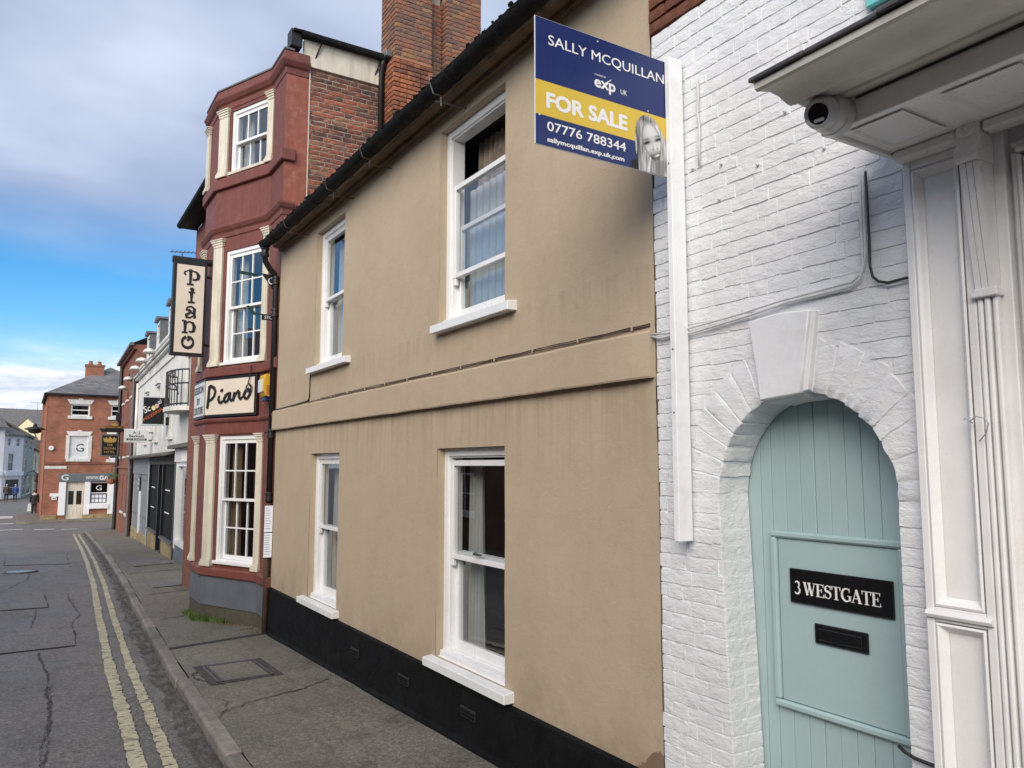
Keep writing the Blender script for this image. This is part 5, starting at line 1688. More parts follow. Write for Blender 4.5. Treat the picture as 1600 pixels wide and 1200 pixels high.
# grey boarded base, one board per face
for f_, L, a in ((f_cant, LC, 0), (f_front, vlen(Ap, Bp), 0), (f_strip, 0.62, 0)):
    g = G(f_); g.box(0.002, L - 0.002, 0.055, 0.489, 0.0, 0.022)
    ob('base_board', g, M['grey_base'], rh, 0.003)
for f_, L in ((f_cant, LC), (f_front, vlen(Ap, Bp)), (f_strip, 0.62)):
    g = G(f_); g.box(0, L, -0.5, 0.05, 0.0, 0.008)
    ob('footing', g, M['wet_moss'], rh)
def pilaster(f_, u0, u1, z0, z1):
    g = G(f_); g.box(u0 + .02, u1 - .02, z0 + 0.12, z1 - 0.13, 0.0, 0.045)
    p = ob('pilaster', g, M['cream'], rh, 0.006)
    g = G(f_)
    for a, b, e, o in ((z1 - 0.13, z1 - 0.115, 0.012, 0.052), (z1 - 0.115, z1 - 0.085, 0.0, 0.046), (z1 - 0.085, z1 - 0.05, -.008, 0.058), (z1 - 0.05, z1 - 0.02, -.022, 0.072), (z1 - 0.02, z1, -.032, 0.085)):
        g.box(u0 + e + .012, u1 - e - .012, a, b, 0.0, o)
    ob('capital', g, M['cream'], p, 0.004)
    g = G(f_)
    for a, b, e, o in ((z0, z0 + 0.06, -.012, 0.075), (z0 + 0.06, z0 + 0.09, -.002, 0.064), (z0 + 0.09, z0 + 0.12, 0.006, 0.054)):
        g.box(u0 + e + .012, u1 - e - .012, a, b, 0.0, o)
    ob('base', g, M['cream'], p, 0.005)
for z0, z1, du in ((0.632, 2.618, 0), (3.672, 5.70, 0), (6.712, 7.835, 0.02)):
    pilaster(f_cant, 0.02 + du, 0.28 + du, z0, z1)
    pilaster(f_cant, 1.245, 1.415, z0, z1)
    pilaster(f_front, 0.03, 0.27, z0, z1)
for k, (a, b, c, d) in enumerate(HOLES):
    w = sash_window(rh, f_cant, a, b, c, d, -0.02, cols=3, rows=2 if k < 2 else 1, frame_w=0.06, stile=0.032, bar=0.022, bottom=0.06, horns=False)
    g = G(f_cant); g.box(a - 0.01, b - .005, c - 0.02, c + 0.028, -0.09, 0.042)
    ob('sill', g, M['white_gloss'] if k < 2 else M['cream'], w, 0.005)
    for s0, s1, mm, nm in ((0.40, 0.58, M['curtain'], 'left'),):
        curtain(f_cant, a + .07, a + 0.30, c + 0.06, d - .08, -0.22, M['curtain_ochre'] if k == 0 else M['curtain'], ['ochre curtain in the ground-floor bay window', 'cream curtain in the first-floor bay window', 'pale curtain in the top-floor bay window'][k], 3, 0.03)
# brick flank of the house above the neighbour's roof
g = G(FY(10.965)); g.wall(3.29, 4.75, 4.6, 8.05, [], 0, 0.02)
flank = ob('flank_wall', g, M['mortar'], rh)
vside = brick_variants(FYV, 6, MB_SIDE, rough=0.004, proud=0.008)
z, k = 5.42, 0
while z < 8.0:
    for s, e in row_bricks(3.30, 4.60, k, [0, 0.06, 0.03, 0.09][k % 4]):
        xm = (s + e) / 2
        zroof = 5.3 + (xm - 2.7) * 0.7
        if z < zroof - 0.35 or (xm > 4.5): continue
        o = link('brick', vside[random.randrange(6)], None, flank)
        o.location = (xm, 10.963 + random.uniform(-.003, .003), z + 0.0325); o.scale = ((e - s) / 0.225, 1, 1); o.rotation_euler = (0, random.uniform(-.012, .012), 0)
    z += 0.0755; k += 1
g = G(); g.box(3.285, 3.30, 10.945, 10.965, 4.9, 8.0)
ob('mortar_edge', g, M['cream'], rh)
g = G(); g.prism([(10.965, 8.015), (10.925, 8.02), (10.915, 8.30), (10.88, 8.40), (10.965, 8.40)], 3.18, 4.42, axis=0)
ob('fascia', g, M['cream'], rh, 0.004)
g = G()
g.tube([(3.12, 10.83, 8.445), (4.50, 10.83, 8.425)], 0.055, 10); g.box(3.0, 4.5, 10.80, 11.0, 8.45, 8.485)
ob('gutter', g, M['gutter'], rh)
g = G(); g.box(2.972, 3.14, 10.85, 11.05, 8.24, 8.50)
ob('gutter_box', g, M['black_iron'], rh, 0.005)
for X in (3.42, 4.36):
    g = G(); g.tube([(X, 10.78, 8.43), (X, 10.86, 8.36), (X - .06, 10.93, 8.16)], 0.012, 6)
    ob('gutter_stay', g, M['black_iron'], rh)
g = G(); g.tube([(4.40, 10.83, 8.43), (4.40, 10.85, 8.33), (4.40, 10.91, 8.24), (4.40, 10.915, 6.2)], 0.042, 10)
ob('downpipe', g, M['black_iron'], rh, smooth=True)
# twin-shafted chimney in brown brick on an orange base
g = G(); g.box(4.515, 5.11, 10.632, 11.2, 6.0, 11.4); g.box(5.11, 5.34, 10.78, 11.2, 6.0, 11.4); g.box(5.39, 6.00, 10.632, 11.2, 6.0, 11.4)
chim = ob('chimney', g, M['mortar'], rh)
vct = brick_variants(FYV, 5, MB_CH_TOP, rough=0.0025, proud=0.008); vcl = brick_variants(FYV, 5, MB_CH_LOW, rough=0.003, proud=0.010)
vxt = brick_variants(FXV, 4, MB_CH_TOP, rough=0.0025, proud=0.008); vxl = brick_variants(FXV, 4, MB_CH_LOW, rough=0.003, proud=0.010)
z, k = 6.55, 0
nb = 0
while z < 10.2:
    lowp = z < 8.36
    p = 0.035 if lowp else 0.0
    zs = 5.3 + 1.8 * 0.7
    for a, b in ((4.50 - p, 5.125), (5.375 - p * .4, 6.015)):
        if z > (9.58 if a < 5 else 9.78) or (a > 5 and z < 8.0) or z < 7.35: continue
        for s, e in row_bricks(a, b, k, 0.0 if k % 2 else 0.115):
            o = link('brick', (vcl if lowp else vct)[random.randrange(5)], None, chim)
            o.location = ((s + e) / 2, 10.625 - p, z + 0.0325); o.scale = ((e - s) / 0.225, 1, 1); nb += 1
    if 8.3 < z < 9.5:
        for s, e in row_bricks(5.135, 5.37, k, 0.0 if k % 2 else 0.115):
            o = link('brick', vct[random.randrange(5)], None, chim)
            o.location = ((s + e) / 2, 10.775, z + 0.0325); o.scale = ((e - s) / 0.225, 1, 1); nb += 1
    for X, a, b in ((4.507 - p, 10.63 - p, 10.96 if lowp else 11.19), (5.385, 10.63 - p, 10.79)):
        if z > 9.58 or (X > 5 and z < 8.0) or z < 7.0: continue
        for s, e in row_bricks(a + .012, b, k + 1, 0.0 if k % 2 else 0.115):
            o = link('brick', (vxl if lowp else vxt)[random.randrange(4)], None, chim)
            o.location = (X, (s + e) / 2, z + 0.0325); o.scale = (1, (e - s) / 0.225, 1); nb += 1
    z += 0.0755; k += 1
g = G(); g.add([(4.465, 10.59, 8.36), (5.12, 10.59, 8.36), (5.12, 10.63, 8.43), (4.505, 10.63, 8.43), (4.465, 10.98, 8.36), (4.505, 10.98, 8.43)], [(0, 1, 2, 3), (0, 3, 5, 4)])
g.add([(5.36, 10.59, 8.36), (6.02, 10.59, 8.36), (6.02, 10.63, 8.43), (5.39, 10.63, 8.43)], [(0, 1, 2, 3)])
ob('weathering', g, M['terracotta'], chim)
g = G(); g.box(4.39, 4.50, 10.70, 10.96, 8.42, 8.52)
ob('flashing', g, M['lead'], chim, 0.01)
for nm, z0, z1, m_ in (('stack_top', 9.70, 11.45, MB_FAR2), ('stack_foot', 5.9, 7.02, MB_FAR2)):
    for x0, x1 in ((4.502, 5.12), (5.378, 6.012)):
        if nm == 'stack_foot' and x0 > 5: continue
        ob(nm, G().box(x0, x1, 10.62, 11.21, z0, z1), m_, chim)
ob('stack_foot', G().box(5.378, 6.012, 10.60, 11.21, 5.9, 8.02), MB_FAR2, chim)
ob('stack_foot', G().box(4.60, 5.10, 10.60, 10.70, 7.0, 7.40), MB_FAR2, chim)
# gutter beyond the bay
g = G(); g.tube([(2.60, 14.6, 7.36), (2.60, 17.75, 7.30)], 0.07, 10); g.box(2.62, 2.95, 14.9, 17.8, 7.26, 7.32)
ob('gutter', g, M['gutter'], rh)

# ---- signs and fittings on the bay
fsb = thing('fascia_sign', 'cream fascia sign with black script lettering over the ground-floor bay window', 'sign', (2.6, 12.4, 2.87))
g = G(f_cant); g.box(0.0, 1.245, 2.885, 3.495, 0.0, 0.060)
fs1 = ob('backing', g, M['black_iron'], fsb, 0.004)
g = G(f_cant); g.box(0.012, 1.205, 2.925, 3.455, 0.0605, 0.066)
ob('face', g, M['sign_cream'], fsb)
g = G(f_front); g.box(0.0, vlen(Ap, Bp) + .02, 2.885, 3.495, 0.0, 0.060)
ob('backing', g, M['black_iron'], fsb, 0.004)
g = G(f_front); g.box(0.02, vlen(Ap, Bp) + .015, 2.925, 3.455, 0.0605, 0.066)
ob('face', g, M['sign_grey'], fsb)
PI = [  # brush script, letters about 1 high
 ([(0.06, -0.02), (0.09, 0.10), (0.13, 0.45), (0.16, 0.80), (0.18, 0.98)], [0.12, 0.13, 0.12, 0.12, 0.14]),
 ([(0.16, 0.96), (0.26, 1.0), (0.42, 0.90), (0.50, 0.72), (0.44, 0.52), (0.30, 0.38), (0.12, 0.30)], [0.13, 0.13, 0.13, 0.11, 0.10, 0.09, 0.06]),
 ([(0.70, 0.50), (0.66, 0.32), (0.72, 0.18), (0.82, 0.16), (0.94, 0.26)], [0.06, 0.12, 0.13, 0.10, 0.06]), ([(0.78, 0.68), (0.84, 0.72), (0.88, 0.76)], [0.09, 0.11, 0.08]),
 ([(1.22, 0.56), (1.06, 0.48), (0.96, 0.30), (1.00, 0.16), (1.14, 0.20), (1.26, 0.44), (1.28, 0.58)], [0.07, 0.12, 0.12, 0.11, 0.10, 0.11, 0.08]), ([(1.27, 0.56), (1.25, 0.30), (1.32, 0.18), (1.44, 0.28)], [0.10, 0.12, 0.11, 0.06]),
 ([(1.48, 0.56), (1.46, 0.36), (1.42, 0.16)], [0.07, 0.13, 0.12]), ([(1.45, 0.26), (1.56, 0.46), (1.68, 0.58), (1.74, 0.50), (1.72, 0.30), (1.78, 0.19), (1.92, 0.30)], [0.07, 0.09, 0.11, 0.12, 0.12, 0.10, 0.06]),
 ([(2.20, 0.60), (2.06, 0.54), (1.96, 0.36), (2.02, 0.20), (2.16, 0.20), (2.28, 0.38), (2.28, 0.54), (2.18, 0.60)], [0.08, 0.13, 0.13, 0.12, 0.10, 0.11, 0.12, 0.08])]
fl = (f_cant[0] + f_cant[3] * 0.067, f_cant[1], f_cant[2], f_cant[3])
strokes(PI, fl, M['black_letter'], fsb, 0.055, 3.03, 0.335, 0.02, sx=0.475, rot=0.045)
ff = (f_front[0] + f_front[3] * 0.067, f_front[1], f_front[2], f_front[3])
text('SESSION', ff, M['black_iron'], fsb, 0.06, 3.29, 0.11, 0.74, 0.02)
text('BY', ff, M['black_iron'], fsb, 0.30, 3.12, 0.10, 0.22, 0.02)
text('COUTURE', ff, M['black_iron'], fsb, 0.05, 2.96, 0.11, 0.74, 0.02)
g = G(fl)
pth = [(1.15, 3.62, 0.02), (1.14, 3.48, 0.03), (1.10, 3.36, 0.03)] + [(1.12 + (0.055 + 0.01 * math.sin(i)) * math.cos(i * 0.7), 3.29 + 0.06 * math.sin(i * 0.7), 0.03 + 0.004 * (i % 3)) for i in range(22)]
g.tube(pth, 0.009, 6)
tag(ob('cable_coil', g, M['cable_black'], None), 'coil of black cable hanging over the cream script sign', 'cable')
vs_t = thing('projecting_sign', 'tall cream projecting sign with curly black lettering in a black frame', 'sign', (2.38, 13.0, 3.85))
g = G(); g.box(1.835, 2.335, 12.965, 13.10, 3.86, 5.40)
ob('frame', g, M['black_iron'], vs_t, 0.006)
g = G(); g.box(1.885, 2.295, 12.955, 12.964, 3.905, 5.30)
ob('face', g, M['sign_cream'], vs_t)
g = G(); g.tube([(1.82, 13.02, 5.385), (2.45, 13.02, 5.385)], 0.055, 10); g.tube([(2.33, 13.03, 5.15), (2.48, 13.03, 5.15)], 0.025, 8); g.tube([(2.33, 13.03, 4.05), (2.48, 13.03, 4.05)], 0.025, 8)
ob('bracket', g, M['black_iron'], vs_t)
vf = frame((1.885, 12.9545, 3.905), (1, 0, 0))
def spiral(cx, cy, r0, r1, a0, a1, n=14): return [(cx + (r0 + (r1 - r0) * i / n) * math.cos(math.radians(a0 + (a1 - a0) * i / n)), cy + (r0 + (r1 - r0) * i / n) * math.sin(math.radians(a0 + (a1 - a0) * i / n))) for i in range(n + 1)]
CUR = {
 'P': [([(0.10, 0.0), (0.52, 0.0)], 0.10), ([(0.30, 0.0), (0.32, 0.5), (0.30, 1.08)], [0.10, 0.13, 0.16]), ([(0.02, 0.66), (-0.08, 0.74), (-0.06, 0.86), (0.12, 0.96), (0.40, 0.98), (0.68, 0.90), (0.82, 0.68), (0.78, 0.44), (0.60, 0.34), (0.46, 0.38)], [0.10, 0.09, 0.07, 0.05, 0.06, 0.11, 0.18, 0.15, 0.10, 0.13])],
 'i': [([(0.10, 0.0), (0.55, 0.0)], 0.11), ([(0.33, 0.0), (0.33, 0.40), (0.32, 0.72)], [0.08, 0.13, 0.18]), ([(0.12, 0.74), (0.55, 0.74)], 0.08), (spiral(0.33, 0.96, 0.12, 0.05, -120, 200), 0.12)],
 'a': [([(0.22, 0.52), (0.30, 0.62), (0.42, 0.56), (0.34, 0.46)], 0.13), ([(0.12, 0.55), (0.18, 0.80), (0.45, 0.88), (0.66, 0.70), (0.62, 0.35), (0.70, 0.06), (0.58, 0.02)], [0.08, 0.09, 0.10, 0.15, 0.16, 0.12, 0.04]), ([(0.60, 0.42), (0.36, 0.40), (0.12, 0.24), (0.16, 0.06), (0.38, 0.04), (0.60, 0.22)], [0.07, 0.10, 0.16, 0.15, 0.09, 0.06])],
 'n': [([(-0.02, 0.86), (0.22, 0.86)], 0.08), ([(0.18, 0.86), (0.20, 0.4), (0.18, 0.0)], [0.18, 0.14, 0.10]), ([(0.0, 0.0), (0.38, 0.0)], 0.10), ([(0.22, 0.62), (0.42, 0.82), (0.68, 0.74), (0.80, 0.44), (0.74, 0.12), (0.56, 0.04), (0.48, 0.14)], [0.06, 0.09, 0.14, 0.18, 0.15, 0.11, 0.12])],
 'o': [(arc(0.38, 0.40, 0.36, 0.40, 95, -255, 24), [0.10 + 0.06 * abs(math.cos(i / 24 * 2 * math.pi)) for i in range(25)]), ([(0.40, 0.80), (0.48, 0.64), (0.40, 0.54), (0.34, 0.62)], [0.08, 0.12, 0.14, 0.10])]}
for ch, u, v, s_ in (('P', 0.125, 1.085, 0.225), ('i', 0.150, 0.800, 0.215), ('a', 0.130, 0.545, 0.215), ('n', 0.105, 0.315, 0.215), ('o', 0.110, 0.075, 0.215)):
    strokes([(p, [w * 1.35 for w in ww] if isinstance(ww, list) else ww * 1.3) for p, ww in CUR[ch]], vf, M['black_letter'], vs_t, u, v, s_, 0.006, sx=s_ * 1.05)
# bracket sign by the downpipe
bs = thing('bracket_sign', 'small black triangular wall bracket with ring and dark green bars beside the downpipe', 'sign bracket', (2.9, 11.0, 4.2))
fb = FY(11.06)
g = G(fb); g.prism([(2.715, 4.85), (2.90, 4.84), (2.90, 4.60)], 0, 0.012, axis=2)
ob('plate', g, M['black_iron'], bs)
g = G(fb); g.ribbon(arc(2.855, 4.755, 0.042, 0.042, 110, -230, 20), [0.012 + 0.006 * math.sin(i / 20 * math.pi) for i in range(21)], 0.012, 0.015)
ob('ring_emblem', g, M['lettering'], bs)
g = G(fb); g.prism([(2.41, 4.845), (2.66, 4.83), (2.675, 4.80), (2.43, 4.81)], -0.03, 0.03, axis=2)
ob('bar', g, M['sign_dark_green'], bs)
g = G(fb); g.prism([(2.53, 4.365), (2.56, 4.365), (2.66, 4.255), (2.625, 4.25)], -0.03, 0.03, axis=2)
ob('bar', g, M['sign_dark_green'], bs)
g = G(fb); g.box(2.735, 2.905, 4.185, 4.27, 0, 0.010); g.tube([(2.62, 4.27, 0.0), (2.745, 4.262, 0.0)], 0.008, 6)
ob('name_plate', g, M['black_iron'], bs)
text('STC', (fb[0] + fb[3] * 0.0105, fb[1], fb[2], fb[3]), M['lettering'], bs, 2.775, 4.205, 0.042, 0.10, 0.01)
al = thing('alarm_box', 'yellow and white burglar alarm box on the red wall by the downpipe', 'alarm', (2.9, 11.25, 3.1))
g = G(); g.prism([(2.948, 3.10), (2.85, 3.12), (2.80, 3.20), (2.80, 3.33), (2.83, 3.43), (2.948, 3.44)], 11.10, 11.38, axis=1)
ob('cover', g, M['alarm_yellow'], al, 0.006)
g = G(); g.box(2.792, 2.799, 11.12, 11.36, 3.18, 3.36)
ob('front_label', g, M['alarm_white'], al, 0.002)
g = G(); g.box(2.835, 2.948, 11.105, 11.375, 3.06, 3.098)
ob('light', g, M['navy'], al, 0.004)
g = G()
for k in range(6): g.box(2.845, 2.93, 11.094, 11.0995, 3.15 + k * 0.022, 3.160 + k * 0.022)
ob('louvre', g, M['orange'], al)
# weeds and litter at the foot of the bay
def blades(name, label, base_pts, n, hmin, hmax, m, spread=0.03, cat='grass'):
    g = G()
    for i in range(n):
        x, y = random.choice(base_pts); x += random.gauss(0, spread); y += random.gauss(0, spread)
        h = random.uniform(hmin, hmax); a = random.uniform(0, 6.28); l = random.uniform(0.2, 0.8) * h
        w = random.uniform(0.002, 0.005); z = pz_(x, y) - 0.005
        dx, dy = math.cos(a), math.sin(a)
        g.add([(x - dy * w, y + dx * w, z), (x + dy * w, y - dx * w, z), (x + dx * l * .4 + dy * w * .7, y + dy * l * .4 - dx * w * .7, z + h * .6), (x + dx * l * .4 - dy * w * .7, y + dy * l * .4 + dx * w * .7, z + h * .6), (x + dx * l, y + dy * l, z + h)], [(0, 1, 2, 3), (3, 2, 4)])
    o = ob(name, g, m, None)
    return tag(o, label, cat, kind='stuff')
foot = []
for (x0, y0), (x1, y1), n in ((Bp, Ap, 10), (Bp, Cp, 26)):
    for i in range(n):
        t = i / n; foot.append((x0 + (x1 - x0) * t - 0.05, y0 + (y1 - y0) * t - 0.03))
blades('grass', 'tufts of grass growing along the foot of the bay window', foot[:24] + foot[:16] * 2, 1500, 0.03, 0.12, M['grass'], 0.035)
blades('dead_leaves', 'dry leaves and stalks caught at the foot of the bay', [(2.78 + 0.01 * i, 11.55 - 0.05 * i) for i in range(10)] + foot[20:], 420, 0.01, 0.035, M['dead_leaf'], 0.05, 'leaves')
blades('litter', 'scattered leaf litter and grit along the footway edges', [(2.86, 3.5 + 0.25 * i) for i in range(28)] + [(kx(4 + .4 * i) + 0.16, 4 + .4 * i) for i in range(40)] + [(2.2, 6 + i) for i in range(8)], 520, 0.003, 0.012, M['dead_leaf'], 0.06, 'leaves')
blades('grass', 'small tuft of grass by the white shop front', [(3.0, 15.2), (2.95, 15.3), (3.0, 15.1)], 260, 0.03, 0.13, M['grass'], 0.05)
# ================================================================ BUILDINGS DOWN THE STREET
o0 = Vector((fx(18), 18, 0)); dvec = Vector((0.03, 1, 0)).normalized()
ff_ = (o0, -dvec, Vector((0, 0, 1)), (-dvec).cross(Vector((0, 0, 1))))
def U(y): return -(y - 18) / dvec.y
def simple_window(parent, f_, u0, u1, v0, v1, n, m, cols=1, rows=2, glass='dark_glass', fw=0.06, bar=0.03):
    g = G(f_)
    g.box(u0, u0 + fw, v0, v1, n - .06, n); g.box(u1 - fw, u1, v0, v1, n - .06, n); g.box(u0 + fw, u1 - fw, v1 - fw, v1, n - .06, n - .002); g.box(u0 + fw, u1 - fw, v0, v0 + fw, n - .06, n - .002)
    for i in range(1, cols):
        c = u0 + (u1 - u0) * i / cols; g.box(c - bar / 2, c + bar / 2, v0 + fw, v1 - fw, n - .05, n - .012)
    for j in range(1, rows):
        c = v0 + (v1 - v0) * j / rows; g.box(u0 + fw, u1 - fw, c - bar / 2, c + bar / 2, n - .052, n - .010)
    w = ob('window', g, m, parent)
    g = G(f_); g.quad((u0 + fw, v0 + fw, n - .04), (u1 - fw, v0 + fw, n - .04), (u1 - fw, v1 - fw, n - .04), (u0 + fw, v1 - fw, n - .04))
    ob('pane', g, MATS[glass], w)
    return w
pb = thing('stucco_building', 'white stucco building with dormers above the dark shop fronts', 'building', (fx(28), 28, gz(28)))
ws = [(22.7, 23.9, 3.75, 5.3), (26.0, 26.9, 3.05, 4.95), (30.0, 30.95, 3.05, 4.95), (33.8, 34.8, 3.05, 4.95)]
g = G(ff_); g.wall(U(39), U(17.85), 2.2, 6.45, [(U(b), U(a), c, d) for a, b, c, d in ws], 0, 0.12)
ob('wall', g, M['stucco'], pb)
for a, b, c, d in ws:
    w = simple_window(pb, ff_, U(b), U(a), c, d, -0.06, M['white_gloss'], 2, 2)
    g = G(ff_); g.box(U(b) - .08, U(a) + .08, c - .10, c, -0.05, 0.09); ob('sill', g, M['stucco'], w)
    g = G(ff_); g.box(U(b) - .1, U(a) + .1, d + .10, d + .18, 0, 0.10); g.box(U(b) + .05, U(a) - .05, d + .02, d + .10, 0, 0.04); ob('hood', g, M['stucco'], w)
    g = G(ff_); g.quad((U(b), c, -0.5), (U(a), c, -0.5), (U(a), d, -0.5), (U(b), d, -0.5)); ob('room', g, M['room_dark'], w)
g = G(ff_); g.box(U(39), U(17.85), 5.55, 5.63, 0, 0.05); g.box(U(39), U(17.85), 5.95, 6.05, 0, 0.12); g.box(U(39), U(17.85), 6.05, 6.12, 0, 0.20); g.box(U(39.1), U(17.85), 6.40, 6.50, -.2, 0.06)
ob('cornice', g, M['stucco'], pb, 0.01)
g = G(ff_)
g.add([(U(39), 6.45, -0.15), (U(17.85), 6.45, -0.15), (U(17.85), 8.4, -2.6), (U(39), 8.4, -2.6), (U(17.85), 6.45, -5.2), (U(39), 6.45, -5.2)], [(0, 1, 2, 3), (3, 2, 4, 5)])
ob('roof', g, MATS['slate'], pb)
g = G(ff_); g.box(U(39), U(38.98), -1.4, 6.4, -5.2, -0.01); g.box(U(17.87), U(17.85), -1, 6.4, -5.2, -0.01); g.box(U(39), U(17.85), -1.4, 6.4, -5.2, -5.1)
ob('gable_wall', g, M['stucco'], pb)
for yd in (28.4, 32.2, 36.0):
    g = G(ff_); u0, u1 = U(yd + 1.15), U(yd)
    g.box(u0, u0 + .06, 6.62, 7.75, -1.9, -0.12); g.box(u1 - .06, u1, 6.62, 7.75, -1.9, -0.12); g.box(u0 + .06, u1 - .06, 6.62, 6.70, -1.9, -0.121); g.box(u0 + .06, u1 - .06, 7.70, 7.749, -1.9, -0.121)
    dm = ob('dormer', g, M['lead'], pb)
    g = G(ff_); g.prism([(u0 - .08, 7.75), (u1 + .08, 7.75), (u1 + .06, 7.83), ((u0 + u1) / 2, 7.93), (u0 - .06, 7.83)], -2.0, -0.02, axis=2); ob('dormer_roof', g, M['lead'], dm)
    g = G(ff_)
    for a, b, c, d in ((u0 + .06, u0 + .16, 6.70, 7.70), (u1 - .16, u1 - .06, 6.70, 7.70), (u0 + .16, u1 - .16, 6.70, 6.78), (u0 + .16, u1 - .16, 7.60, 7.70), (u0 + .16, u1 - .16, 7.14, 7.20), ((u0 + u1) / 2 - .02, (u0 + u1) / 2 + .02, 6.78, 7.14)):
        g.box(a, b, c, d, -0.20, -0.125)
    ob('dormer_frame', g, M['white_gloss'], dm)
    g = G(ff_); g.quad((u0 + .1, 6.75, -.17), (u1 - .1, 6.75, -.17), (u1 - .1, 7.65, -.17), (u0 + .1, 7.65, -.17)); ob('dormer_pane', g, MATS['dark_glass'], dm)
for i, yl_ in enumerate((30.6, 33.4, 36.3, 39.8, 43.2)):
    lt = thing('wall_floodlight', ['nearest', 'second nearest', 'middle', 'second farthest', 'farthest'][i] + ' white shell floodlight on an arm along the stucco cornice', 'lamp', (fx(yl_), yl_, 6.2), 'shell floodlights along the cornice')
    g = G(ff_); u = U(yl_)
    zz = 6.18 - (0.12 * max(0, i - 2))
    g.tube([(u, zz - .12, -0.01), (u, zz - .06, 0.2), (u, zz, 0.36)], 0.03, 6); ob('arm', g, M['stucco'], lt)
    g = G(ff_); V, Fc = [], []
    for j in range(7):
        w = math.pi / 2 * j / 6
        for k in range(14):
            a = 2 * math.pi * k / 14
            V.append((u + 0.42 * math.cos(w) * math.cos(a), zz + 0.17 * math.sin(w), 0.36 + 0.22 * math.cos(w) * math.sin(a)))
    for j in range(6):
        for k in range(14): Fc.append((j * 14 + k, j * 14 + (k + 1) % 14, (j + 1) * 14 + (k + 1) % 14, (j + 1) * 14 + k))
    Fc.append(tuple(range(14)))
    g.add(V, Fc); ob('shell', g, M['stucco'], lt, smooth=True)
# white pipe down the left end and a diagonal one under the cornice
g = G(ff_); g.tube([(U(38.4), 5.8, 0.06), (U(38.4), 2.4, 0.06)], 0.06, 8)
ob('downpipe', g, M['stucco'], pb, smooth=True)
# iron balcony
bl = thing('iron_balcony', 'black bowed iron balcony on the white stucco front beside the bay', 'balcony', (fx(23.3), 23.3, 3.6))
def bow(t): return U(24.55) + (U(22.2) - U(24.55)) * t, 0.10 + 0.42 * math.sin(math.pi * t) ** 0.6
g = G(ff_); V = []
for zz in (3.62, 3.74):
    V += [(bow(i / 16)[0], zz, bow(i / 16)[1] + .05) for i in range(17)] + [(U(22.2), zz, 0), (U(24.55), zz, 0)]
n = 19
g.add(V, [tuple(range(n)), tuple(range(2 * n - 1, n - 1, -1))] + [(k, (k + 1) % n, n + (k + 1) % n, n + k) for k in range(n)])
ob('slab', g, M['stucco'], bl)
for zz in (3.80, 4.35, 4.72):
    g = G(ff_); g.tube([(bow(i / 16)[0], zz, bow(i / 16)[1]) for i in range(17)], 0.022, 6); ob('rail', g, M['black_iron'], bl)
for i in range(17):
    g = G(ff_); u, n_ = bow(i / 16); g.tube([(u, 3.74, n_), (u, 4.73, n_)], 0.013, 5); ob('baluster', g, M['black_iron'], bl)
g = G(ff_); g.tube([(U(24.9), 4.25, 0.02), (U(24.9), 4.5, 0.10), (U(24.8), 4.58, 0.3), (U(24.6), 4.6, 0.4)], 0.02, 6); ob('stay', g, M['black_iron'], bl)
# shop fronts under it
sw = thing('white_shopfront', 'white framed shop front between the bay window and the black shop', 'shop front', (fx(22), 22, gz(22)))
g = G(ff_); g.box(U(24.4), U(17.9), 2.25, 2.62, 0.0, 0.10)
ob('fascia', g, M['far_white'], sw)
g = G(ff_); g.box(U(24.7), U(17.9), 2.62, 2.72, -0.05, 0.28)
ob('cornice', g, M['wood_weather'], sw)
g = G(ff_); g.box(U(24.4), U(24.15), -0.2, 2.25, -0.1, 0.05); g.box(U(20.9), U(20.7), -0.2, 2.25, -0.1, 0.05); g.box(U(24.15), U(20.9), 2.12, 2.25, -.1, 0.03); g.box(U(24.15), U(20.9), -0.06, 0.06, -.1, 0.06); g.box(U(20.7), U(17.9), -0.6, 2.25, -0.3, -0.05)
ob('frame', g, M['white_gloss'], sw)
g = G(ff_); g.box(U(24.4), U(20.7), -0.9, -0.06, -0.1, 0.04)
ob('stall_riser', g, M['grey_base'], sw)
g = G(ff_); g.quad((U(24.0), 0.06, -0.06), (U(20.9), 0.06, -0.06), (U(20.9), 2.12, -0.06), (U(24.0), 2.12, -0.06)); ob('pane', g, MATS['glass'], sw)
room(sw, ff_, U(24.6), U(18), -0.8, 2.6, -0.12, -3.0, M['room'])
g = G(ff_); g.box(U(24.05), U(23.0), 2.30, 2.60, 0.1005, 0.108); ob('poster', g, M['sign_grey'], sw)
sk = thing('black_shopfront', 'black painted shop front with recessed door and stone stall risers', 'shop front', (fx(28), 28, gz(28)))
g = G(ff_); g.box(U(31.9), U(24.5), 2.18, 2.50, 0.0, 0.06); ob('fascia', g, M['cream'], sk) if False else ob('fascia', g, M['wood_weather'], sk)
g = G(ff_); g.add([(U(39), 2.50, 0.05), (U(24.5), 2.50, 0.05), (U(24.5), 2.42, 0.42), (U(39), 2.42, 0.42), (U(39), 2.58, 0.05), (U(24.5), 2.58, 0.05), (U(24.5), 2.47, 0.44), (U(39), 2.47, 0.44)], [(0, 1, 2, 3), (4, 7, 6, 5), (3, 2, 6, 7), (0, 3, 7, 4), (1, 5, 6, 2)]); ob('pent_roof', g, M['wood_weather'], sk)
for a, b in ((24.5, 24.75), (27.6, 27.75), (28.75, 28.9), (31.7, 31.9)):
    g = G(ff_); g.box(U(b), U(a), -0.9, 2.18, -0.1, 0.05); ob('mullion', g, M['shop_black'], sk, 0.01)
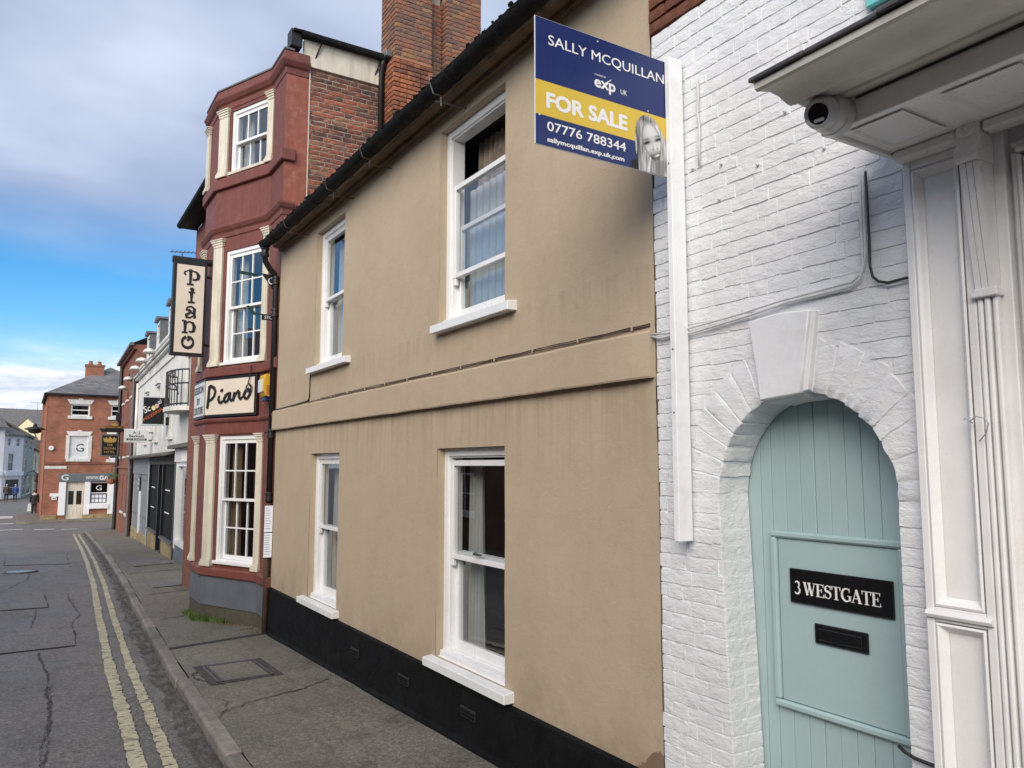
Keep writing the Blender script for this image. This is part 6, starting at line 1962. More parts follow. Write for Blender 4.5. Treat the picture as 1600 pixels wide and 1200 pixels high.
for a, b in ((24.75, 27.6), (28.9, 31.7)):
    g = G(ff_); g.quad((U(b), -0.12, -0.02), (U(a), -0.12, -0.02), (U(a), 2.18, -0.02), (U(b), 2.18, -0.02)); ob('window_board', g, M['shop_matt'], sk)
    for zz in (0.65, 1.35):
        g = G(ff_); g.box(U(b) + .3, U(a) - 1.4, zz, zz + .035, -0.016, -0.012); ob('etched_strip', g, M['far_white'], sk)
    g = G(ff_); g.box(U(b), U(a), -0.16, -0.10, -0.1, 0.10); ob('sill', g, M['lead'], sk)
    nst = 4
    for i in range(nst):
        a0, a1 = a + (b - a) * i / nst + .01, a + (b - a) * (i + 1) / nst - .01
        g = G(ff_); g.box(U(a1), U(a0), -1.1, -0.17, -0.1, 0.04 + random.uniform(-.01, .02)); ob('stone', g, M['stall_stone'], sk, 0.02)
g = G(ff_); g.box(U(28.75), U(27.75), -0.85, 2.18, -0.9, -0.85); ob('door', g, M['shop_black'], sk)
g = G(ff_); g.tube([(U(27.9), 0.2, -0.8), (U(27.9), 1.3, -0.8)], 0.025, 6); ob('handle', g, M['lead'], sk)
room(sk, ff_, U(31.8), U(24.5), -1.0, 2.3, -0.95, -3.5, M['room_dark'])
sg = thing('grey_shopfront', 'grey boarded shop front with stone base next to the brick building', 'shop front', (fx(35), 35, gz(35)))
g = G(ff_); g.box(U(38.8), U(32.0), 1.80, 2.46, 0.0, 0.05); ob('fascia', g, M['shop_grey'], sg)
for a, b in ((32.0, 35.2), (35.6, 38.6)):
    g = G(ff_); g.box(U(b), U(a), -0.50, 1.80, -0.05, 0.0); ob('board', g, M['shop_grey'], sg)
    for zz in (0.1, 1.55):
        g = G(ff_); g.box(U(b), U(a), zz, zz + .04, 0.0005, 0.02); ob('batten', g, M['agent_grey'], sg)
g = G(ff_); g.box(U(35.6), U(35.2), -0.6, 1.1, -0.05, 0.05); g.box(U(32.0), U(31.9), -1, 2.3, -0.05, 0.06); ob('post', g, M['white_gloss'], sg)
for i in range(8):
    a = 32.0 + i * 0.84
    g = G(ff_); g.box(U(a + .82), U(a), -1.3, -0.50, -0.1, 0.03 + random.uniform(-.01, .02)); ob('stone', g, M['stall_stone'], sg, 0.02)
g = G(ff_); g.box(U(36.0), U(35.5), 1.05, 1.72, 0.055, 0.06); nt_ = ob('notice', g, M['agent_grey'], sg)
g = G(ff_)
for zz in (1.15, 1.35, 1.5): g.box(U(35.95), U(35.6), zz, zz + .1, 0.061, 0.063)
ob('notice_panel', g, M['sign_grey'], nt_)
# brick building at the corner
bb = thing('corner_brick_building', 'three-storey dark brick building at the end of the near side of the street', 'building', (fx(43), 43, gz(43)))
wb = []
for y0 in (40.2, 42.8, 45.4):
    wb += [(y0, y0 + 1.0, 2.6, 4.2), (y0, y0 + 1.0, 5.4, 6.7)]
wb += [(40.2, 41.4, -0.1, 1.7), (43.0, 44.2, -0.1, 1.7)]
g = G(ff_); g.wall(U(47.6), U(39.0), -1.6, 7.65, [(U(b), U(a), c, d) for a, b, c, d in wb], 0.10, 0.15)
ob('wall', g, MB_FAR2, bb)
for a, b, c, d in wb:
    w = simple_window(bb, ff_, U(b), U(a), c, d, 0.02, M['white_gloss'], 2, 2)
    g = G(ff_); g.box(U(b) - .08, U(a) + .08, c - .10, c, 0.0, 0.17); ob('sill', g, M['stucco'], w)
g = G(ff_); g.box(U(47.6), U(39.0), 2.0, 2.14, 0.10, 0.17); g.box(U(47.6), U(39.0), 7.45, 7.65, 0.10, 0.24); ob('string_course', g, MB_FAR2, bb)
g = G(ff_); g.box(U(47.6), U(47.58), -1.6, 7.65, -6, 0.10); g.box(U(39.01), U(39.0), 6, 7.65, -6, 0.10); ob('gable_wall', g, MB_FAR2, bb)
g = G(ff_); g.add([(U(47.9), 7.65, 0.4), (U(38.9), 7.65, 0.4), (U(38.9), 9.4, -3), (U(47.9), 9.4, -3), (U(38.9), 7.65, -6.2), (U(47.9), 7.65, -6.2)], [(0, 1, 2, 3), (3, 2, 4, 5)]); g.box(U(47.9), U(38.9), 7.60, 7.72, 0.26, 0.42)
ob('roof', g, MATS['slate'], bb)
g = G(ff_); g.tube([(U(47.3), 7.6, 0.2), (U(47.3), -1.3, 0.2)], 0.09, 8); g.box(U(47.5), U(47.1), 4.55, 4.95, 0.12, 0.36); ob('downpipe', g, M['black_iron'], bb)
g = G(ff_); g.tube([(U(39.15), 6.3, 0.17), (U(39.15), -1.1, 0.17)], 0.06, 8); ob('downpipe', g, M['lead'], bb)
# projecting signs
def proj_sign(name, label, X0, X1, Y, z0, z1, fm, face, th=0.12, bd=0.05):
    t = thing(name, label, 'sign', (X1, Y, z0))
    g = G(); g.box(X0, X1, Y, Y + th, z0, z1); ob('frame', g, fm, t, 0.008)
    g = G(); g.box(X0 + bd, X1 - bd, Y - 0.006, Y - 0.001, z0 + bd, z1 - bd); ob('face', g, face, t)
    return t, frame((X0, Y - 0.0075, z0), (1, 0, 0))
t, f_ = proj_sign('projecting_sign', 'black projecting pizzeria sign with white script and orange slanting letters', 3.07, 3.78, 27.0, 3.40, 4.34, M['sign_grey'], M['shop_black'])
text('Sc', f_, M['lettering'], t, 0.10, 0.38, 0.20, 0.22, 0.01, 0.004, shear=0.3, rot=0.5)
g = G(f_); g.prism(arc(0.345, 0.56, 0.062, 0.075, 0, 340, 16), 0.0, 0.006, axis=2); ob('disc', g, M['lemon'], t)
g = G(f_); g.prism(arc(0.435, 0.625, 0.062, 0.075, 0, 340, 16), 0.0, 0.006, axis=2); ob('disc', g, M['pinkish'], t)
text('zi', f_, M['lettering'], t, 0.48, 0.67, 0.13, 0.15, 0.01, 0.004, shear=0.3, rot=0.6)
text('PIZZERIA', f_, M['orange'], t, 0.09, 0.13, 0.085, 0.66, 0.015, 0.004, rot=0.62)
for z0, z1 in ((3.98, 4.30), (3.42, 3.68)): ob('bracket', G().box(3.80, 3.90, 27.02, 27.10, z0, z1), M['shop_black'], t)
t, f_ = proj_sign('projecting_sign', 'pale grey rectangular projecting shop sign with black lettering and black strip', 3.06, 3.87, 31.5, 2.97, 3.47, M['stucco'], M['sign_grey'], bd=0.04)
text('A. J.', f_, M['black_letter'], t, 0.405, 0.325, 0.085, 0.26, 0.01, 0.003, 'CENTER'); text('Beckett', f_, M['black_letter'], t, 0.405, 0.195, 0.095, 0.50, 0.01, 0.003, 'CENTER')
g = G(f_); g.box(0.07, 0.74, 0.085, 0.155, 0.0, 0.004); ob('strip', g, M['shop_black'], t)
text('TV & RADIO', f_, M['lettering'], t, 0.405, 0.10, 0.04, 0.56, 0.01, 0.006, 'CENTER')
for zz in (3.34, 3.06): ob('bracket', G().tube([(3.86, 31.55, zz), (4.08, 31.55, zz)], 0.025, 6), M['shop_black'], t)
t, f_ = proj_sign('pub_sign', 'black hanging hotel sign with gold crown under a gilded black header', 3.30, 4.14, 45.0, 2.60, 3.74, M['wood_weather'], M['shop_black'], bd=0.07)
cr = [(0.16, 0.74), (0.10, 0.96), (0.17, 0.90), (0.24, 1.00), (0.31, 0.89), (0.42, 1.03), (0.53, 0.89), (0.60, 1.00), (0.67, 0.90), (0.74, 0.96), (0.68, 0.74), (0.42, 0.70)]
g = G(f_); g.prism(cr, 0.0, 0.006, axis=2); ob('crown', g, M['gold'], t)
for s_, zz, w_ in (('THE', 0.53, 0.26), ('CROWN', 0.36, 0.54), ('HOTEL', 0.18, 0.46)): text(s_, f_, M['gold'], t, 0.42, zz, 0.105, w_, 0.01, 0.003, 'CENTER')
g = G(); g.prism([(3.22, 3.98), (3.34, 3.84), (4.30, 3.84), (4.36, 3.98), (4.36, 4.02), (3.22, 4.02)], 44.92, 45.2, axis=1); ob('header', g, M['shop_black'], t)
g = G(); g.box(3.50, 4.28, 45.0, 45.06, 4.022, 4.17); h_ = ob('header_plate', g, M['shop_black'], t)
text("MARSTON'S", frame((3.50, 44.995, 4.03), (1, 0, 0)), M['gold'], h_, 0.03, 0.02, 0.10, 0.72, 0.015, 0.003)
g = G(frame((3.78, 44.99, 4.17), (1, 0, 0))); g.prism([(0, 0), (-0.02, 0.10), (0.06, 0.07), (0.11, 0.17), (0.17, 0.07), (0.25, 0.12), (0.23, 0)], 0, 0.02, axis=2); ob('crest', g, M['gold'], h_)
for X0, zz in ((4.1, 3.9), (4.15, 3.2)): ob('bracket', G().tube([(X0, 45.06, zz), (4.50, 45.06, zz)], 0.025, 6), M['shop_black'], t)
# hanging basket
hb = thing('hanging_basket', 'small planted basket hanging by the corner brick building', 'basket', (4.0, 46.4, 1.2))
g = G(); g.lathe([(0.05, 0), (0.17, 0.06), (0.24, 0.18), (0.27, 0.3)], (4.0, 46.4, 1.15), n=14); ob('bowl', g, M['terracotta'], hb)
g = G()
for i in range(160):
    a, b, r_ = random.uniform(0, 6.28), random.uniform(-.3, 1.2), random.uniform(0.1, 0.36)
    c = Vector((4.0 + r_ * math.cos(a) * math.cos(b), 46.4 + r_ * math.sin(a) * math.cos(b), 1.45 + r_ * math.sin(b) * 1.2)); s_ = 0.05
    v1 = Vector((random.uniform(-1, 1), random.uniform(-1, 1), random.uniform(-1, 1))) * s_; v2 = Vector((random.uniform(-1, 1), random.uniform(-1, 1), random.uniform(-1, 1))) * s_
    g.add([tuple(c), tuple(c + v1), tuple(c + v1 + v2), tuple(c + v2)], [(0, 1, 2, 3)])
ob('plant', g, M['grass'], hb)
g = G(); g.tube([(4.5, 46.4, 2.15), (4.0, 46.4, 2.1), (4.0, 46.4, 1.8)], 0.02, 6); ob('hanger', g, M['black_iron'], hb)

# ---- red-orange corner building facing us across the junction
cb = thing('estate_agent_building', 'orange brick corner building with slate roof and grey estate agent fascia', 'building', (3.5, 59, -1.4))
YC = 59.0
f0 = FY(YC)
HB = [(2.47, 3.59, 5.40, 6.18), (2.50, 3.61, 2.60, 4.08), (4.83, 5.75, 5.40, 6.20), (4.85, 5.85, 2.55, 4.08), (2.48, 3.50, -1.33, 1.08), (3.86, 4.92, -0.38, 1.03), (5.42, 6.4, -0.38, 1.03), (7.0, 8.1, 5.4, 6.18), (7.0, 8.1, 2.55, 4.08)]
g = G(f0); g.wall(1.15, 9.0, -1.45, 6.85, HB, 0, 0.15)
ob('wall', g, MB_FAR, cb)
g = G(); g.box(1.15, 1.17, YC, YC + 9, -1.45, 6.85); g.box(8.98, 9.0, YC, YC + 9, -1.45, 6.85); g.box(1.0, 9, YC + 8.98, YC + 9, -1.45, 6.85)
ob('side_wall', g, MB_FAR, cb)
g = G(); g.add([(0.95, YC - .25, 6.83), (9.2, YC - .25, 6.83), (9.2, YC + 9.2, 6.83), (0.95, YC + 9.2, 6.83), (5.0, YC + 4.0, 9.2), (5.0, YC + 5.0, 9.2)], [(0, 1, 4), (1, 2, 5, 4), (2, 3, 5), (3, 0, 4, 5)])
rf = ob('roof', g, MATS['slate'], cb)
g = G(); g.box(0.93, 9.2, YC - .30, YC - .20, 6.74, 6.84); g.box(0.91, 1.01, YC - .3, YC + 9, 6.74, 6.84); ob('gutter', g, M['black_iron'], cb)
g = G(); g.box(3.35, 4.50, YC + 2.6, YC + 3.2, 7.6, 9.05); ch = ob('chimney', g, MB_FAR, rf)
g = G(); g.box(3.30, 4.55, YC + 2.55, YC + 3.25, 9.05, 9.18); ob('chimney_cap', g, MB_FAR, rf)
for X in (3.65, 4.2):
    g = G(); g.lathe([(0.14, 0), (0.16, 0.06), (0.12, 0.12), (0.12, 0.22), (0.15, 0.25)], (X, YC + 2.9, 9.18), n=12); ob('chimney_pot', g, M['terracotta'], rf)
for k, (a, b, c, d) in enumerate(HB):
    if k in (4, 5, 6): continue
    w = simple_window(cb, f0, a, b, c, d, -0.05, M['white_gloss'], 1, 2, fw=0.09, bar=0.06)
    g = G(f0); g.box(a - .15, b + .15, c - .20, c, -0.05, 0.10); ob('sill', g, M['stucco'], w)
    g = G(f0); g.prism([(a - .05, d), (b + .05, d), (b + .22, d + .30), ((a + b) / 2 + .14, d + .30), ((a + b) / 2 + .10, d + .38), ((a + b) / 2 - .10, d + .38), ((a + b) / 2 - .14, d + .30), (a - .22, d + .30)], 0.0, 0.05, axis=2); ob('lintel', g, M['stucco'], w)
    if k == 1:
        g = G(f0); g.box(a + .09, b - .09, c + .09, d - .09, -0.085, -0.075); ob('blind', g, M['sign_grey'], w)
        text('G', (f0[0] + f0[3] * -0.07, f0[1], f0[2], f0[3]), M['black_letter'], w, 2.90, 3.05, 0.50, 0.46, 0.0, 0.0)
        for x0_ in (a - .2, b): ob('surround', G(f0).box(x0_, x0_ + .2, c - .02, d + .02, 0.0, 0.04), M['stucco'], w)
g = G(f0); g.box(1.15, 9.0, 2.22, 2.34, 0.0, 0.06); ob('string_course', g, MB_FAR2, cb)
g = G(f0); g.box(2.02, 9.0, 1.08, 1.62, 0.0, 0.14); fa = ob('fascia', g, M['agent_grey'], cb, 0.01)
ft = (f0[0] + f0[3] * 0.142, f0[1], f0[2], f0[3])
text('G', ft, M['lettering'], fa, 2.16, 1.18, 0.36, 0.40, 0.0); text('WWW.', ft, M['lettering'], fa, 3.56, 1.23, 0.20, 0.76, 0.005); text('GA', ft, M['lettering'], fa, 4.36, 1.20, 0.25, 0.52, 0.03)
for a, b in ((2.06, 2.46), (3.52, 3.86), (4.93, 5.42), (6.4, 6.8)):
    g = G(f0); g.box(a, b, -1.08, 1.08, 0.0, 0.10); ob('shop_pilaster', g, M['white_gloss'], cb, 0.01)
g = G(f0); g.box(2.48, 3.50, -1.33, 1.08, -0.14, -0.08); dr = ob('door', g, M['cream'], cb)
for a, b in ((2.62, 2.92), (3.08, 3.38)):
    g = G(f0); g.box(a, b, -0.40, 0.48, -0.079, -0.07); ob('door_pane', g, MATS['dark_glass'], dr)
    g = G(f0); g.box(a, b, -1.15, -0.6, -0.079, -0.065); ob('door_panel', g, M['cream'], dr, 0.01)
g = G(f0); g.box(2.62, 3.38, 0.62, 0.95, -0.079, -0.065); ob('door_panel', g, M['cream'], dr, 0.01)
for a, b in ((3.86, 4.92), (5.42, 6.4)):
    w = simple_window(cb, f0, a, b, -0.38, 1.03, -0.02, M['white_gloss'], 1, 2, fw=0.05, bar=0.06)
    g = G(f0); g.box(a - .06, b + .06, -0.70, -0.38, -0.05, 0.16); ob('sill', g, M['white_gloss'], w)
    g = G(f0)
    for i in range(4):
        for j in range(2): g.box(a + .1 + i * .22, a + .28 + i * .22, -0.28 + j * .27, -0.06 + j * .27, -0.059, -0.055)
    ob('property_card', g, M['paper'], w)
    if a < 5: text('G', (f0[0] + f0[3] * -0.055, f0[1], f0[2], f0[3]), M['lettering'], w, 4.20, 0.50, 0.32, 0.34, 0.0, 0.0)
    g = G(f0); g.quad((a, -0.38, -0.6), (b, -0.38, -0.6), (b, 1.03, -0.6), (a, 1.03, -0.6)); ob('room', g, M['room_dark'], w)
x = 1.15
while x < 9:
    L = random.uniform(0.6, 0.9)
    if not (2.3 < x + L / 2 < 3.55):
        g = G(f0); g.box(x, min(x + L - .02, 9), -1.5, -1.06, -0.05, 0.05 + random.uniform(0, .02)); ob('plinth_stone', g, M['stall_stone'], cb, 0.02)
    x += L
g = G(f0); g.box(1.57, 2.08, 0.14, 0.34, 0, 0.10); g.box(1.68, 1.97, -0.08, 0.14, 0, 0.09); lbx = ob('letter_box', g, M['white_gloss'], cb, 0.01)
g = G(f0); g.box(1.72, 1.93, 0.0, 0.05, 0.091, 0.094); ob('slot', g, M['shop_black'], lbx)
g = G(f0); g.box(1.18, 2.43, 1.92, 2.10, 0, 0.03); ob('street_name_plate', g, M['stucco'], cb, 0.005)
g = G(); g.lathe([(0.16, 0.0), (0.16, -0.10), (0.12, -0.13)], (1.50, YC, 3.25), 'y', 14); ob('bell_box', g, M['stucco'], cb)
# corner footway
g = G(); g.prism([(-0.2, 57.6), (0.3, 57.1), (14, 56.4), (14, YC + .1), (1.4, YC + .1), (1.4, 75), (-0.2, 75)], -1.6, gz(60), axis=2)
tag(ob('far_pavement', g, MATS['pave'], None, 0.02), kind='structure')

# ---- houses at the far end of the street
def far_house(name, label, p0, p1, depth, zb, ze, zr, wm, rm, wins, shop=None, group=None):
    """gabled house: facade from p0 to p1 (seen left to right), ridge parallel to the facade"""
    K = 1.14; sc = lambda z: 2.15 + (z - 2.15) * K
    p0, p1, ze, zr, depth = (p0[0] * K, p0[1] * K), (p1[0] * K, p1[1] * K), sc(ze), sc(zr), depth * K
    wins = [(a, b, max(zb + .2, sc(c)), sc(d)) for a, b, c, d in wins]
    t = thing(name, label, 'house', ((p0[0] + p1[0]) / 2, (p0[1] + p1[1]) / 2, zb))
    f_ = frame((p0[0], p0[1], 0), (p1[0] - p0[0], p1[1] - p0[1], 0)); L = vlen(p0, p1)
    holes = [(a * L, b * L, c, d) for a, b, c, d in wins]
    g = G(f_); g.wall(0, L, zb, ze, holes, 0, 0.15); ob('wall', g, wm, t)
    g = G(f_); g.add([(0, zb, 0), (0, ze, 0), (0, zr, -depth / 2), (0, ze, -depth), (0, zb, -depth)], [(0, 1, 2, 3, 4)]); g.add([(L, zb, 0), (L, ze, 0), (L, zr, -depth / 2), (L, ze, -depth), (L, zb, -depth)], [(4, 3, 2, 1, 0)]); ob('gable_wall', g, wm, t)
    g = G(f_); g.prism([(0.3, ze - .15), (-depth / 2, zr + .05), (-depth - .3, ze - .15), (-depth - .3, ze + .0), (-depth / 2, zr + .22), (0.3, ze + .0)], 0, 1, axis=0)
    g = G(f_); V = []
    for u in (-0.15, L + 0.15):
        V += [(u, ze - .15, 0.35), (u, zr + .0, -depth / 2), (u, ze - .15, -depth - .3), (u, ze + .02, -depth - .3), (u, zr + .2, -depth / 2), (u, ze + .02, 0.35)]
    g.add(V, [(0, 1, 2, 3, 4, 5), (11, 10, 9, 8, 7, 6)] + [(k, (k + 1) % 6, 6 + (k + 1) % 6, 6 + k) for k in range(6)]); ob('roof', g, rm, t)
    for a, b, c, d in holes:
        simple_window(t, f_, a, b, c, d, -0.05, M['white_gloss'], 1, 2, fw=0.08, bar=0.05)
    if shop:
        g = G(f_); g.box(0.1, L - .1, shop + .0, shop + .45, 0, 0.25); ob('shop_fascia', g, M['white_gloss'] if wm is not M['far_green'] else M['far_green'], t)
    return t
ZB = -1.45
far_house('far_house', 'leftmost white rendered house at the far end of the street', (-7.5, 82.5), (-1.55, 85.5), 8, ZB, 5.6, 8.6, M['far_white'], M['grey_tiles'], [(0.8, 0.92, 2.2, 4.0), (0.55, 0.9, -0.9, 0.9)], 1.1)
far_house('far_house', 'pale lilac house with grey tiled roof behind the two walkers', (-1.52, 85.6), (-0.06, 88.5), 9, ZB, 5.0, 7.6, M['far_white'], M['grey_tiles'], [(0.14, 0.32, 3.9, 4.7), (0.6, 0.8, 3.9, 4.7), (0.22, 0.52, 1.6, 3.3), (0.15, 0.9, -0.7, 0.9)], 1.05)
far_house('far_house', 'sage green house between the lilac and cream houses', (-0.04, 88.6), (0.92, 101), 9, ZB, 5.1, 7.9, M['far_green'], M['mossy_tiles'], [(0.12, 0.3, 3.7, 4.7), (0.55, 0.75, 3.7, 4.7), (0.1, 0.35, 1.3, 2.8), (0.1, 0.35, -0.9, 1.0), (0.45, 0.9, -0.9, 1.0)], 1.05)
far_house('far_house', 'cream house with clay tiled roof at the far end of the street', (0.95, 101.3), (2.0, 117), 8, ZB, 3.9, 5.9, M['far_cream'], M['pantile'], [(0.15, 0.35, 1.3, 3.3), (0.6, 0.8, 1.3, 3.3), (0.2, 0.5, -0.6, 0.9)], 0.95)
far_house('far_house', 'grey roofed house standing behind the sage and cream houses', (-6, 128), (9, 131), 12, ZB, 7.0, 10.2, M['far_white'], M['grey_tiles'], [])
far_house('far_house', 'pale cream gabled house behind the orange corner building', (2.0, 119), (6.0, 121), 8, ZB, 6.6, 8.4, M['far_cream'], M['grey_tiles'], [(0.3, 0.6, 3, 4.6)])
far_house('far_house', 'dark timbered house beside the cream house at the street end', (2.0, 117.2), (2.6, 124), 6, ZB, 5.0, 6.2, M['wood_weather'], M['grey_tiles'], [(0.2, 0.7, 1.5, 3.0)])
g = G(); g.prism([(x * 1.13, y * 1.13) for x, y in [(-9, 81), (-1.6, 84.1), (0.2, 87.2), (1.4, 100.5), (2.6, 118), (2.0, 118), (-9, 118)]], -1.7, -1.33, axis=2)
tag(ob('far_pavement', g, MATS['pave'], None), kind='structure')
# aerials
def aerial(label, x, y, z0, z1, w_, yagi=True):
    t = thing('tv_aerial', label, 'aerial', (x, y, z0), 'television aerials')
    g = G(); g.tube([(x, y, z0), (x, y, z1)], 0.03, 5); ob('mast', g, M['lead'], t)
    g = G(); g.tube([(x - w_ * .6, y, z1), (x + w_ * .9, y + .1, z1 + .12)], 0.02, 5)
    for k in range(7):
        xx = x - w_ * .5 + k * w_ * .2; g.tube([(xx, y - .25, z1 + .03 + .012 * k), (xx, y + .25, z1 + .03 + .012 * k)], 0.01, 4)
    ob('array', g, M['lead'], t)
aerial('tall thin television aerial on the roofs behind the sage house', 1.48, 146, 8, 12.1, 1.8)
aerial('television aerial rising above the dormers of the stucco building', 4.6, 30.6, 7.0, 10.0, 0.7)
# street lamps
lp = thing('street_lamp', 'black lantern on a wall arm at the corner of the orange brick building', 'lamp', (0.6, 62, 3.0))
g = G(); g.lathe([(0.05, 0.62), (0.12, 0.52), (0.12, 0.42), (0.5, 0.32), (0.62, 0.24), (0.62, 0.20), (0.40, 0.16), (0.36, 0.02), (0.2, -0.06)], (0.55, 62, 4.35), n=18); ob('lantern', g, M['black_iron'], lp)
g = G(); g.box(0.25, 1.0, 61.9, 62.1, 3.75, 3.85); g.tube([(0.55, 62, 4.3), (0.75, 62, 3.8), (1.0, 62, 3.8)], 0.04, 6); ob('arm', g, M['lead'], lp)
lp = thing('street_lamp', 'black swan-neck lamp post behind the person with the bag', 'lamp post', (0.95, 70, -1.4))
g = G(); g.tube([(0.95, 70, -1.4), (0.95, 70, 1.0), (0.93, 70, 1.5), (0.7, 70, 1.75), (0.35, 70, 1.6), (0.15, 70, 1.25)], [0.10, 0.07, 0.06, 0.05, 0.045, 0.04], 8); ob('post', g, M['black_iron'], lp)
g = G(); g.lathe([(0.13, 0), (0.2, 0.1), (0.18, 0.5), (0.08, 0.65)], (0.95, 70, 0.9), n=10); ob('lantern', g, M['black_iron'], lp)

# ---- people (small, far away)
def skin_mesh(name, verts, edges, radii, m, parent, sub=2):
    me = bpy.data.meshes.new(name); me.from_pydata(verts, edges, [])
    o = link(name, me, m, parent)
    md = o.modifiers.new('skin', 'SKIN'); md.use_smooth_shade = True
    sv = me.skin_vertices[0].data
    for i, r_ in enumerate(radii): sv[i].radius = r_ if isinstance(r_, tuple) else (r_, r_)
    for i in range(len(verts)): sv[i].use_root = (i == 0)
    o.modifiers.new('sub', 'SUBSURF').levels = sub
    o.modifiers['sub'].render_levels = sub
    return o
def person(label, x, y, z, h, heading, coat, legs, hair, stride=0.14, bag=None):
    t = thing('person', label, 'person', (x, y, z))
    k = h / 1.75
    c, s_ = math.cos(heading), math.sin(heading)          # heading: walking direction in plan
    def W(a, f, zz): return (x + (-s_ * a + c * f) * k, y + (c * a + s_ * f) * k, z + zz * k)    # a = to the left, f = forward
    # body: pelvis, spine, neck, head, arms, legs as one continuous surface
    V = [W(0, 0, 0.93), W(0, 0.0, 1.15), W(0, 0.01, 1.36), W(0, 0.02, 1.48), W(0, 0.03, 1.56), W(0, 0.04, 1.66), W(0, 0.035, 1.74),
         W(0.09, 0, 0.88), W(0.10, stride * .6, 0.50), W(0.10, stride * .8 - .05, 0.08), W(0.10, stride * .8 + .09, 0.03),
         W(-0.09, 0, 0.88), W(-0.10, -stride * .3, 0.50), W(-0.10, -stride * 1.2, 0.10), W(-0.10, -stride * 1.2 + .13, 0.03),
         W(0.19, 0, 1.40), W(0.24, -0.06, 1.13), W(0.24, 0.06, 0.88), W(0.24, 0.09, 0.80),
         W(-0.19, 0, 1.40), W(-0.24, 0.0, 1.13), W(-0.24, 0.10, 0.88), W(-0.24, 0.13, 0.80)]
    E = [(0, 1), (1, 2), (2, 3), (3, 4), (4, 5), (5, 6), (0, 7), (7, 8), (8, 9), (9, 10), (0, 11), (11, 12), (12, 13), (13, 14), (2, 15), (15, 16), (16, 17), (17, 18), (2, 19), (19, 20), (20, 21), (21, 22)]
    R = [0.14, 0.13, 0.13, 0.06, 0.07, 0.10, 0.06, 0.09, 0.062, 0.045, 0.035, 0.09, 0.062, 0.045, 0.035, 0.065, 0.05, 0.036, 0.03, 0.065, 0.05, 0.036, 0.03]
    skin_mesh('body', V, E, [r_ * k for r_ in R], M['skin'], t)
    Vc = [V[0], V[1], V[2], V[3], V[15], V[16], V[17], V[19], V[20], V[21], W(0, 0, 0.80)]
    skin_mesh('coat', Vc, [(0, 1), (1, 2), (2, 3), (2, 4), (4, 5), (5, 6), (2, 7), (7, 8), (8, 9), (0, 10)], [r_ * k for r_ in (0.175, 0.175, 0.18, 0.085, 0.085, 0.072, 0.055, 0.085, 0.072, 0.055, 0.17)], coat, t)
    Vl = [V[0], V[7], V[8], V[9], V[11], V[12], V[13]]
    skin_mesh('trousers', Vl, [(0, 1), (1, 2), (2, 3), (0, 4), (4, 5), (5, 6)], [r_ * k for r_ in (0.15, 0.10, 0.078, 0.058, 0.10, 0.078, 0.058)], legs, t)
    skin_mesh('hair', [W(0, 0.0, 1.72), W(0, -0.03, 1.64), W(0, -0.035, 1.56)], [(0, 1), (1, 2)], [0.105 * k, 0.10 * k, 0.06 * k], hair, t)
    for i in (10, 14):
        b = i - 1
        skin_mesh('shoe', [V[b], V[i], tuple(Vector(V[i]) + (Vector(V[i]) - Vector(V[b])).normalized() * 0.05)], [(0, 1), (1, 2)], [0.05 * k, 0.048 * k, 0.03 * k], M['shop_black'], t)
    return t, W
cl_black = mat('black_coat', (0.015, 0.015, 0.018), 0.8, 0.2, 9, 0); cl_brown = mat('brown_coat', (0.065, 0.048, 0.04), 0.8, 0.2, 9, 0); cl_blue = mat('blue_anorak', (0.02, 0.06, 0.22), 0.7, 0.2, 9, 0)
cl_jean = mat('dark_trousers', (0.02, 0.022, 0.03), 0.85, 0.2, 9, 0); hr_d = mat('dark_hair', (0.03, 0.022, 0.018), 0.7, 0.2, 9, 0); hr_g = mat('grey_hair', (0.35, 0.34, 0.33), 0.7, 0.2, 9, 0); fur = mat('pale_fur_hood', (0.5, 0.49, 0.48), 0.9, 0.2, 20, 0); cl_red = mat('red_hat', (0.4, 0.04, 0.05), 0.8, 0.2, 9, 0)
t, Wf = person('person in a black coat with pale fur hood carrying a white bag near the corner', 0.84, 67.0, -1.42, 1.80, math.radians(88), cl_black, cl_jean, hr_d)
skin_mesh('fur_hood', [Wf(0.16, -0.08, 1.44), Wf(0, -0.13, 1.42), Wf(-0.16, -0.08, 1.44)], [(0, 1), (1, 2)], [0.07, 0.085, 0.07], fur, t)
g = G(); c = Vector(Wf(0.27, 0.1, 0.5)); g.prism([(c.x - .13, c.z - .28), (c.x + .13, c.z - .28), (c.x + .11, c.z + .18), (c.x + .05, c.z + .30), (c.x - .05, c.z + .30), (c.x - .11, c.z + .18)], c.y - .04, c.y + .04, axis=1)
tag(ob('carrier_bag', g, M['sign_grey'], None, 0.02), 'white carrier bag held by the person in the black coat', 'bag')
person('person in a brown coat walking on the left of a pair far down the street', -1.24, 92.0, -1.40, 1.74, math.radians(95), cl_brown, cl_jean, hr_g, 0.10)
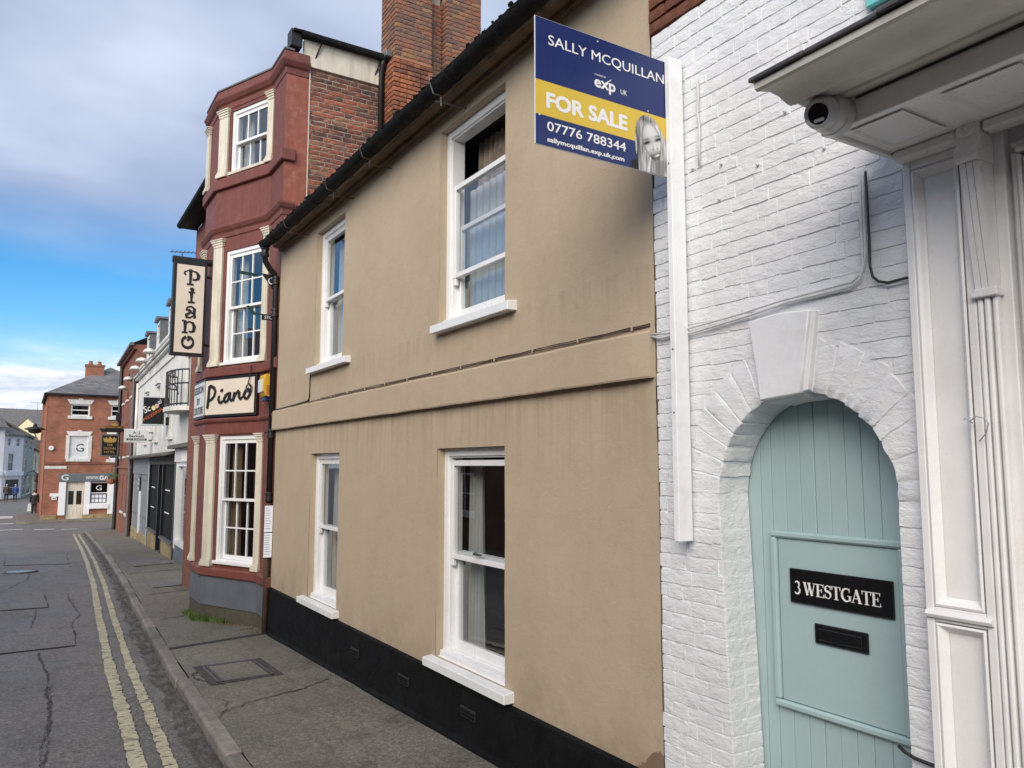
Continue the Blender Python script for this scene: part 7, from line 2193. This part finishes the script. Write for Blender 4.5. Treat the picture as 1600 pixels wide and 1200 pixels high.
person('person in a blue anorak walking on the right of a pair far down the street', -0.50, 92.0, -1.40, 1.70, math.radians(92), cl_blue, cl_jean, hr_g, 0.12)
person('person in a red hat half hidden behind the one in the black coat', 1.20, 82.0, -1.40, 1.72, math.radians(-80), cl_black, cl_jean, cl_red, 0.10)

# ================================================================ OPPOSITE SIDE (seen only as reflections in the glass)
op = thing('opposite_terrace', 'brick terrace with white windows on the opposite side of the street', 'building', (-6.2, 8, 0))
fo = frame((-6.2, 0, 0), (0, 1, 0))          # faces +X: u = y
wo = []
for y0 in (-9.5, -6, -2.5, 1.2, 4.6, 8.2, 11.6, 15.2, 18.6, 22.2):
    wo += [(y0, y0 + 1.1, 3.0, 4.1)]
    wo += [(y0 - .1, y0 + 1.4, 0.6, 2.5)]
g = G(fo); g.wall(-14, 26, -0.9, 4.6, wo, 0, 0.12); ob('wall', g, MB_OPP, op)
for a, b, c, d in wo:
    w = simple_window(op, fo, a, b, c, d, -0.05, M['white_gloss'], 2, 3, fw=0.08, bar=0.04)
    g = G(fo); g.box(a - .1, b + .1, c - .12, c, -0.03, 0.08); ob('sill', g, M['stucco'], w)
    g = G(fo); g.quad((a, c, -0.4), (b, c, -0.4), (b, d, -0.4), (a, d, -0.4)); ob('room', g, M['room_dark'], w)
g = G(fo); g.add([(-14, 4.6, 0.3), (26, 4.6, 0.3), (26, 6.6, -3.8), (-14, 6.6, -3.8), (26, 4.6, -8), (-14, 4.6, -8)], [(0, 1, 2, 3), (3, 2, 4, 5)]); ob('roof', g, MATS['slate'], op)
g = G(fo); g.box(-14, -13.98, -.9, 4.6, -8, -.01); g.box(25.98, 26, -.9, 4.6, -8, -.01); ob('gable_wall', g, MB_OPP, op)
g = G(); vs, fs = [], []
for i, y in enumerate(range(-20, 46, 3)):
    vs += [(-6.3, y, gz(y)), (-4.7, y, gz(y)), (-4.7, y, gz(y) - .2)]
    if i:
        b = 3 * i; fs += [(b - 3, b - 2, b + 1, b), (b - 2, b - 1, b + 2, b + 1)]
g.add(vs, fs); tag(ob('pavement_opposite', g, MATS['pave'], None), kind='structure')
